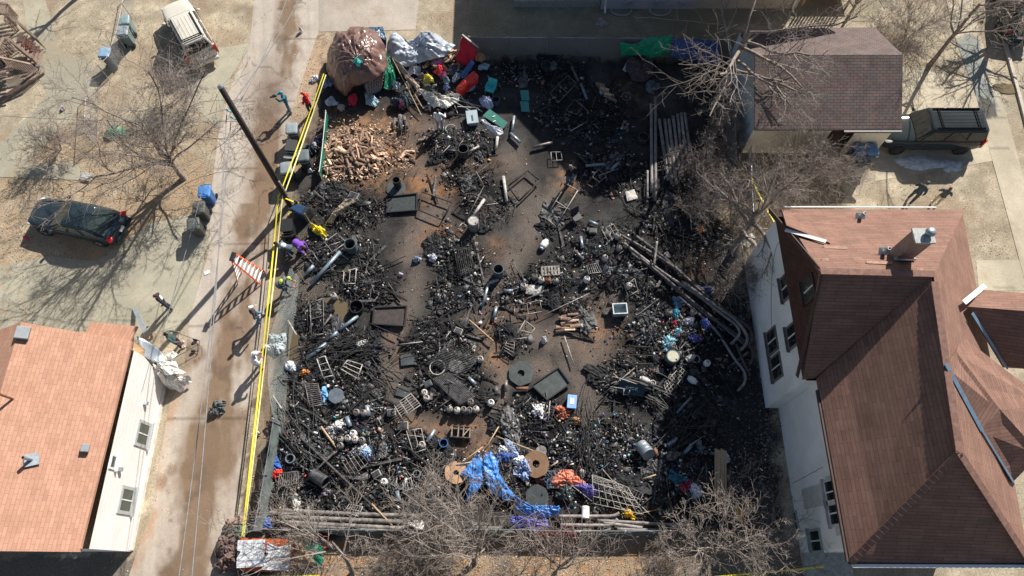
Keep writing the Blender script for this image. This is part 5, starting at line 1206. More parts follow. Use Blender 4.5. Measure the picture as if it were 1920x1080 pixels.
fragments('ash_scraps', 1500, acc, .05, .22, (.15, .8), .02, [(30, (.46, .45, .43), .6), (20, (.62, .61, .60), .5), (20, (.28, .275, .27), .6), (6, (.40, .28, .18), .7), (5, (.30, .24, .34), .6)], .09, .4)
fragments('fallen_leaves', 12000, not_hard, .025, .075, (.5, .9), .006, LEAF, .006, .22, (-40, 1960, -20, 1085), False)
fragments('wood_splinters', 1500, zone((660, 288, 62, 42, 1), (745, 290, 30, 30, .3), (690, 240, 50, 14, .3)), .06, .22, (.15, .4), .03, [(40, (.68, .50, .36)), (24, (.50, .34, .22)), (14, (.26, .17, .11))], .16, .4, (590, 790, 220, 345), False)
BO = []
for k in range(6):
    b = MB(); w_ = (.07, .10, .045, .13, .08, .05)[k]; h_ = (.035, .035, .045, .03, .06, .05)[k]
    rings = []
    for i in range(9):
        t = i/8; s_ = (.5+.5*rnd.random()) if i in (0, 8) else (.82+.25*rnd.random()); dy = rnd.uniform(-.012, .012)
        rings.append([Vector((t-.5, dy+sy*w_/2*s_, sz*h_/2*s_)) for sy, sz in ((-1, -1), (1, -1), (1, 1), (-1, 1))])
    b.loft(rings); BO.append(b.mesh('charred_board'))
for me in BO: me.materials.append(CHAR if BO.index(me) % 3 else CHARG)
nb_ = [max(2, int(h[4]*h[2]*h[3]/800)) for h in HEAPS]
for hi, h in enumerate(HEAPS):
    for k in range(min(9, nb_[hi])):
        q = rnd.uniform(0, 6.28); r = math.sqrt(rnd.random()); px, py = h[0]+h[2]*r*math.cos(q)*.95, h[1]+h[3]*r*math.sin(q)*.95
        if not inpoly(np.array([px]), np.array([py]), LOT)[0]: continue
        p = GL(px, py, .06+.1*rnd.random()); o = bpy.data.objects.new('charred_board', BO[rnd.randrange(6)]); col.objects.link(o)
        L = rnd.uniform(.7, 2.1); o.location = p; o.rotation_euler = (rnd.uniform(-.3, .3), rnd.uniform(-.1, .1), float(fbm(p.x*.8, p.y*.8, 99))*9+rnd.gauss(0, .5)); o.scale = (L, 1, 1)
        tag(o, 'charred board lying in the burnt heap '+h[5], 'board', 'charred boards '+h[5])

CRM = [pm('burnt_cloth_black', (.020, .020, .022), .8, c2=(.007, .007, .008), scale=7, bump=.4), pm('burnt_sheet_grey', (.085, .085, .086), .6, c2=(.025, .025, .026), scale=5, bump=.3), pm('ash_crust', (.20, .195, .185), .9, c2=(.06, .058, .055), scale=6, bump=.4), pm('burnt_cloth_brown', (.05, .036, .03), .8, c2=(.012, .011, .01), scale=6, bump=.4)]
for hi, h in enumerate(HEAPS):
    for k in range(5 if h[4] > .85 else 2):
        q = rnd.uniform(0, 6.28); r = rnd.random()**.7; px, py = h[0]+h[2]*r*math.cos(q)*.9, h[1]+h[3]*r*math.sin(q)*.9
        if not inpoly(np.array([px]), np.array([py]), LOT)[0] or pathmask(np.array([px]), np.array([py]))[0] > .5: continue
        scrap(px, py, rnd.uniform(.3, .8), CRM[(hi+k*3) % 4 if k % 2 else 0], 'crumpled burnt sheet lying in the heap '+h[5], 'burnt sheet', 'burnt_sheet', .04, .10, .15, 'burnt sheets '+h[5], rnd.uniform(.8, 1.7), rnd.random()*3)
# ------------------------------------------------------------------ firewood
LG = []
for k in range(7):
    b = MB(); r = .065+.03*rnd.random(); prof = [(0, 0)]+[(r*1.5*math.cos(q), r*1.5*math.sin(q)) for q in (0., .4, .8, 1.2, 1.57)] if k % 3 else [(r*math.cos(q), r*math.sin(q)) for q in np.arange(8)*math.pi/4]
    cx = sum(p[0] for p in prof)/len(prof); cy = sum(p[1] for p in prof)/len(prof); n = len(prof); L = .42
    rings = [[Vector((x*L, (p[0]-cx)*s_, (p[1]-cy)*s_)) for p in prof] for x, s_ in ((-.5, .94), (-.2, 1), (.2, 1.02), (.5, .95))]
    b.loft(rings); b.mi = []
    for f in b.f:
        i = [v % n for v in f]; b.mi.append(1 if (len(f) == 4 and (k % 3 == 0 or all(1 <= q <= n-1 for q in i))) else 0)
    me = b.mesh('firewood_log'); me.materials.append(FIREW); me.materials.append(BARK); LG.append(me)
def log(p, rz, tilt, s, label, group, me=None):
    o = bpy.data.objects.new('firewood_log', me or LG[rnd.randrange(7)]); col.objects.link(o); o.location = p; o.rotation_euler = (rnd.uniform(0, 6.28), tilt, rz); o.scale = (s, rnd.uniform(.8, 1.15), rnd.uniform(.8, 1.15)); return tag(o, label, 'log', group)
for k in range(236):
    while 1:
        px, py = rnd.uniform(600, 745), rnd.uniform(236, 336); e = ((px-660)/68)**2+((py-290)/47)**2
        if e < 1 and not (px < 606): break
    z = .06+.55*max(0, 1-e)*rnd.random()**.6; p = G(px, py, z); log(p, rnd.gauss(-.7, .9), rnd.uniform(-.45, .45), rnd.uniform(1.0, 1.4), 'split firewood log in the pale heap beside the green mesh fence', 'split firewood in the pale heap')
for px, py, a in ((678, 226, 1.4), (740, 272, -.7), (746, 268, .6), (728, 268, -.8), (752, 297, -.9), (744, 292, -.8), (735, 320, .9), (730, 332, 1.), (706, 268, -.8), (714, 247, .2), (668, 243, -1), (758, 288, 1.), (692, 330, .1)):
    log(G(px, py, .07), a, 0, rnd.uniform(.9, 1.2), 'split firewood log that rolled off the pale heap onto bare ground', 'stray firewood logs')
for px, py, a in ((756, 292, 1.), (766, 290, -.4), (774, 300, -.6), (792, 262, .3), (770, 284, 0)): log(GL(px, py, .08), a, .1, 1.1, 'pale log near the charred frame right of the firewood heap', 'logs by the charred frame')
for i in range(13):
    px, py = 1064+rnd.uniform(-12, 16), 590+i*2.6; log(GL(px, py, .12), rnd.gauss(.05, .12), .05, 1.25, 'half burnt log stacked in the middle of the lot', 'half burnt log stack').active_material
for i in range(14):
    px, py = 1124+i*1.7+rnd.uniform(-3, 3), 158+i*2.2; log(GL(px, py, .14), -.35+rnd.gauss(0, .12), .05, 1.3, 'log stacked in the shade near the collapsed brown tarp', 'shaded log stack')
for i in range(26): log(G(rnd.uniform(790, 872), rnd.uniform(86, 128), .15+.4*rnd.random()), rnd.gauss(.4, .6), .2, 1.1, 'firewood log stored under the silver tarp', 'firewood under the silver tarp')

# ------------------------------------------------------------------ gas cylinders
def cyl_proto(m):
    t = thing('gas_cylinder', None, 'gas cylinder'); b = MB(); b.lathe([(.001, .04), (.09, .045), (.145, .09), (.155, .15), (.155, .30), (.145, .36), (.10, .405), (.03, .42), (.001, .42)], 18); b.build('tank', m, t, True)
    b = MB(); b.lathe([(.10, 0), (.105, .07), (.10, .07), (.095, 0)], 16); b.build('foot_ring', m, t, True)
    b = MB(); pts = [(.10*math.cos(R(a)), .10*math.sin(R(a))) for a in range(30, 331, 15)]; b.add([(x, y, .39) for x, y in pts]+[(x*.97, y*.97, .47) for x, y in pts]+[(x*.92, y*.92, .47) for x, y in pts]+[(x*.92, y*.92, .39) for x, y in pts], [(i+k*len(pts), i+1+k*len(pts), i+1+((k+1) % 4)*len(pts), i+((k+1) % 4)*len(pts)) for k in range(4) for i in range(len(pts)-1)]); b.build('collar', m, t)
    b = MB(); b.lathe([(.025, .41), (.025, .44), (.015, .46), (.03, .465), (.03, .48), (.001, .48)], 10); b.build('valve', RUST, t); return t
CP = {}
TW = pm('scorched_tank_white', (.66, .64, .60), .5, c2=(.30, .26, .22), scale=5); TG = pm('scorched_tank_grey', (.34, .33, .32), .5, c2=(.10, .09, .085), scale=5); TCL = pm('clean_tank_white', (.80, .80, .78), .4, .08)
def cylinder(px, py, label, m=TW, lie=None, s=1.05):
    t = copy_tree(CP[m]) if m in CP else CP.setdefault(m, cyl_proto(m))
    t.location = GL(px, py, 0); t.scale = (s, s, s); t.rotation_euler = (0, 0, rnd.uniform(0, 6))
    if lie is not None: t.rotation_euler = (0, R(90), R(lie)); t.location.z += .16
    tag(t, label, 'gas cylinder', 'scorched gas cylinders')
for px, py, m, lab in ((797, 739, TW, 'upper of two gas cylinders left of the grate with the white hoop'), (801, 749, TW, 'lower of two gas cylinders left of the grate with the white hoop'), (844, 770, TG, 'leftmost gas cylinder in the row of five below the big grate'), (858, 772, TW, 'second gas cylinder from the left in the row of five below the big grate'),
    (870, 771, TG, 'middle gas cylinder in the row of five below the big grate'), (881, 772, TG, 'fourth gas cylinder in the row of five below the big grate'), (893, 770, TW, 'rightmost gas cylinder in the row of five below the big grate'), (883, 757, TG, 'gas cylinder standing behind the row of five'), (921, 758, TCL, 'clean white gas cylinder standing alone right of the row of five'),
    (1002, 523, TG, 'leftmost of four gas cylinders below the pale pallet'), (1014, 529, TW, 'brightest of four gas cylinders below the pale pallet'), (1027, 530, RUST, 'rusty orange one of four gas cylinders below the pale pallet'), (1041, 531, TG, 'rightmost of four gas cylinders below the pale pallet'), (981, 541, TW, 'gas cylinder left of the white sheet metal'), (1099, 528, TCL, 'white gas cylinder alone on bare ground right of the pallet'),
    (1157, 447, TW, 'gas cylinder at the upper end of the diagonal poles'), (1159, 470, TG, 'pale topped gas cylinder beside the diagonal pole ends'), (1133, 488, TW, 'round white gas cylinder below the diagonal pole ends'), (1177, 540, TW, 'white gas cylinder beside the bent wire below the diagonal poles'), (628, 559, TW, 'gas cylinder beside the muddy puddle'),
    (671, 776, TG, 'left one of a grey gas cylinder pair on the black plate'), (685, 777, TG, 'right one of a grey gas cylinder pair on the black plate'), (665, 815, TCL, 'bright white gas cylinder topmost of the lower left cluster'), (641, 826, TG, 'left gas cylinder of the lower left cluster'), (655, 824, TW, 'middle gas cylinder of the lower left cluster'), (668, 826, TW, 'right gas cylinder of the lower left cluster'), (641, 838, TG, 'lowest gas cylinder of the lower left cluster'), (681, 828, TG, 'darkest gas cylinder at the right of the lower left cluster'),
    (1221, 722, TW, 'gas cylinder right of the wheelbarrow'), (1273, 668, TG, 'grey gas cylinder right of the drum with beige lid'), (1323, 684, TCL, 'pale blue white gas cylinder in the shade of the house'), (1260, 655, TG, 'gas cylinder behind the drum with beige lid'), (901, 677, TW, 'gas cylinder with white top right of the grey plate'), (1252, 590, TG, 'dark gas cylinder at the edge of the litter patch'), (1297, 590, TG, 'round dark gas cylinder under the diagonal poles'), (793, 836, TW, 'small gas cylinder near the burnt cabinet frame'), (722, 905, TCL, 'pale gas cylinder lying left of the grey tube')): cylinder(px, py, lab, m)
cylinder(1015, 469, 'white cylinder lying alone on the bare central ground', TCL, 60, 1.25); cylinder(1198, 711, 'cream cylinder lying beside the wheelbarrow', TW, -20); cylinder(1285, 678, 'pinkish scorched cylinder lying above the wire ladder', TW, 30); cylinder(1288, 709, 'white cylinder lying right of the wire ladder', TCL, -35)

# ------------------------------------------------------------------ drums, discs, trays, pipes
def drum(px, py, label, m, r=.29, h=.86, open_=True, lid=None, tilt=None, name='oil_drum', bung=False):
    t = thing(name, label, 'drum', GL(px, py, -.02)); n = 24
    b = MB(); rb = [(r*.98, 0), (r, .02)]
    for k in (1/3, 2/3): rb += [(r, h*k-.03), (r+.015, h*k), (r, h*k+.03)]
    rb += [(r, h-.02), (r+.012, h), (r-.02, h)]
    if open_: rb += [(r-.02, .05), (.001, .05)]
    else: rb += [(r-.022, h-.025), (.001, h-.022)]
    b.lathe(rb, n); b.build('drum_body', m, t, False)
    if lid: b = MB(); b.lathe([(.001, h-.012), (r-.03, h-.012), (r-.03, h-.03)], n); l = b.build('drum_lid', lid, t)
    if bung: b = MB(); b.lathe([(.001, h+.0), (.045, h+.0), (.05, h-.02)], 10, (r*.45, -r*.55, 0)); b.build('bung_hole', DARK, t)
    if tilt: t.rotation_euler = (R(tilt[0]), R(tilt[1]), R(tilt[2])); t.location.z += r*.8
    return t
BLUEG = pm('blue_grey_steel', (.13, .17, .19), .5, c2=(.05, .07, .08), scale=3, metal=.2); BEIGE = pm('beige_lid', (.58, .54, .40), .5, c2=(.40, .38, .30), scale=4)
drum(889, 428, 'pale grey drum with closed top beside a small white chair frame', TG, .27, .85, False, TW, None, 'oil_drum', True)
drum(935, 516, 'dark drum standing open at the edge of the bare central path', BLUEG, .26, .8)
drum(662, 470, 'blue grey open drum among the bed frames on the left', BLUEG, .29, .8); drum(747, 352, 'black open stove pipe drum on the round sheet', DARK, .2, .8)
drum(870, 292, 'grey open drum below the bicycle wheel', DSTEEL, .28, .7); drum(671, 580, 'squat black open drum beside the muddy puddle', DARK, .33, .42)
drum(1200, 836, 'silver banded drum tilted at the shadow edge of the house', GALV, .30, .7, False, None, (55, 10, 20)); drum(1256, 676, 'drum with a beige lid in the shade below the litter', BLUEG, .30, .75, False, BEIGE, None, 'oil_drum', True)
drum(930, 194, 'dark bucket next to the turquoise chair', BLUEG, .22, .4, True, None, None, 'bucket'); drum(588, 890, 'grey drum tipped over in the lower left debris', DSTEEL, .28, .8, True, None, (80, 0, 60)); drum(548, 862, 'pale grey bucket at the lower left fence', GALV, .2, .38, True, None, None, 'bucket')
drum(833, 833, 'blue plastic bucket near the burnt cabinet frame', plast('blue_bucket', (.05, .14, .32)), .19, .36, True, None, None, 'bucket'); drum(1205, 263, 'dark pot beside the standing pole bundle', DSTEEL, .28, .35); drum(1022, 128, 'grey tub in the shade of the back fence', DSTEEL, .27, .4, True, None, (35, 0, 10)); drum(1170, 240, 'small grey can in the shade near the pole bundle', TG, .14, .3); drum(856, 690, 'pale closed drum right of the white hoop', TG, .34, .3, False, TG, None, 'oil_drum', True)
drum(1330, 640, 'small round can under the diagonal poles', DSTEEL, .18, .3); drum(783, 890, 'grey can left of the blue tarp', GALV, .16, .3)
def disc(px, py, r, m, label, hole=.0, z=.12, tilt=(0, 0), th=.03, name='round_plate', cat='disc'):
    b = MB(); n = 32; rin = max(hole, .001)
    f = lambda k: 1+.03*math.sin(k*5)
    vs = [Vector((rr*f(k)*math.cos(2*math.pi*k/n), rr*f(k)*math.sin(2*math.pi*k/n), zz)) for rr, zz in ((rin, 0), (r, 0), (r, -th), (rin, -th)) for k in range(n)]
    b.add(vs, [(i*n+k, i*n+(k+1) % n, ((i+1) % 4)*n+(k+1) % n, ((i+1) % 4)*n+k) for i in range(4) for k in range(n)])
    o = b.build(name, m, bevel=.006); o.location = GL(px, py, z); o.rotation_euler = (R(tilt[0]), R(tilt[1]), 0); return tag(o, label, cat)
GRN = pm('dark_green_grey_sheet', (.075, .088, .085), .5, c2=(.04, .048, .048), scale=3); BRW = pm('brown_wood_disc', (.42, .25, .14), .8, c2=(.30, .17, .09), scale=3)
disc(977, 700, .60, GRN, 'dark grey round plate with a centre hole beside the big black tray', .17, .15); disc(742, 352, .52, GRN, 'dark round sheet under the black stove pipe drum', .0, .1)
disc(1005, 870, .60, BRW, 'brown wooden disc with a hole right of the blue tarp', .17, .4, (12, -14)); disc(855, 886, .52, BRW, 'brown wooden disc left of the blue tarp', .12, .3, (-14, 10)); disc(1007, 932, .52, GRN, 'grey green disc below the brown wooden disc', .0, .25, (8, 5)); disc(1015, 846, .25, TG, 'small grey metal lid behind the brown wooden disc', 0, .35, (10, 10)); disc(630, 742, .36, GALV, 'pale blue grey round lid in the lower left debris', 0, .3, (15, 0))
def ringtube(px, py, r, tr, m, label, name='hoop', cat='hoop', z=.2, spokes=0, tilt=(0, 0)):
    t = thing(name, label, cat, GL(px, py, z)); t.rotation_euler = (R(tilt[0]), R(tilt[1]), 0); b = MB(); n = 28; mm = 7
    vs = [Vector(((r+tr*math.cos(q))*math.cos(a), (r+tr*math.cos(q))*math.sin(a), tr*math.sin(q))) for a in np.arange(n)*2*math.pi/n for q in np.arange(mm)*2*math.pi/mm]
    b.add(vs, [(i*mm+k, i*mm+(k+1) % mm, ((i+1) % n)*mm+(k+1) % mm, ((i+1) % n)*mm+k) for i in range(n) for k in range(mm)]); b.build('rim', m, t, True)
    if spokes:
        b = MB(); b.tube([(0, 0, -.04), (0, 0, .04)], .035, 10); h = b.build('hub', STEEL, t)
        b = MB()
        for k in range(spokes): a = 2*math.pi*k/spokes; b.tube([(.03*math.cos(a+.4), .03*math.sin(a+.4), .01), (r*math.cos(a), r*math.sin(a), 0)], .006, 4)
        b.build('spokes', STEEL, t)
    return t
ringtube(845, 242, .29, .028, ASHW, 'pale bicycle wheel lying beside the person in white', 'bicycle_wheel', 'wheel', .08, 16, (8, 0)); ringtube(984, 184, .29, .022, DSTEEL, 'burnt bicycle wheel in the shade beside the stacked logs', 'bicycle_wheel', 'wheel', .1, 16) if 0 else None
ringtube(1174, 181, .26, .022, STEEL, 'burnt bicycle wheel in the shade of the back fence', 'bicycle_wheel', 'wheel', .15, 16, (10, 5)); ringtube(820, 689, .36, .028, ASHW, 'white hoop lying on the burnt grate', 'hoop', 'hoop', .28); ringtube(1129, 292, .18, .02, DSTEEL, 'small dark ring in the shaded debris', 'hoop', 'hoop', .15); ringtube(1305, 673, .18, .02, ASHW, 'small pale ring in the shaded litter', 'hoop', 'hoop', .25)
def tray(pts, label, floor, rim, z=.16, rh=.1, wd=.06):
    c = [GL(*p, z) for p in pts]; O = sum(c, Vector())/4; zz = max(p.z for p in c)
    for p in c: p.z = zz
    O.z = zz; t = thing('metal_tray', label, 'tray', O)
    if floor: b = MB(); b.prism([p-O-Vector((0, 0, .02)) for p in c], .02); b.build('tray_floor', floor, t)
    for k in range(4):
        b = MB(); d = (c[(k+1) % 4]-c[k]).normalized()*wd*.5; b.bar(c[k]-O-d*.98+Vector((0, 0, rh/2-.03)), c[(k+1) % 4]-O-d*1.02+Vector((0, 0, rh/2-.03)), wd, rh); b.build('tray_rim', rim, t)
tray(((997, 723), (1047, 690), (1069, 720), (1026, 750)), 'big black rectangular tray with raised rim right of the round plate', GRN, DARK); tray(((702, 577), (763, 575), (759, 612), (699, 608)), 'dark rectangular tray beside the squat drum', pm('rusty_soot', (.075, .055, .048), .8, c2=(.035, .03, .03), scale=4), DARK); tray(((655, 772), (693, 735), (720, 758), (684, 797)), 'black square plate with a raised edge in the lower left', pm('black_plate', (.03, .035, .036), .5, .3), DARK, .1)
tray(((726, 369), (782, 364), (782, 395), (726, 399)), 'shallow black tray right of the round sheet', pm('green_black', (.035, .045, .043), .5, .3), DARK, .1)
def frame(pts, label, m=DSTEEL, r=.018, z=.27, u=0, v=0, name='bed_frame', cat='frame', zs=None, legs=0.):
    c = [GL(*p, z) for p in pts]
    if zs:
        for p, q in zip(c, zs): p.z += q
    O = sum(c, Vector())/4; t = thing(name, label, cat, (O.x, O.y, 0)); O = t.location.copy(); c = [p-O for p in c]
    for k in range(4): b = MB(); b.tube([c[k], c[(k+1) % 4]], r, 6); b.build('side_rail', m, t, True)
    for k in range(u): a = (k+1)/(u+1); b = MB(); b.tube([c[0].lerp(c[1], a), c[3].lerp(c[2], a)], r*.75, 5); b.build('cross_bar', m, t)
    for k in range(v): a = (k+1)/(v+1); b = MB(); b.tube([c[0].lerp(c[3], a), c[1].lerp(c[2], a)], r*.75, 5); b.build('long_bar', m, t)
    if legs:
        for k in range(4): b = MB(); b.tube([c[k], c[k]-Vector((0, 0, c[k].z-.02))], r, 6); b.build('leg', m, t)
    return t
PALE = pm('pale_scorched_tube', (.50, .47, .42), .55, c2=(.26, .22, .18), scale=5)
for pts, lab, kw in ((((585, 471), (632, 437), (649, 455), (597, 490)), 'pale thin bed frame left of the blue grey drum', dict(m=STEEL, u=1, r=.022)), (((791, 360), (847, 380), (829, 412), (785, 394)), 'charred rectangular frame left of the pale drum', dict(m=CHAR, r=.035)), (((691, 459), (710, 459), (715, 487), (689, 487)), 'dark square frame right of the blue grey drum', dict(u=1)),
    (((645, 510), (668, 503), (666, 532), (643, 531)), 'pale chair frame beside the long blue grey pipe', dict(m=ASHW, u=1, r=.02)), (((953, 349), (989, 320), (1012, 338), (973, 377)), 'thick black frame beside the whitish pipe', dict(m=CHAR, r=.045)), (((1023, 409), (1060, 354), (1082, 366), (1042, 424)), 'bright leaning bed frame below the grey haired person', dict(m=PALE, u=1, r=.025, zs=(0, .5, .5, 0))),
    (((1031, 175), (1064, 142), (1081, 156), (1047, 192)), 'grey bed frame in the shade of the back house', dict(m=STEEL, u=1, v=0, r=.024)), (((1061, 207), (1078, 186), (1092, 200), (1081, 215)), 'small grey frame in the shade below the bed frame', dict(m=STEEL)), (((964, 574), (1012, 563), (1016, 584), (965, 594)), 'rounded grey frame below the white sheet metal', dict(m=STEEL, u=1, r=.024)), (((964, 636), (984, 605), (1003, 619), (988, 633)), 'small whitish frame leaning by the bent rods', dict(m=ASHW, u=1, zs=(0, .3, .3, 0))),
    (((944, 655), (950, 640), (965, 640), (962, 668)), 'pale chair frame above the round plate', dict(m=STEEL, u=3, r=.018)), (((1162, 681), (1165, 649), (1223, 651), (1226, 683)), 'dark rectangular frame above the wheelbarrow', dict(m=CHAR, r=.035, u=1)), (((581, 569), (606, 559), (607, 626), (584, 629)), 'tall grey bed frame beside the puddle', dict(m=STEEL, v=1, r=.026)), (((597, 676), (612, 671), (625, 705), (607, 709)), 'bright metal chair frame, left one of two', dict(m=ASHW, v=2, r=.024, zs=(.3, .3, .1, .1), legs=1)), (((642, 696), (655, 680), (680, 685), (671, 711)), 'bright metal chair frame, right one of two', dict(m=PALE, u=2, r=.026, zs=(.4, .4, .1, .1), legs=1)),
    (((572, 721), (596, 719), (605, 758), (581, 763)), 'slatted grey bench top in the lower left', dict(m=STEEL, v=10, r=.02)), (((741, 763), (772, 741), (790, 762), (755, 786)), 'metal shelf rack left of the gas cylinder row', dict(m=PALE, u=2, v=5, r=.02, zs=(.3, .3, .3, .3), legs=1)), (((1245, 721), (1275, 688), (1288, 698), (1252, 742)), 'wire ladder rack in the shade by the drum with beige lid', dict(m=PALE, u=7, v=2, r=.016)), (((1108, 893), (1175, 915), (1205, 965), (1112, 945)), 'large pale wire panel at the lower right of the lot', dict(m=PALE, u=6, v=3, r=.017, zs=(.5, .3, .2, .2))),
    (((1112, 892), (1166, 911), (1163, 925), (1108, 905)), 'rounded dark wire basket above the pale wire panel', dict(m=STEEL, u=8, v=4, r=.012, zs=(.3,)*4)), (((1180, 913), (1206, 926), (1196, 948), (1168, 936)), 'small wire rack right of the pale wire panel', dict(m=STEEL, u=4, v=1, r=.014)), (((525, 888), (558, 884), (560, 905), (520, 915)), 'burnt pallet slats by the lower left fence', dict(m=CHARG, u=8, r=.03)), (((655, 945), (680, 950), (672, 968), (645, 960)), 'white wire rack above the lower left poles', dict(m=ASHW, u=5, v=1, r=.014)), (((640, 862), (668, 838), (690, 868), (660, 895)), 'grey wire shelf in the middle of the lower left debris', dict(m=STEEL, u=4, v=2, r=.014)),
    (((762, 808), (790, 803), (798, 842), (775, 850)), 'bent pale chair frame left of the blue bucket', dict(m=PALE, u=1, r=.018)), (((1128, 430), (1150, 420), (1162, 440), (1140, 452)), 'pinkish metal frame below the white paper', dict(m=PALE, u=2, v=1, r=.016)), (((1100, 498), (1120, 493), (1128, 510), (1104, 513)), 'small scorched wooden frame with white slats', dict(m=ASHW, u=5, r=.018)), (((1033, 285), (1052, 285), (1054, 300), (1034, 301)), 'bent pale tube frame at the shadow edge', dict(m=PALE, u=1, r=.02)), (((1171, 537), (1190, 522), (1196, 545), (1178, 556)), 'bent wire frame below the diagonal poles', dict(m=PALE, r=.016)), (((800, 680), (836, 650), (900, 668), (872, 702)), 'large black grate behind the white hoop', dict(m=DSTEEL, u=12, v=6, r=.018, z=.3)), (((810, 710), (842, 698), (892, 742), (862, 760)), 'black grate above the gas cylinder row', dict(m=DSTEEL, u=12, v=3, r=.018, z=.3)), (((748, 222), (768, 228), (766, 258), (746, 252)), 'dark wire cage beside the bare firewood ground', dict(m=DARK, u=2, v=2, r=.016, z=.3)), (((850, 462), (882, 470), (888, 505), (862, 520)), 'charred slatted crate right of the orange chips', dict(m=CHAR, u=7, r=.03)), (((755, 905), (770, 895), (775, 915), (757, 922)), 'white chair frame above the lower left poles', dict(m=ASHW, u=1, r=.016)), (((867, 418), (878, 425), (870, 434), (858, 428)), 'small white chair frame at the pale drum', dict(m=ASHW, r=.02, z=.3)), (((1340, 455), (1362, 430), (1378, 444), (1352, 470)), 'thin wire frame under the leaning tree', dict(m=DSTEEL, r=.012)), (((1100, 345), (1120, 325), (1135, 338), (1112, 352)), 'bent tube chair in the shade left of the pole bundle', dict(m=STEEL, u=1, r=.016, zs=(0, .4, .4, 0)))):
    frame(pts, lab, **kw)
def pipe(p1, p2, r, m, label, z=.2, z2=None, name='pipe', cat='pipe', group=None, hollow=True):
    a, c = GL(*p1, z), GL(*p2, z2 if z2 is not None else z); b = MB(); d = (c-a).normalized()
    if hollow:
        b.tube([a+d*.12, a, c, c-d*.12], [r*.85, r, r, r*.85], 12, False); b.tube([a+d*.11, a+d*.12], [r*.84]*2, 12); b.tube([c-d*.12, c-d*.11], [r*.84]*2, 12)
        nb = b; nb.v = []; nb.f = []; nb.mi = []; t_ = 12
        rings = []
        for q, rr in ((a+d*.12, r*.82), (a, r*.86), (a, r), (c, r), (c, r*.86), (c-d*.12, r*.82)): rings.append((q, rr))
        u = d.orthogonal().normalized(); w_ = d.cross(u)
        b.loft([[q+(u*math.cos(2*math.pi*k/t_)+w_*math.sin(2*math.pi*k/t_))*rr for k in range(t_)] for q, rr in rings])
    else: b.tube([a, c], r, 8)
    return loose(name, b, m, label, cat, group, True)
for p1, p2, r, m, lab in (((583, 533), (638, 472), .10, BGREY, 'longest blue grey pipe beside the blue grey drum'), ((574, 514), (588, 498), .10, BGREY, 'short blue grey pipe near the raking person'), ((574, 674), (612, 644), .10, BGREY, 'blue grey pipe section nearest the wire mesh, lower of three in line'), ((619, 635), (633, 622), .09, BGREY, 'short middle section of three blue grey pipes in line'), ((636, 620), (671, 592), .09, BGREY, 'upper section of three blue grey pipes in line by the squat drum'), ((944, 331), (950, 378), .085, ASHW, 'whitish rusty pipe standing out on the bare path below the top drum'), ((885, 408), (908, 374), .08, ASHW, 'grey stove pipe leaning at the pale drum'),
    ((905, 572), (916, 532), .075, GALV, 'pale pipe, longer of two in the centre left heap'), ((917, 531), (935, 524), .075, GALV, 'pale pipe bent end above the longer pale pipe'), ((1078, 470), (1094, 487), .085, STEEL, 'grey tube left of the scorched wooden frame'), ((1089, 444), (1092, 466), .085, GALV, 'grey tube below the dark camp chair'), ((1105, 415), (1121, 422), .09, BGREY, 'teal grey tube beside the dark camp chair'), ((1098, 311), (1134, 308), .085, BGREY, 'teal grey log pipe in the shade, longer'), ((1146, 318), (1159, 306), .085, BGREY, 'teal grey short pipe in the shade near the pole bundle'), ((945, 546), (962, 545), .085, BGREY, 'teal pipe left of the white sheet metal'), ((926, 595), (931, 575), .085, GALV, 'pale short pipe above the orange chips'), ((948, 734), (949, 713), .085, STEEL, 'grey stump pipe left of the big black tray'), ((968, 729), (991, 728), .085, RUST, 'rusty brown pipe below the round plate'), ((878, 708), (892, 721), .09, GALV, 'grey pipe section right of the white hoop'),
    ((1000, 276), (1036, 267), .085, STEEL, 'long grey pipe at the shadow edge of the back house'), ((957, 250), (975, 267), .09, GALV, 'grey pipe below the green panel, angled'), ((960, 246), (964, 218), .075, GALV, 'pale pipe standing in the shade below the green panel'), ((930, 280), (933, 257), .08, ASHW, 'bright white pipe under the white cloth'), ((1089, 157), (1100, 185), .075, BGREY, 'teal grey pipe beside the shaded bed frame'), ((1072, 126), (1084, 152), .075, STEEL, 'grey pipe with a torn end in the shade by the back fence'), ((757, 917), (762, 896), .08, GALV, 'grey tube in the white chair frame'), ((801, 829), (815, 806), .085, GALV, 'grey tube above the burnt cabinet frame'), ((744, 921), (749, 941), .09, BGREY, 'teal tube above the lower left poles'), ((1252, 835), (1270, 822), .1, BGREY, 'teal tube in the shade, upper of two by the silver drum'), ((1283, 850), (1298, 833), .09, BGREY, 'teal tube in the shade, lower of two by the silver drum'),
    ((750, 216), (752, 244), .11, CHARG, 'dark log with cut end, middle of three below the bags'), ((741, 222), (737, 241), .09, CHARG, 'dark log with cut end, left of three below the bags'), ((757, 218), (763, 241), .09, CHARG, 'dark log with cut end, right of three below the bags'), ((838, 282), (858, 284), .08, DSTEEL, 'dark tube left of the grey open drum'), ((880, 285), (898, 274), .06, ASHW, 'pale branch right of the grey open drum'), ((1225, 838), (1232, 855), .10, RUST, 'short rusty tube beside the silver drum'), ((687, 760), (692, 780), .10, GALV, 'grey tube beside the black square plate'), ((650, 782), (657, 800), .1, BGREY, 'blue grey tube above the lower left gas cylinders'), ((820, 700), (880, 705), .05, DSTEEL, 'thin dark rod across the black grate'), ((1296, 745), (1269, 774), .06, BGREY, 'teal board in the shade below the wire ladder')):
    pipe(p1, p2, r, m, lab)
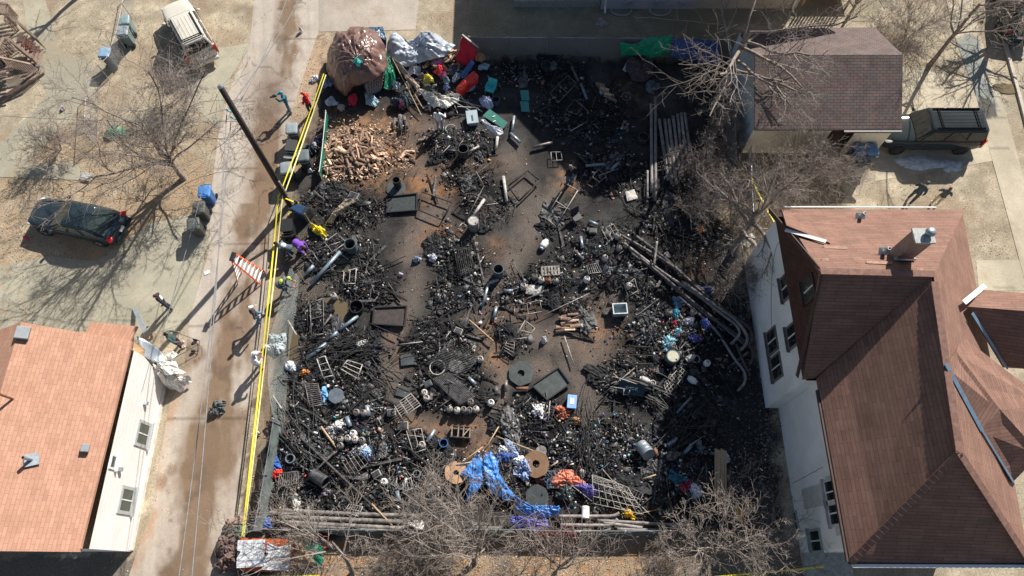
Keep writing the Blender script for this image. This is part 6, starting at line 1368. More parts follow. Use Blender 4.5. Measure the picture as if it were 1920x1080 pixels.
for p1, p2, r, m, lab in (((565, 822), (695, 946), .06, CHARG, 'longest charred beam crossing the lower left debris'), ((570, 904), (634, 841), .05, CHARG, 'charred beam crossing the longest beam'), ((602, 800), (633, 843), .05, WOODP, 'half burnt pale beam above the longest beam'), ((633, 843), (615, 860), .05, WOODP, 'short half burnt pale beam at the end of the other'), ((697, 945), (735, 985), .04, WOODP, 'unburnt end of the longest beam near the lower poles'), ((500, 790), (560, 850), .05, CHAR, 'black beam leaning over the lower left fence'), ((760, 835), (800, 870), .05, CHAR, 'black beam left of the blue bucket'), ((648, 450), (565, 478), .02, STEEL, 'thin rod across the pale bed frame'), ((1010, 595), (1105, 550), .02, PALE, 'long pale rod in the centre of the lot'), ((1046, 565), (1110, 555), .014, STEEL, 'thin rod below the white sheet metal'), ((1058, 630), (1076, 684), .03, PALE, 'pale pole standing out on the centre ground'), ((870, 420), (908, 348), .02, STEEL, 'thin rod behind the pale drum'), ((880, 600), (925, 640), .04, WOODP, 'half burnt plank left of the orange chips'), ((1130, 740), (1190, 690), .03, STEEL, 'grey pole left of the wheelbarrow'), ((1150, 700), (1190, 742), .025, PALE, 'pale pole lying over the wheelbarrow'),
    ((560, 740), (622, 690), .02, CHAR, 'black rod beside the left chair frame'), ((600, 620), (622, 590), .05, CHARG, 'grey plank leaning in the puddle'), ((1170, 610), (1235, 560), .02, STEEL, 'thin rod left of the litter patch'), ((705, 505), (760, 480), .03, CHAR, 'black pole right of the dark square frame'), ((690, 605), (770, 640), .03, CHAR, 'black pole below the dark tray'), ((905, 850), (935, 800), .03, WOODP, 'pale stick above the blue tarp'), ((930, 818), (1002, 846), .028, WOODP, 'long pale stick reaching to the brown wooden disc'), ((865, 868), (905, 838), .025, WOODP, 'pale stick left of the blue tarp'), ((855, 872), (895, 864), .03, ASHW, 'whitish board at the left brown disc'), ((1030, 876), (1046, 866), .03, WOODP, 'short yellow stick right of the brown wooden disc'), ((1205, 898), (1230, 890), .03, WOODP, 'short yellow stick at the shadow edge of the house'), ((1130, 880), (1200, 962), .02, PALE, 'pale rod along the big wire panel'), ((1150, 900), (1240, 985), .022, PALE, 'longest pale rod beyond the big wire panel'), ((1065, 905), (1110, 940), .02, PALE, 'pale rod left of the big wire panel'), ((1190, 965), (1235, 955), .018, WOODP, 'yellowish stick above the bent tubes')):
    pipe(p1, p2, r, m, lab, .28 if r > .03 else .22, None, 'beam' if r > .035 else 'pole', 'beam' if r > .035 else 'pole', None, False)

# ------------------------------------------------------------------ long poles
POLE = pm('scorched_pole', (.14, .115, .105), .6, c2=(.06, .05, .047), scale=4, stretch=(1, 1, 1), bump=.25, objvar=.25)
POLEG = pm('dark_grey_pole', (.27, .245, .22), .6, c2=(.08, .07, .065), scale=4, bump=.25, objvar=.2)
POLEP = pm('pale_grey_pole', (.33, .30, .275), .6, c2=(.16, .14, .13), scale=4, bump=.2, objvar=.2)
def lpole(pts, r, label, group, z=.25, m=POLE):
    P = [GL(p[0], p[1], z+(p[2] if len(p) > 2 else 0)) for p in pts]
    zz = [p.z for p in P]
    for i, p in enumerate(P): p.z = (zz[0]*(1-i/(len(P)-1))+zz[-1]*i/(len(P)-1))+(pts[i][2] if len(pts[i]) > 2 else 0)
    Q = []
    for i in range(len(P)-1):
        p0, p1, p2, p3 = P[max(i-1, 0)], P[i], P[i+1], P[min(i+2, len(P)-1)]
        for k in range(6):
            t = k/6; Q.append(.5*((2*p1)+(p2-p0)*t+(2*p0-5*p1+4*p2-p3)*t*t+(3*p1-p0-3*p2+p3)*t**3))
    Q.append(P[-1]); b = MB(); b.tube(Q, r, 9); return loose('long_pole', b, m, label, 'pole', group, True)
for i, (a, c) in enumerate((((1221, 196), (1222, 360)), ((1229, 182), (1229, 376)), ((1236, 224), (1253, 338)), ((1246, 224), (1260, 345)), ((1254, 224), (1268, 345)), ((1262, 218), (1275, 326)), ((1270, 214), (1279, 306)), ((1277, 212), (1286, 292)), ((1284, 212), (1293, 276)), ((1214, 320), (1214, 372)))):
    lpole((a, c), (.085, .085, .095, .095, .095, .09, .085, .085, .08, .06)[i], ('leftmost dark pole of the upright bundle beside the tree', 'longest pole of the upright bundle beside the tree', 'third pole from the left of the upright bundle', 'fourth pole from the left of the upright bundle, its middle sunlit', 'fifth pole from the left of the upright bundle', 'sixth pole from the left of the upright bundle', 'seventh pole of the upright bundle, third from its right', 'second pole from the right of the upright bundle', 'rightmost and shortest pole of the upright bundle', 'short thin pole at the foot of the upright bundle')[i], 'upright pole bundle', .3+.03*(i % 3), POLEP)
DG = 'diagonal poles with curved ends'
lpole(((1164, 441), (1229, 479), (1273, 509), (1318, 550), (1365, 586), (1401, 613), (1409, 633), (1404, 646)), .078, 'longest diagonal pole whose curled end lies nearest the house bay', DG, .35)
lpole(((1170, 456), (1214, 490), (1259, 522), (1306, 553), (1353, 589), (1380, 610), (1386, 627), (1371, 645)), .072, 'diagonal pole with pale upper end and a tight curl at its lower end', DG, .3, POLEP)
lpole(((1184, 475), (1238, 515), (1273, 547), (1318, 586), (1365, 616), (1401, 645), (1412, 666), (1405, 684)), .07, 'lowest long diagonal pole curling down along the house bay', DG, .25)
lpole(((1201, 484), (1247, 521), (1294, 562), (1336, 595), (1371, 625), (1398, 648)), .07, 'straight diagonal pole lying just above the lowest long one', DG, .3)
lpole(((1189, 441), (1235, 476), (1282, 515), (1324, 550)), .10, 'thick dark diagonal pole on the tree side of the stack', DG, .3)
lpole(((1282, 530), (1330, 565), (1377, 598), (1398, 625), (1400, 642), (1389, 657)), .075, 'thin diagonal pole curling inside the others near the bay', DG, .45, POLEP)
lpole(((1273, 556), (1318, 595), (1347, 625), (1377, 672), (1396, 699), (1395, 719), (1383, 733)), .062, 'grey diagonal pole with the farthest hooked end by the house wall', DG, .2, POLEP)
lpole(((1380, 645), (1395, 681), (1407, 705)), .06, 'short pole in the hook of the diagonal poles', DG, .2); lpole(((1232, 453), (1226, 498)), .06, 'grey stick lying across the diagonal poles', DG, .6, POLEP)
for i, p in enumerate((((524, 957), (650, 963), (793, 968)), ((524, 969), (640, 974), (765, 979)), ((530, 979), (640, 985), (762, 991)), ((530, 983), (650, 991), (755, 996)), ((505, 961), (560, 964)), ((882, 983), (906, 983)), ((884, 989), (940, 991)))):
    lpole(p, (.10, .11, .10, .09, .07, .09, .09)[i], ('uppermost grey pole at the lower left fence', 'thickest grey pole at the lower left fence', 'third grey pole down at the lower left fence', 'grey pole nearest the lower left fence', 'short pole at the lower left corner', 'pale pole stub below the blue tarp, upper', 'pale pole stub below the blue tarp, lower')[i], 'poles along the lower fence', .25, POLEG)
for i, p in enumerate((((1048, 968), (1120, 968), (1150, 967), (1161, 961)), ((1051, 984), (1120, 985), (1147, 983), (1158, 973)), ((1131, 980), (1170, 985), (1204, 990)), ((1033, 997), (1110, 997), (1131, 997), (1145, 992)), ((1157, 992), (1240, 995)), ((1204, 981), (1300, 986)), ((1120, 976), (1210, 981)))):
    lpole(p, .075, ('uppermost bent grey tube at the lower right fence', 'bent grey tube with the largest hook at the lower right fence', 'straight pale tube in the middle of the lower right tubes', 'lowest bent grey tube at the lower right fence', 'straight tube nearest the lower right fence', 'tube reaching into the house shade at the lower right fence', 'thin straight tube below the yellow scrap')[i], 'tubes along the lower right fence', .3, POLEP)
# unburnt lumber
for i in range(6):
    x = 1342+3.6*i; a, c = G(x, 841+2*(i % 3), .42), G(x+(.6 if i % 2 else -.8), 931-3*(i % 2), .36); b = MB(); b.bar(a, c, .085, .05)
    loose('lumber', b, WOODP, ('leftmost pale board of the stack in the house shade', 'second pale board from the left in the house shade stack', 'third pale board from the left in the house shade stack', 'fourth pale board from the left in the house shade stack', 'fifth pale board from the left in the house shade stack', 'rightmost pale board of the stack in the house shade')[i], 'board', 'pale boards in the house shade')

# ------------------------------------------------------------------ fences and nets
def fence(name, pts, h, m, label, cat='fence', lean=(0, 0), post_m=GALV, cell=.35, post_every=2.4, wav=.06, rail=True, r=.03, h0=.03):
    P = [G(*p, 0) for p in pts]; O = sum(P, Vector())/len(P); t = thing(name, label, cat, O); d = [0.]
    for a, c in zip(P[:-1], P[1:]): d.append(d[-1]+(c-a).length)
    def at(s):
        s = min(max(s, 0), d[-1]); i = max(k for k in range(len(P)-1) if d[k] <= s+1e-9); return P[i].lerp(P[i+1], (s-d[i])/(d[i+1]-d[i]))
    n = max(2, int(d[-1]/cell)); rows = 6; V = []; UV = []; Ln = Vector((lean[0], lean[1], 0))
    for i in range(n+1):
        s = d[-1]*i/n; q = at(s); tg = (at(s+.1)-at(s-.1)).normalized(); nn = Vector((-tg.y, tg.x, 0))
        for j in range(rows+1):
            f = j/rows; o = wav*math.sin(s*2.3+j*.9)*(.3+f)+wav*.8*math.sin(s*5.1-j); V.append(tuple(q-O+nn*o+Ln*f+Vector((0, 0, h0+h*f*(1+.05*math.sin(s*1.7)))))); UV.append((s, h*f))
    Fq = np.array([(i*(rows+1)+j, (i+1)*(rows+1)+j, (i+1)*(rows+1)+j+1, i*(rows+1)+j+1) for i in range(n) for j in range(rows)])
    link('fence_fabric', np_mesh('fence_fabric', np.array(V), Fq, mat=m, uvs=np.array(UV), smooth=True), None, t)
    k = max(1, round(d[-1]/post_every))
    for i in range(k+1):
        q = at(d[-1]*i/k)-O; b = MB(); b.tube([q, q+Ln+Vector((0, 0, h+.12))], r, 8); b.build('post', post_m, t)
    if rail:
        for i in range(len(P)-1): b = MB(); b.tube([P[i]-O+Ln+Vector((0, 0, h+.05)), P[i+1]-O+Ln+Vector((0, 0, h+.05))], .02, 6); b.build('top_rail', post_m, t)
    return t
SHADE = pm('grey_shade_cloth', (.17, .20, .19), .8, c2=(.10, .12, .115), scale=3, bump=.3); NETG = mesh_net('grey_chain_net', (.20, .22, .22), .07, .3, .0); NETW = mesh_net('fallen_chain_net', (.36, .40, .38), .075, .13); NETS = mesh_net('screened_net', (.16, .175, .175), .05, .5)
fence('screened_fence', [(882, 105), (1000, 106), (1190, 107), (1385, 110)], 1.5, NETS, 'grey screened chain link fence along the top of the lot', wav=.03)
fence('shade_cloth_fence', [(531, 800), (515, 900), (497, 998)], 1.1, SHADE, 'grey cloth covered fence at the lower left corner of the lot', lean=(-.1, 0), wav=.05)
fence('shade_cloth_fence', [(500, 1003), (700, 1004), (900, 1003), (1000, 1004)], .8, SHADE, 'grey cloth covered fence along the bottom, left stretch', lean=(0, .18), wav=.06)
fence('shade_cloth_fence', [(1085, 1006), (1180, 1006), (1250, 1005)], .8, SHADE, 'grey cloth covered fence along the bottom, right stretch beyond the red cloth', lean=(0, .18), wav=.03)
fence('red_cloth_fence', [(1002, 1005), (1083, 1007)], .8, cloth_m('red_fence_cloth', (.50, .03, .06)), 'crimson cloth hung on the bottom fence', lean=(0, .18), wav=.08)
fence('green_mesh_fence', [(604, 338), (609, 300), (616, 226)], .8, pm('green_fabric', (.006, .15, .10), .6, .4, 2), 'green mesh fence with white top rail left of the firewood heap', lean=(.06, 0), post_m=WHITE, wav=.04, r=.025)
fence('dark_mesh_fence', [(1395, 300), (1396, 370), (1400, 440)], 1.2, NETG, 'sagging chain link fence continuing below the picket fence', wav=.06)
fence('yard_fence', [(258, -20), (238, 88), (220, 136), (186, 165), (180, 272)], 1.15, mesh_net('yard_chain_net', (.40, .42, .42), .07, .10), 'chain link fence with pale rail crossing the left yard past the bins', post_m=ASHW, wav=.02, r=.025)
pf = thing('picket_fence', 'grey wooden picket fence left of the garage wall', 'fence', G(1361, 245, 0)); a, c = G(1361, 180, 0)-pf.location, G(1366, 325, 0)-pf.location
PKT = pm('weathered_picket', (.34, .33, .32), .9, c2=(.20, .19, .185), scale=5)
b = MB(); n = 34; dd = (c-a).normalized(); ang = math.atan2(dd.y, dd.x)
for k in range(n): q = a.lerp(c, k/(n-1)); b.box(q+Vector((0, 0, .78)), (.105, .02, 1.5), (0, 0, ang))
b.build('pickets', PKT, pf)
for z in (.4, 1.2): b = MB(); b.bar(a+Vector((-.05, 0, z)), c+Vector((-.05, 0, z)), .04, .09); b.build('rail', PKT, pf)
# fallen chain link mesh with uv-cut wires
L_ = [(548, 505), (528, 590), (503, 660), (507, 720), (520, 790), (515, 850)]; R_ = [(562, 520), (556, 600), (545, 650), (540, 720), (536, 790), (530, 850)]
V, UV, n, mm = [], [], 60, 12
for i in range(n+1):
    t = i/n*(len(L_)-1); k = min(int(t), len(L_)-2); f = t-k; lx = [L_[k][q]*(1-f)+L_[k+1][q]*f for q in (0, 1)]; rx = [R_[k][q]*(1-f)+R_[k+1][q]*f for q in (0, 1)]
    for j in range(mm+1):
        g_ = j/mm; p = G(lx[0]*(1-g_)+rx[0]*g_, lx[1]*(1-g_)+rx[1]*g_, 0); p.z = .08+.45*(1-g_)*abs(math.sin(i*.09+.5))+.1*math.sin(i*.33+j*.5)*g_*(1-g_)*4+.05; V.append(tuple(p)); UV.append((i*.14, j*.12))
Fq = np.array([(i*(mm+1)+j, (i+1)*(mm+1)+j, (i+1)*(mm+1)+j+1, i*(mm+1)+j+1) for i in range(n) for j in range(mm)])
tag(link('wire_mesh', np_mesh('wire_mesh', np.array(V), Fq, mat=NETW, uvs=np.array(UV), smooth=True)), 'fallen chain link mesh sagging along the alley edge of the lot', 'wire mesh')
b = MB(); b.tube([G(540, 601, .1), G(556, 628, .9)], .03, 7); loose('fence_post', b, ASHW, 'pale bent fence post in the fallen wire mesh, upper one', 'fence post')
b = MB(); b.tube([G(512, 742, .1), G(528, 766, .6)], .03, 7); loose('fence_post', b, ASHW, 'pale bent fence post in the fallen wire mesh, lower one', 'fence post')
b = MB(); b.tube([G(588, 428, .1), G(571, 400, 1.3)], .022, 7); loose('rod', b, ASHW, 'thin white rod behind the yellow knotted cloth', 'rod')
scrap(598, 434, .42, (.95, .72, .05), 'bright yellow knotted cloth in the upper left of the lot', 'cloth', 'cloth', .1, .28, .35, None, 1.5, -.6)

# ------------------------------------------------------------------ tents and tarps at the top left of the lot
BROWNT = tarp('brown_tarp', (.165, .092, .075), .3, .3); SILV = tarp('silver_tarp', (.40, .435, .48), .35, .3)
tt = sheet('tent_tarp', [(611, 128, .4), (617, 92, .7), (630, 64, 1.0), (664, 52, 1.2), (704, 58, 1.15), (721, 84, 1.1), (727, 118, 1.2), (722, 138, 1.3), (704, 150, 1.4), (686, 160, 1.1), (662, 164, .9), (648, 184, .35), (630, 168, .2), (616, 146, .2)], BROWNT, 1, 0, .40, 21, 'big round brown tarp tent with a hole in its top', 'tent', None, 18, 80, (672, 112, 2.15), None, 5, None, 2.6)
b = MB(); b.lathe([(.001, 0), (.2, 0), (.22, -.03)], 14, G(676, 108, 2.32)); b.build('vent_hole', DARK, None)
bpy.data.objects['vent_hole'].parent = tt
scrap(671, 115, .3, (.16, .62, .55), 'turquoise scrap at the vent hole of the brown tent', 'cloth', 'cloth').location = (0, 0, 0)
o_ = [o for o in col.objects if o.get('label') == 'turquoise scrap at the vent hole of the brown tent'][0]; d_ = G(671, 116, 2.22)-GL(671, 115); o_.location = (d_.x, d_.y, 2.15)
sheet('tarp', [(660, 52, 1.0), (718, 50, .9), (725, 72, .9), (724, 92, .5), (700, 76, 1.1), (672, 66, 1.2)], tarp('navy_tarp', (.015, .06, .11)), 1, .1, .1, 31, 'navy blue tarp behind the brown tent', 'tarp')
lt = thing('lattice', 'wooden lattice panel over blue cloth at the front of the brown tent', 'lattice', G(705, 155, 0)); c4 = [G(724, 124, 1.35), G(716, 166, .35), G(690, 180, .3), G(684, 158, 1.05)]; c4 = [p-lt.location for p in c4]
for k in range(7):
    t = (k+.5)/7
    b = MB(); b.bar(c4[0].lerp(c4[3], t), c4[1].lerp(c4[2], t), .04, .02); b.build('slat', WOODP, lt)
    b = MB(); b.bar(c4[0].lerp(c4[1], t)+Vector((0, 0, .02)), c4[3].lerp(c4[2], t)+Vector((0, 0, .02)), .04, .02); b.build('slat', WOODP, lt)
sheet('cloth', [(722, 130, 1.1), (714, 170, .2), (692, 182, .15), (682, 160, .9)], cloth_m('blue_tent_cloth', (.06, .16, .34)), .5, .05, .1, 33, 'blue cloth behind the wooden lattice', 'cloth')
sheet('tarp', [(724, 100, .9), (738, 118, .5), (742, 150, .2), (732, 172, .1), (720, 168, .3), (722, 140, .9)], tarp('green_tarp_dark', (.01, .17, .09)), .5, .1, .2, 35, 'green tarp between the brown tent and the silver tarp', 'tarp')
sheet('tarp', [(684, 172, .3), (700, 178, .3), (712, 190, .1), (704, 202, .1), (686, 196, .15)], tarp('pale_blue_plastic', (.32, .44, .50), .3), .2, .15, .2, 36, 'pale blue plastic bag below the lattice', 'bag')
scrap(652, 158, .45, (.26, .28, .27), 'grey stuffed bag on the front edge of the brown tent', 'bag', 'bag', .1, .3, .2); o_ = list(col.objects)[-1]; o_.location.z = .9
scrap(662, 190, .42, (.55, .02, .05), 'bright red seat cloth in front of the brown tent', 'cloth', 'seat_cloth', .2, .45, .1, None, .75)
scrap(622, 194, .36, (.50, .56, .64), 'white plastic bag left below the brown tent', 'bag', 'bag', .1, .3, .2); scrap(613, 156, .4, (.30, .36, .44), 'grey blue plastic bag at the left side of the brown tent', 'bag', 'bag', .1, .25, .25); scrap(590, 150, .25, (.75, .75, .74), 'small white rag left of the brown tent', 'cloth'); scrap(640, 205, .25, (.45, .42, .4), 'grey rag under the front of the brown tent', 'cloth')
scrap(600, 268, .35, (.05, .06, .14), 'dark blue bag between the bins and the green mesh fence, upper', 'bag', 'bag', .1, .3, .3); scrap(590, 275, .22, (.75, .75, .76), 'white bag with red mark behind the grey bins', 'bag', 'bag', .1, .3, .2); scrap(585, 282, .5, (.03, .04, .06), 'black bag pile behind the grey bins', 'bag', 'bag', .1, .4, .3); scrap(583, 322, .2, (.70, .74, .78), 'pale blue jug behind the darkest bin', 'jug', 'jug', .1, .25, .05)
def silver_h(q, t, u, zz):
    px, py = PX(q.x, q.y, 1.2); z = 1.0
    for (x, y, rx, ry, k) in ((737, 60, 18, 40, .9), (800, 66, 30, 30, 1.0), (845, 82, 16, 18, .5), (765, 95, 30, 24, .1)): z = max(z, .75+k*math.exp(-((px-x)/rx)**2-((py-y)/ry)**2))
    return z*(1-.35*max(0, t-.6)/.4)
sheet('tarp', [(722, 92, 1.), (724, 68, 1.3), (736, 47, 1.6), (756, 66, 1.2), (778, 62, 1.3), (800, 46, 1.7), (826, 58, 1.3), (854, 76, 1.2), (846, 96, .8), (833, 112, .5), (812, 106, .9), (786, 112, .9), (762, 124, .8), (738, 112, .9)], SILV, 1, .2, .26, 41, 'silver grey tarp slung over the rubbish heap', 'tarp', None, 16, 80, (782, 86, 1.3), silver_h, 4)
sheet('cloth', [(865, 66, 1.7), (894, 92, 1.5), (891, 108, .9), (880, 126, .4), (866, 122, .4), (853, 112, .5), (862, 92, 1.1)], cloth_m('crimson_cloth', (.48, .012, .03)), 1, .1, .06, 43, 'crimson sheet hanging from a white bar right of the silver tarp', 'cloth', pw=1.)
b = MB(); b.bar(G(867, 65, 1.75), G(897, 89, 1.55), .08, .05); loose('wood_bar', b, ASHW, 'white bar holding the crimson sheet', 'bar')
b = MB(); b.bar(G(866, 70, 1.7), G(853, 106, .1), .06, .05); loose('wood_bar', b, WOODP, 'leaning stick left of the crimson sheet', 'stick')
sheet('cloth', [(889, 134, 1.0), (897, 142, .9), (896, 156, .6), (881, 166, .5), (868, 180, .2), (856, 178, .25), (854, 168, .5), (868, 150, .8)], tarp('red_plastic', (.70, .03, .02), .3), .6, .25, .12, 45, 'bright red plastic sleeve below the crimson sheet', 'cloth', ctr=(876, 158, .9))
sheet('cloth', [(884, 112, .8), (890, 118, .7), (876, 142, .4), (866, 148, .3), (863, 140, .4)], cloth_m('denim_blue', (.12, .24, .46)), .5, .1, .12, 46, 'blue denim cloth left of the bright red sleeve', 'cloth')
sheet('cloth', [(736, 108, 1.2), (752, 122, 1.1), (772, 146, .8), (788, 164, .6), (782, 170, .5), (764, 150, .6), (744, 124, .9)], tarp('tan_cloth', (.42, .34, .27), .8), .8, .05, .2, 47, 'tan cloth strip over the fallen fence panel beside the silver tarp', 'cloth')
sheet('cloth', [(784, 164, .6), (800, 172, .6), (826, 186, .5), (846, 176, .6), (862, 178, .6), (860, 190, .4), (838, 206, .3), (812, 202, .2), (796, 186, .3)], tarp('cream_sheet', (.70, .66, .58), .8), .4, .1, .3, 48, 'cream white crumpled sheet at the foot of the rubbish heap', 'cloth')
for i, (p, q) in enumerate((((736, 110), (790, 216)), ((744, 116), (791, 200)), ((752, 124), (784, 172)), ((760, 140), (796, 182)), ((772, 150), (804, 186)), ((758, 130), (768, 168)))):
    b = MB(); b.tube([G(*p, .9), G(*q, .25)], .025, 6); loose('lath', b, WOODP, ('longest wooden lath of the fallen panel beside the silver tarp', 'second longest lath of the fallen panel beside the silver tarp', 'short lath in the upper part of the fallen panel', 'lath at the right side of the fallen panel', 'lath at the lower end of the fallen panel', 'steep short lath in the fallen panel')[i], 'lath', 'laths of the fallen panel')
for i, (p, q) in enumerate((((846, 172), (905, 210)), ((845, 180), (858, 212)), ((850, 190), (894, 214)), ((852, 186), (902, 200)), ((862, 176), (882, 204)), ((858, 200), (898, 202)), ((838, 178), (884, 170)))):
    b = MB(); b.tube([G(*p, .5), G(*q, .15)], .024, 6); loose('stick', b, ASHW, ('longest white stick right of the cream sheet', 'white stick standing steeply right of the cream sheet', 'white stick pointing to the grey tote', 'white stick just under the longest one', 'short white stick among the others', 'level white stick among the others', 'thin tan stick under the bright red sleeve')[i], 'stick', 'white sticks by the cream sheet')
cols_ = [((802, 156), .32, (.85, .68, .10), 'bright yellow foam block on the rubbish heap', 'foam block'), ((822, 124), .4, (.35, .20, .36), 'purple bag on the rubbish heap', 'bag'), ((824, 138), .36, (.62, .05, .07), 'red and white bag on the rubbish heap', 'bag'), ((776, 138), .5, (.52, .55, .60), 'pale grey plastic sheet under the silver tarp edge', 'plastic sheet'), ((808, 176), .48, (.03, .035, .035), 'black bag at the centre of the rubbish heap', 'bag'), ((838, 170), .30, (.20, .25, .42), 'blue and white patterned cloth in the rubbish heap', 'cloth'), ((826, 190), .34, (.14, .13, .13), 'dark grey pillow beside the cream sheet', 'pillow'), ((838, 156), .3, (.25, .30, .32), 'grey teal cloth in the rubbish heap', 'cloth'),
 ((852, 140), .4, (.06, .07, .10), 'navy cloth left of the blue denim', 'cloth'), ((856, 152), .28, (.45, .48, .52), 'grey white rag left of the bright red sleeve', 'cloth'), ((832, 148), .26, (.42, .10, .22), 'maroon cloth in the rubbish heap', 'cloth'), ((900, 116), .34, (.55, .36, .20), 'tan cardboard right of the crimson sheet', 'cardboard'), ((907, 132), .3, (.40, .50, .58), 'pale blue board right of the bright red sleeve', 'board'), ((886, 166), .32, (.30, .33, .50), 'lavender plastic below the bright red sleeve', 'plastic sheet'), ((764, 192), .55, (.05, .07, .075), 'big dark plastic bag below the fallen panel', 'bag'), ((748, 200), .45, (.025, .03, .05), 'black bag left of the big dark one below the fallen panel', 'bag'), ((744, 196), .2, (.06, .30, .60), 'small bright blue cloth on the black bag', 'cloth'), ((754, 206), .18, (.35, .06, .12), 'small red rag on the black bag', 'cloth'), ((745, 166), .3, (.45, .52, .56), 'translucent white bucket tipped over beside the green tarp', 'bucket'), ((792, 150), .3, (.20, .18, .17), 'grey cloth beside the yellow foam block', 'cloth'), ((790, 106), .3, (.30, .24, .18), 'brown rag under the silver tarp', 'cloth'), ((843, 192), .35, (.04, .04, .045), 'black wheel like bag at the end of the cream sheet', 'bag'), ((782, 162), .3, (.10, .09, .09), 'black rag beside the fallen panel', 'cloth')]
for (p, r, c, lab, cat) in cols_:
    scrap(p[0], p[1], r, c, lab, cat, cat.replace(' ', '_'), .12, .35, .22, None, 1+.3*rnd.random(), rnd.random()*3, .6); list(col.objects)[-1].location.z = .18
b = MB(); b.lathe([(.02, 0), (.28, .0), (.3, .05), (.28, .12), (.05, .12)], 18); o = loose('tyre', b, TYRE, 'small black wheel beside the white sticks', 'wheel', None, True); o.location = G(842, 212, .05)
# turquoise chair, boards, tote, bag, cloth
tc = thing('turquoise_chair', 'turquoise plastic chair beside the dark bucket', 'chair', G(921, 172, 0), R(-20)); TQ = plast('turquoise_plastic', (.04, .50, .50), .35)
b = MB(); b.box((0, -.1, .38), (.55, .5, .04)); b.build('seat', TQ, tc, bevel=.02); b = MB(); b.box((.03, .2, .62), (.55, .05, .5), (R(-18), 0, 0)); b.build('backrest', TQ, tc, bevel=.02)
for sx in (-.24, .24):
    for sy in (-.3, .12): b = MB(); b.box((sx, sy, .18), (.05, .05, .36)); b.build('leg', TQ, tc)
    b = MB(); b.box((sx*1.1, -.05, .55), (.05, .45, .04)); b.build('armrest', TQ, tc)
GP = plast('green_panel', (.015, .15, .115), .5)
b = MB(); b.prism([G(905, 217, .3), G(918, 204, .32), G(952, 230, .25), G(944, 241, .22)], .04); o = loose('green_board', b, GP, 'dark green board with two white marks near the white cloth', 'board'); b = MB()
for x, y in ((926, 218), (927, 227)): b2 = MB(); b2.box(G(x, y, .32), (.16, .05, .01), (0, 0, .5)); b2.build('white_mark', WHITE, o)
tb_ = thing('folding_table', 'small green folding table top lying in the shade', 'table', G(985, 189, 0)); b = MB(); o0 = tb_.location
for y0, y1 in ((169, 188), (190, 209)): b = MB(); b.prism([G(975, y0, .3)-o0, G(991, y0, .3)-o0, G(993, y1, .3)-o0, G(978, y1, .3)-o0], .04); b.build('table_leaf', plast('teal_table', (.03, .24, .22)), tb_)
tote = thing('grey_tote', 'pale grey plastic tote with a dark slot standing near the white sticks', 'tote', G(886, 228, 0), R(8)); TM = plast('tote_grey', (.36, .44, .47), .4)
b = MB(); b.loft([[Vector((sx*w_, sy*h_, z)) for sx, sy in ((-1, -1), (1, -1), (1, 1), (-1, 1))] for w_, h_, z in ((.25, .36, .02), (.30, .42, .42), (.32, .44, .42), (.32, .44, .46))]); b.build('tote_body', TM, tote); b = MB(); b.box((.0, -.1, .465), (.1, .38, .012)); b.build('slot', pm('dark_slot', (.06, .08, .09), .6), tote)
sheet('bag', [(897, 186, .2), (906, 180, .5), (920, 184, .5), (926, 200, .2), (918, 208, .1), (904, 200, .3)], tarp('clear_lilac_plastic', (.42, .45, .60), .3), .2, .3, .25, 51, 'clear lilac plastic bag left of the dark bucket', 'bag')
sheet('cloth', [(900, 226, .5), (908, 224, .55), (922, 236, .5), (941, 240, .45), (944, 250, .3), (934, 256, .25), (918, 244, .3)], tarp('white_cloth', (.80, .80, .82), .6), .3, .1, .12, 52, 'white cloth draped beside the dark green board', 'cloth')
# tarps by the back fence
sheet('tarp', [(1162, 78, 1.5), (1170, 86, 1.2), (1192, 82, 1.3), (1216, 70, 1.6), (1261, 66, 1.7), (1256, 100, .9), (1216, 110, .5), (1198, 102, .7), (1166, 104, .6)], tarp('green_tarp', (.008, .30, .15), .4), 1, .1, .22, 53, 'bright green tarp over the back fence', 'tarp', ctr=(1215, 88, 1.35))
sheet('tarp', [(1260, 72, 1.6), (1300, 74, 1.6), (1348, 78, 1.5), (1350, 120, .5), (1300, 116, .5), (1257, 108, .6)], tarp('blue_tarp_dark', (.02, .07, .22), .4), 1, .1, .18, 54, 'dark blue tarp over the back fence under the tall tree', 'tarp', ctr=(1302, 96, 1.1))
sheet('tarp', [(1176, 108, .4), (1208, 102, .5), (1224, 116, .4), (1226, 140, .2), (1206, 156, .1), (1184, 150, .2), (1172, 130, .3)], tarp('dark_brown_tarp', (.055, .035, .035), .6), .3, .45, .3, 55, 'collapsed dark brown tarp below the green tarp', 'tarp')
scrap(1180, 128, .4, (.50, .52, .55), 'pale cloth on the collapsed brown tarp', 'cloth'); scrap(1220, 165, .5, (.12, .15, .17), 'dark grey plastic below the collapsed brown tarp', 'plastic sheet'); scrap(1128, 44, .4, (.42, .38, .36), 'pale rag on the shaded grass behind the back fence', 'cloth', 'cloth', .05, .15, .15); scrap(1035, 128, .3, (.16, .18, .19), 'grey sack in the shade of the back fence', 'sack')
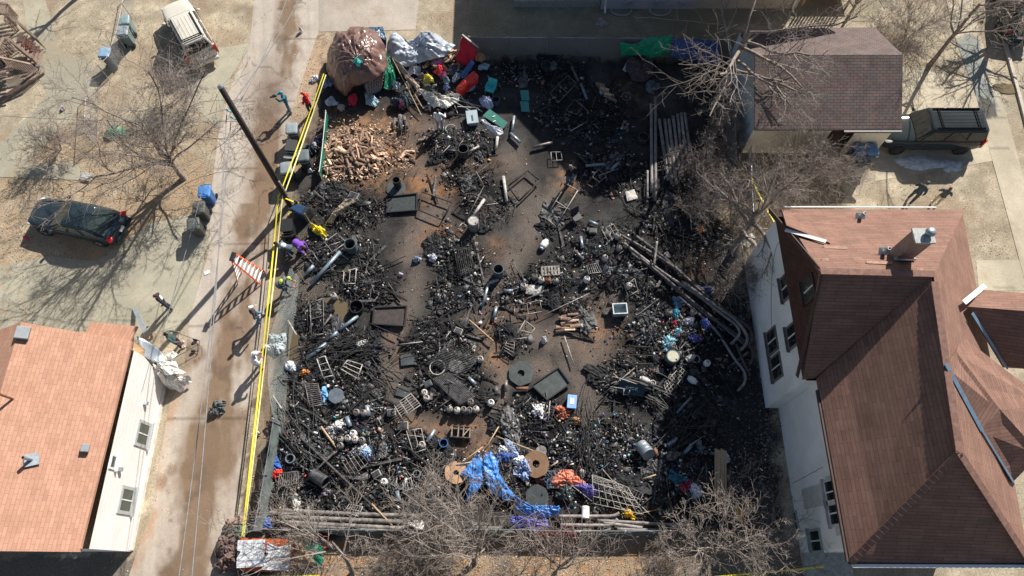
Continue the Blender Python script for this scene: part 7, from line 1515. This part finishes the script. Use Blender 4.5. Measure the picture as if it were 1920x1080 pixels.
# blue tarp at the bottom
BT = tarp('bright_blue_tarp', (.07, .27, .70), .38, .2)
sheet('tarp', [(897, 852, .7), (905, 868, .8), (906, 900, .6), (900, 916, .5), (884, 930, .3), (874, 942, .1), (880, 908, .4), (877, 896, .5), (862, 890, .3), (878, 874, .5)], BT, .5, .2, .17, 61, 'ragged bright blue tarp, left piece by the left wooden disc', 'tarp', rag=.08)
sheet('tarp', [(908, 852, .7), (918, 846, .8), (932, 860, .7), (934, 888, .6), (950, 910, .4), (968, 934, .3), (952, 940, .3), (928, 928, .4), (914, 912, .6), (907, 880, .8)], BT, .5, .25, .18, 62, 'ragged bright blue tarp, large middle piece', 'tarp', rag=.07)
sheet('tarp', [(964, 930, .4), (990, 948, .4), (1020, 948, .5), (1050, 950, .4), (1048, 964, .2), (1020, 970, .2), (990, 968, .15), (968, 956, .2)], BT, .4, .2, .17, 63, 'ragged bright blue tarp, right piece above the bottom fence', 'tarp', rag=.06)
sheet('tarp', [(930, 848, .7), (958, 850, .5), (972, 856, .4), (952, 866, .5), (934, 864, .6)], tarp('deep_blue_tarp', (.03, .10, .36), .4), .4, .1, .2, 64, 'deep blue strip of tarp reaching right behind the middle piece', 'tarp')
sheet('tarp', [(955, 968, .3), (985, 970, .3), (1025, 972, .2), (1030, 988, .1), (990, 996, .1), (960, 988, .1)], tarp('violet_blue_tarp', (.09, .10, .38), .4), .2, .15, .25, 65, 'violet blue tarp remnant at the bottom fence', 'tarp', rag=.06)
scrap(985, 885, .5, (.30, .38, .55), 'pale blue shredded plastic left of the brown wooden disc', 'plastic sheet', 'plastic_sheet', .1, .4, .4); scrap(1058, 898, .62, (.62, .22, .14), 'large orange red blanket right of the brown wooden disc', 'blanket', 'blanket', .1, .35, .25, None, 1.3, -.2); scrap(1030, 896, .5, (.08, .10, .13), 'dark grey trousers left of the orange red blanket', 'trousers', 'trousers', .1, .3, .25); scrap(1014, 898, .4, (.22, .05, .04), 'dark red cloth left of the dark grey trousers', 'cloth')
scrap(1062, 925, .5, (.10, .12, .12), 'shiny dark plastic bag below the orange red blanket', 'bag', 'bag', .1, .4, .3, None, 1, 0, .3); scrap(1096, 917, .42, (.14, .12, .40), 'violet cloth right of the shiny dark bag', 'cloth', 'cloth', .1, .3, .2, None, 1.4, -.4); scrap(1092, 888, .22, (.70, .68, .64), 'white rag on the orange red blanket', 'cloth'); scrap(1178, 964, .3, (.80, .50, .05), 'bright yellow scrap above the bent tubes', 'cloth', 'cloth', .1, .2, .2, None, 1.3, -.6)
b = MB(); b.lathe([(.001, 0), (.17, 0), (.18, .05), (.17, .5), (.19, .52), (.001, .53)], 16); o = loose('white_bucket', b, WHITE, 'white bucket lying right of the violet cloth', 'bucket', None, True); o.location = G(1098, 950, .25); o.rotation_euler = (R(80), 0, R(-4))
sheet('float_bag', [(1383, 947, .5), (1390, 955, .5), (1396, 966, .4), (1393, 976, .3), (1385, 973, .3), (1379, 962, .4)], pm('red_yellow_bag', (.70, .42, .05), .5, c2=(.62, .07, .05), scale=1.4), .3, .35, .05, 66, 'red and yellow pointed bag in the shade near the house', 'bag')
for (x, y, r, c, lab) in ((1300, 917, .45, (.62, .68, .76), 'white plastic heap in the shade beside the dark stream of litter'), (1268, 895, .45, (.04, .16, .22), 'dark teal cloth in the house shade'), (1283, 910, .3, (.35, .03, .07), 'red cloth in the house shade'), (1310, 840, .25, (.2, .25, .28), 'grey rag in the house shade'), (1358, 862, .3, (.60, .62, .66), 'white sheet under the pale boards'), (1250, 645, .45, (.32, .55, .62), 'pale turquoise crumpled cloth above the drum with beige lid'), (1263, 592, .3, (.10, .42, .55), 'bright cyan cloth at the edge of the litter'), (1270, 626, .3, (.35, .62, .68), 'pale cyan bag in the litter'), (1262, 612, .2, (.55, .05, .10), 'small red cloth in the litter'), (1268, 568, .35, (.12, .20, .32), 'slate blue cloth below the diagonal poles'), (1325, 546, .3, (.04, .20, .48), 'bright blue bag on the diagonal poles'), (1300, 640, .35, (.10, .10, .30), 'indigo cloth in the litter'), (1290, 605, .3, (.70, .70, .72), 'white paper heap in the litter'), (1320, 612, .3, (.16, .20, .50), 'royal blue cloth near the diagonal poles'), (518, 886, .36, (.75, .06, .04), 'bright red cloth at the lower left fence'), (516, 868, .45, (.03, .12, .40), 'blue cloth above the bright red one at the lower left fence'), (495, 982, .45, (.05, .14, .45), 'blue cloth in the lower left fence corner'), (500, 905, .35, (.42, .34, .28), 'tan cloth inside the lower left fence'), (545, 990, .3, (.30, .03, .08), 'dark red cloth below the lower left poles'), (775, 985, .55, (.66, .64, .60), 'crumpled white plastic on the lower left poles'), (690, 850, .36, (.36, .50, .68), 'pale blue cloth right of the lower left gas cylinders'), (678, 845, .3, (.70, .70, .70), 'white rag right of the lower left gas cylinders'), (560, 955, .4, (.55, .54, .50), 'silver foil heap above the lower left poles'), (610, 742, .34, (.20, .45, .72), 'bright blue and white bag at the grey lid'), (635, 804, .55, (.55, .54, .52), 'ash white rag above the lower left gas cylinders'), (548, 690, .3, (.55, .58, .62), 'white bundle inside the wire mesh'), (573, 705, .25, (.62, .28, .08), 'orange rag beside the left chair frame'), (700, 655, .45, (.03, .03, .04), 'black clothes heap with a purple rag on the central path'), (702, 661, .16, (.30, .14, .45), 'small purple rag on the black clothes heap'), (678, 650, .3, (.55, .53, .50), 'ash white scrap left of the black clothes heap'), (783, 487, .22, (.45, .50, .62), 'pale blue rag on the bare path, left'), (812, 486, .28, (.60, .60, .64), 'white rag on the bare path, right'), (1178, 541, .2, (.75, .75, .76), 'small white scrap by the bent wire frame'), (960, 840, .5, (.35, .45, .62), 'pale blue bag behind the brown wooden disc'), (945, 845, .3, (.75, .72, .68), 'white bag behind the blue tarp'), (1010, 775, .4, (.70, .68, .66), 'white rag below the big black tray'), (1055, 775, .42, (.45, .16, .09), 'reddish scorched cloth below the blue cooler'), (1080, 790, .25, (.62, .40, .20), 'tan block below the blue cooler'), (1138, 510, .3, (.45, .45, .44), 'pale ash scrap right of the white slatted frame'), (1260, 855, .35, (.24, .22, .19), 'brown grey sack by the silver drum'), (975, 870, .4, (.70, .70, .68), 'white shredded plastic at the brown wooden disc'), (520, 648, .62, (.42, .47, .48), 'grey plastic sheet on the fallen wire mesh'), (502, 653, .22, (.85, .85, .85), 'white lump beside the fallen wire mesh'), (1310, 435, .3, (.55, .28, .12), 'orange brown rag under the leaning tree'), (1402, 450, .45, (.60, .56, .50), 'pale plastic at the corner of the stucco house'), (1020, 640, .2, (.7, .7, .7), 'small white scrap beside the pale bed frame'), (120, 205, .16, (.6, .48, .56), 'pink and white litter in the left yard'), (52, 448, .12, (.5, .1, .18), 'red and pink litter left of the dark sedan'), (565, 60, .12, (.8, .8, .8), 'white scrap at the top of the alley')):
    scrap(x, y, r, c, lab, 'cloth', 'cloth', .08, .26, .24, None, 1+.35*rnd.random(), rnd.random()*3, .55)
sheet('cloth', [(613, 416, .2), (628, 394, .5), (648, 374, .8), (668, 371, .9), (674, 376, .8), (654, 386, .6), (636, 402, .4), (622, 420, .2)], cloth_m('scorched_tan_cloth', (.38, .31, .22)), .4, .1, .15, 71, 'scorched tan cloth stretched below the firewood heap', 'cloth')
# green bucket and scraps in the left yard
scrap(217, 252, .5, (.02, .36, .20), 'bright green plastic lump under the spreading tree', 'plastic', 'plastic_lump', .1, .4, .15, None, 1.2)
sheet('board', [(152, 322, .25), (172, 326, .25), (166, 340, .1), (152, 338, .1)], plast('white_board', (.66, .66, .62)), .2, .02, .02, 72, 'white board leaning in the left yard', 'board')

# ------------------------------------------------------------------ single objects in the lot
def boxy(name, px, py, d, rz, m, label, cat, z=0., rot=None, parts=None):
    t = thing(name, label, cat, GL(px, py, z), R(rz)); return t
ck_ = thing('cooler', 'bright blue plastic cooler box with a pale lid on the bare ground', 'cooler', GL(1071, 757), R(-6)); b = MB(); b.box((0, 0, .2), (.42, .62, .4)); b.build('cooler_body', plast('cooler_blue', (.06, .22, .66)), ck_, bevel=.03); b = MB(); b.box((0, 0, .43), (.44, .64, .06)); l_ = b.build('lid', plast('cooler_lid', (.25, .45, .80)), ck_, bevel=.02); b = MB(); b.box((0, .02, .465), (.2, .3, .012)); b.build('lid_label', plast('label_white', (.7, .72, .7)), l_)
tt_ = thing('clear_tote', 'clear plastic tote box beside the half burnt log stack', 'tote', GL(1160, 585), R(3)); CLP = pm('clear_tote', (.40, .48, .50), .2, .1); b = MB()
for sx, sy, w_, h_ in ((-1, 0, .02, .52), (1, 0, .02, .52), (0, -1, .66, .02), (0, 1, .66, .02)): b.box((sx*.33, sy*.25, .25), (w_, h_ if sx else .02, .46))
b.box((0, 0, .03), (.64, .48, .03)); b.build('tote_body', CLP, tt_); b = MB()
for s in (-1, 1): b.box((0, s*.26, .49), (.72, .05, .03)); b.box((s*.34, 0, .493), (.05, .5, .03))
b.build('tote_rim', plast('tote_rim_white', (.62, .66, .68)), tt_)
sheet('paper', [(1172, 360, .2), (1189, 355, .25), (1196, 372, .15), (1176, 378, .12)], plast('paper_cream', (.62, .58, .50)), .2, .02, .02, 73, 'square cream sheet at the shadow edge right of the lot centre', 'sheet')
sheet('sheet_metal', [(987, 533, .25), (1021, 537, .3), (1018, 556, .2), (985, 551, .2)], ASHW, .2, .04, .04, 74, 'white corrugated sheet metal below the gas cylinders', 'sheet metal')
pl_ = thing('pallet', 'pale scorched wooden pallet behind four gas cylinders', 'pallet', GL(1032, 509, .1), R(3)); PW = pm('grey_wood', (.36, .33, .29), .85, c2=(.14, .12, .1), scale=5)
for k in range(6): b = MB(); b.box((-.42+.168*k, 0, .11), (.11, .52, .025)); b.build('deck_board', PW, pl_)
for y in (-.23, 0, .23): b = MB(); b.box((0, y, .05), (.95, .07, .09)); b.build('stringer', PW, pl_)
cb_ = thing('cabinet_frame', 'burnt wooden cabinet frame lying right of the grey tube', 'cabinet', GL(865, 812, .05), R(-4)); b = MB()
for x, w_ in ((-.42, .05), (-.12, .05), (.12, .05), (.42, .05)): b = MB(); b.box((x, 0, .18), (w_, .46, .3)); b.build('panel', PW, cb_)
for y in (-.25, .25): b = MB(); b.box((0, y, .18), (.95, .04, .3)); b.build('side', CHARG, cb_)
b = MB(); b.bar((.1, -.2, .3), (.4, .2, .3), .04, .04); b.build('brace', WOODP, cb_)
wb_ = thing('wheelbarrow', 'dark teal wheelbarrow tub with pale lettering tipped on its side', 'wheelbarrow', GL(1184, 724, .2), R(-12)); WBM = pm('wheelbarrow_teal', (.02, .055, .075), .5, c2=(.01, .03, .04), scale=3); b = MB()
b.loft([[Vector((sx*w_-.05*z, sy*h_, z)) for sx, sy in ((-1, -1), (1, -1), (1, 1), (-1, 1))] for w_, h_, z in ((.62, .30, .34), (.30, .18, .06), (.28, .16, .08), (.58, .27, .35))], True); o = b.build('tub', WBM, wb_); o.rotation_euler = (R(38), 0, 0)
for s in (-1, 1): b = MB(); b.tube([(-1.0, s*.26-.05, .25), (-.2, s*.2-.05, .22), (.75, s*.06-.05, .15)], .022, 6); b.build('handle', ASHW, wb_, True)
b = MB(); b.tube([(.72, -.09, .2), (.72, -.01, .2)], .19, 16); b.build('wheel', TYRE, wb_); b = MB(); b.tube([(-.35, -.3, .25), (-.33, -.5, .05), (-.1, -.46, .05), (-.08, -.28, .25)], .018, 6); b.build('stand', ASHW, wb_, True)
lo = link('lettering', text_mesh('SIMOC', .19, .003), plast('letter_white', (.45, .55, .58)), wb_); lo.location = (-.02, -.20, .30); lo.rotation_euler = (R(52), 0, R(180-6)) if 0 else (R(40), 0, R(2))
cc = thing('camp_chair', 'dark folding camp chair at the shadow tip of the back house', 'camp chair', GL(1080, 412), R(30)); b = MB(); b.box((0, 0, .35), (.5, .45, .03), (0, R(8), 0)); b.build('seat', DARK, cc); b = MB(); b.box((0, .24, .62), (.5, .03, .5), (R(-14), 0, 0)); b.build('backrest', pm('chair_cloth', (.04, .035, .045), .8), cc)
for s in (-1, 1): b = MB(); b.tube([(s*.24, -.25, .02), (-s*.24*0+s*.2, .25, .36)], .015, 6); b.build('leg', STEEL, cc); b = MB(); b.tube([(s*.24, .25, .02), (s*.2, -.25, .36)], .015, 6); b.build('leg', STEEL, cc)
for px, py, s, m, lab in ((1111, 436, .3, PW, 'scorched grey wooden stool left of the slatted frame'), (1138, 440, .26, ASHW, 'small white wooden crate beside the gas cylinder'), (707, 890, .3, ASHW, 'white metal box in the lower left debris'), (690, 683, .22, GALV, 'small grey box by the right chair frame'), (735, 775, .3, ASHW, 'ash white box left of the shelf rack'), (757, 800, .36, pm('tan_box', (.36, .33, .28), .8, .2), 'tan scorched box below the shelf rack'), (858, 590, .3, ASHW, 'white small box on the large black grate') if 0 else (860, 623, .3, ASHW, 'white small box above the large black grate'), (803, 722, .3, BLUEG, 'dark box left of the lower black grate'), (1300, 700, .3, BLUEG, 'blue grey box right of the wire ladder'), (765, 675, .55, GRN, 'grey flat plate left of the white hoop'), (755, 735, .5, GRN, 'dark flat plate left of the lower black grate'), (665, 372, .4, GALV, 'grey metal housing with a round hole below the firewood'), (1236, 697, .25, ASHW, 'cream small box behind the wheelbarrow')):
    t = thing('box', lab, 'box', GL(px, py, .05), R(rnd.uniform(-30, 30))); hh = .05 if 'plate' in lab else s*.8
    b = MB(); b.box((0, 0, hh/2), (s*1.3, s, hh)); b.build('case', m, t, bevel=.015)
    if hh > .1: b = MB(); b.box((0, 0, hh+.012), (s*1.1, s*.8, .02)); b.build('panel', DSTEEL if m is not DSTEEL else DARK, t)
# charred lattice of collapsed roof sticks: long thin whips in the left middle and the lower right
WH = pm('charred_whip', (.05, .048, .047), .6, c2=(.012, .012, .012), scale=4, objvar=.4)
for gi, (x, y, rx, ry, n, a0, lab, grp) in enumerate(((660, 655, 80, 26, 34, .35, 'long thin charred rod in the fan below the blue grey pipes', 'charred rods below the blue grey pipes'), (720, 700, 40, 26, 10, -.7, 'bent charred rod right of the metal chair frames', 'bent rods beside the chair frames'), (1290, 800, 60, 50, 26, .9, 'thin rod in the dark strip by the stucco house', 'thin rods in the dark strip'), (1105, 830, 20, 70, 22, 1.45, 'charred rod in the upright fan right of the brown wooden disc', 'upright charred rods'), (1330, 740, 40, 70, 14, -1., 'thin rod near the curled pole ends', 'thin rods near the curled poles'), (1230, 740, 70, 22, 14, -.45, 'thin rod below the wheelbarrow', 'thin rods below the wheelbarrow'), (560, 790, 36, 60, 18, -.9, 'charred rod inside the lower left fence', 'charred rods inside the lower left fence'))):
    for k in range(n):
        c = GL(x+rnd.gauss(0, .5)*rx, y+rnd.gauss(0, .5)*ry, .2+.15*rnd.random()); a = a0+rnd.gauss(0, .28); L = rnd.uniform(1.2, 3.2); d = Vector((math.cos(a), math.sin(a), rnd.uniform(-.05, .05))); s = Vector((-d.y, d.x, 0))*rnd.uniform(-.25, .25)
        b = MB(); b.tube([c-d*L/2, c-d*L/6+s*.7, c+d*L/6+s*.7, c+d*L/2], [.02, .019, .017, .014], 5); loose('charred_rod', b, WH, lab, 'rod', grp)
# white roof panels, plywood and tarps in the bottom left corner
RP = rows_mat('white_panel_siding', (.82, .82, .82), (.80, .80, .80), (.45, .47, .52), 30, .22, .012, noise=.03)
def panel(pts, m, label, cat, th=.05, posts=()):
    b = MB(); b.prism([G(*p) for p in pts], th); me = b.mesh('roof_panel'); l = me.uv_layers.new(name='UVMap')
    for p in me.polygons:
        for li in p.loop_indices: c = me.vertices[me.loops[li].vertex_index].co; l.data[li].uv = (c.x, c.y)
    o = tag(link('roof_panel', me, m), label, cat)
    for (x, y, z) in posts: b2 = MB(); q = G(x, y, z); b2.lathe([(.05, -.02), (.05, .26), (.001, .26)], 8, q); b2.build('pipe_stub', DARK if m is RP else RUST, o)
    return o
panel([(446, 1013, 1.2), (497, 1011, 1.25), (495, 1062, 1.1), (443, 1065, 1.05)], RP, 'white sided panel lying at the lower left, left one of two', 'panel', .05, ((449, 1035, 1.14),))
panel([(502, 1017, 1.25), (520, 1026, 1.2), (545, 1021, 1.3), (541, 1071, 1.1), (491, 1068, 1.05)], RP, 'white sided panel with a notched edge at the lower left, right one of two', 'panel', .05, ((501, 1038, 1.15),))
panel([(560, 1013, 1.3), (592, 1058, 1.1), (543, 1060, 1.0)], rows_mat('bare_wood_panel', (.66, .45, .27), (.60, .40, .23), (.30, .18, .10), 30, .22, .01, noise=.12), 'triangular bare wood panel beside the two white panels', 'panel', .04, ((556, 1032, 1.15),))
panel([(450, 1008, .8), (560, 1012, .8), (552, 1074, .7), (448, 1070, .7)], plast('orange_sheet', (.60, .12, .03)), 'orange red sheet beneath the white panels', 'sheet')
sheet('tarp', [(563, 1018, .9), (585, 1018, .8), (608, 1024, .5), (606, 1058, .3), (602, 1070, .2), (590, 1054, .6), (576, 1036, .9)], tarp('dull_green_tarp', (.02, .14, .09), .5), .6, .1, .2, 81, 'dull green tarp right of the triangular wood panel', 'tarp')
for k, (x, y, r, c, lab) in enumerate(((440, 1022, .7, (.13, .085, .075), 'dark brown crumpled cloth left of the white panels, upper'), (432, 1052, .7, (.16, .10, .085), 'dark brown crumpled cloth left of the white panels, lower'), (452, 1000, .5, (.10, .16, .12), 'green and tan cloth above the white panels'), (445, 985, .45, (.28, .20, .16), 'tan cloth at the foot of the yellow tape'), (610, 1012, .35, (.45, .05, .04), 'red cloth scrap below the lower fence'), (475, 1075, .6, (.05, .05, .08), 'navy cloth under the white panels at the bottom edge'))):
    scrap(x, y, r, c, lab, 'cloth', 'cloth', .2, .55, .3, None, 1.1, k, .7)
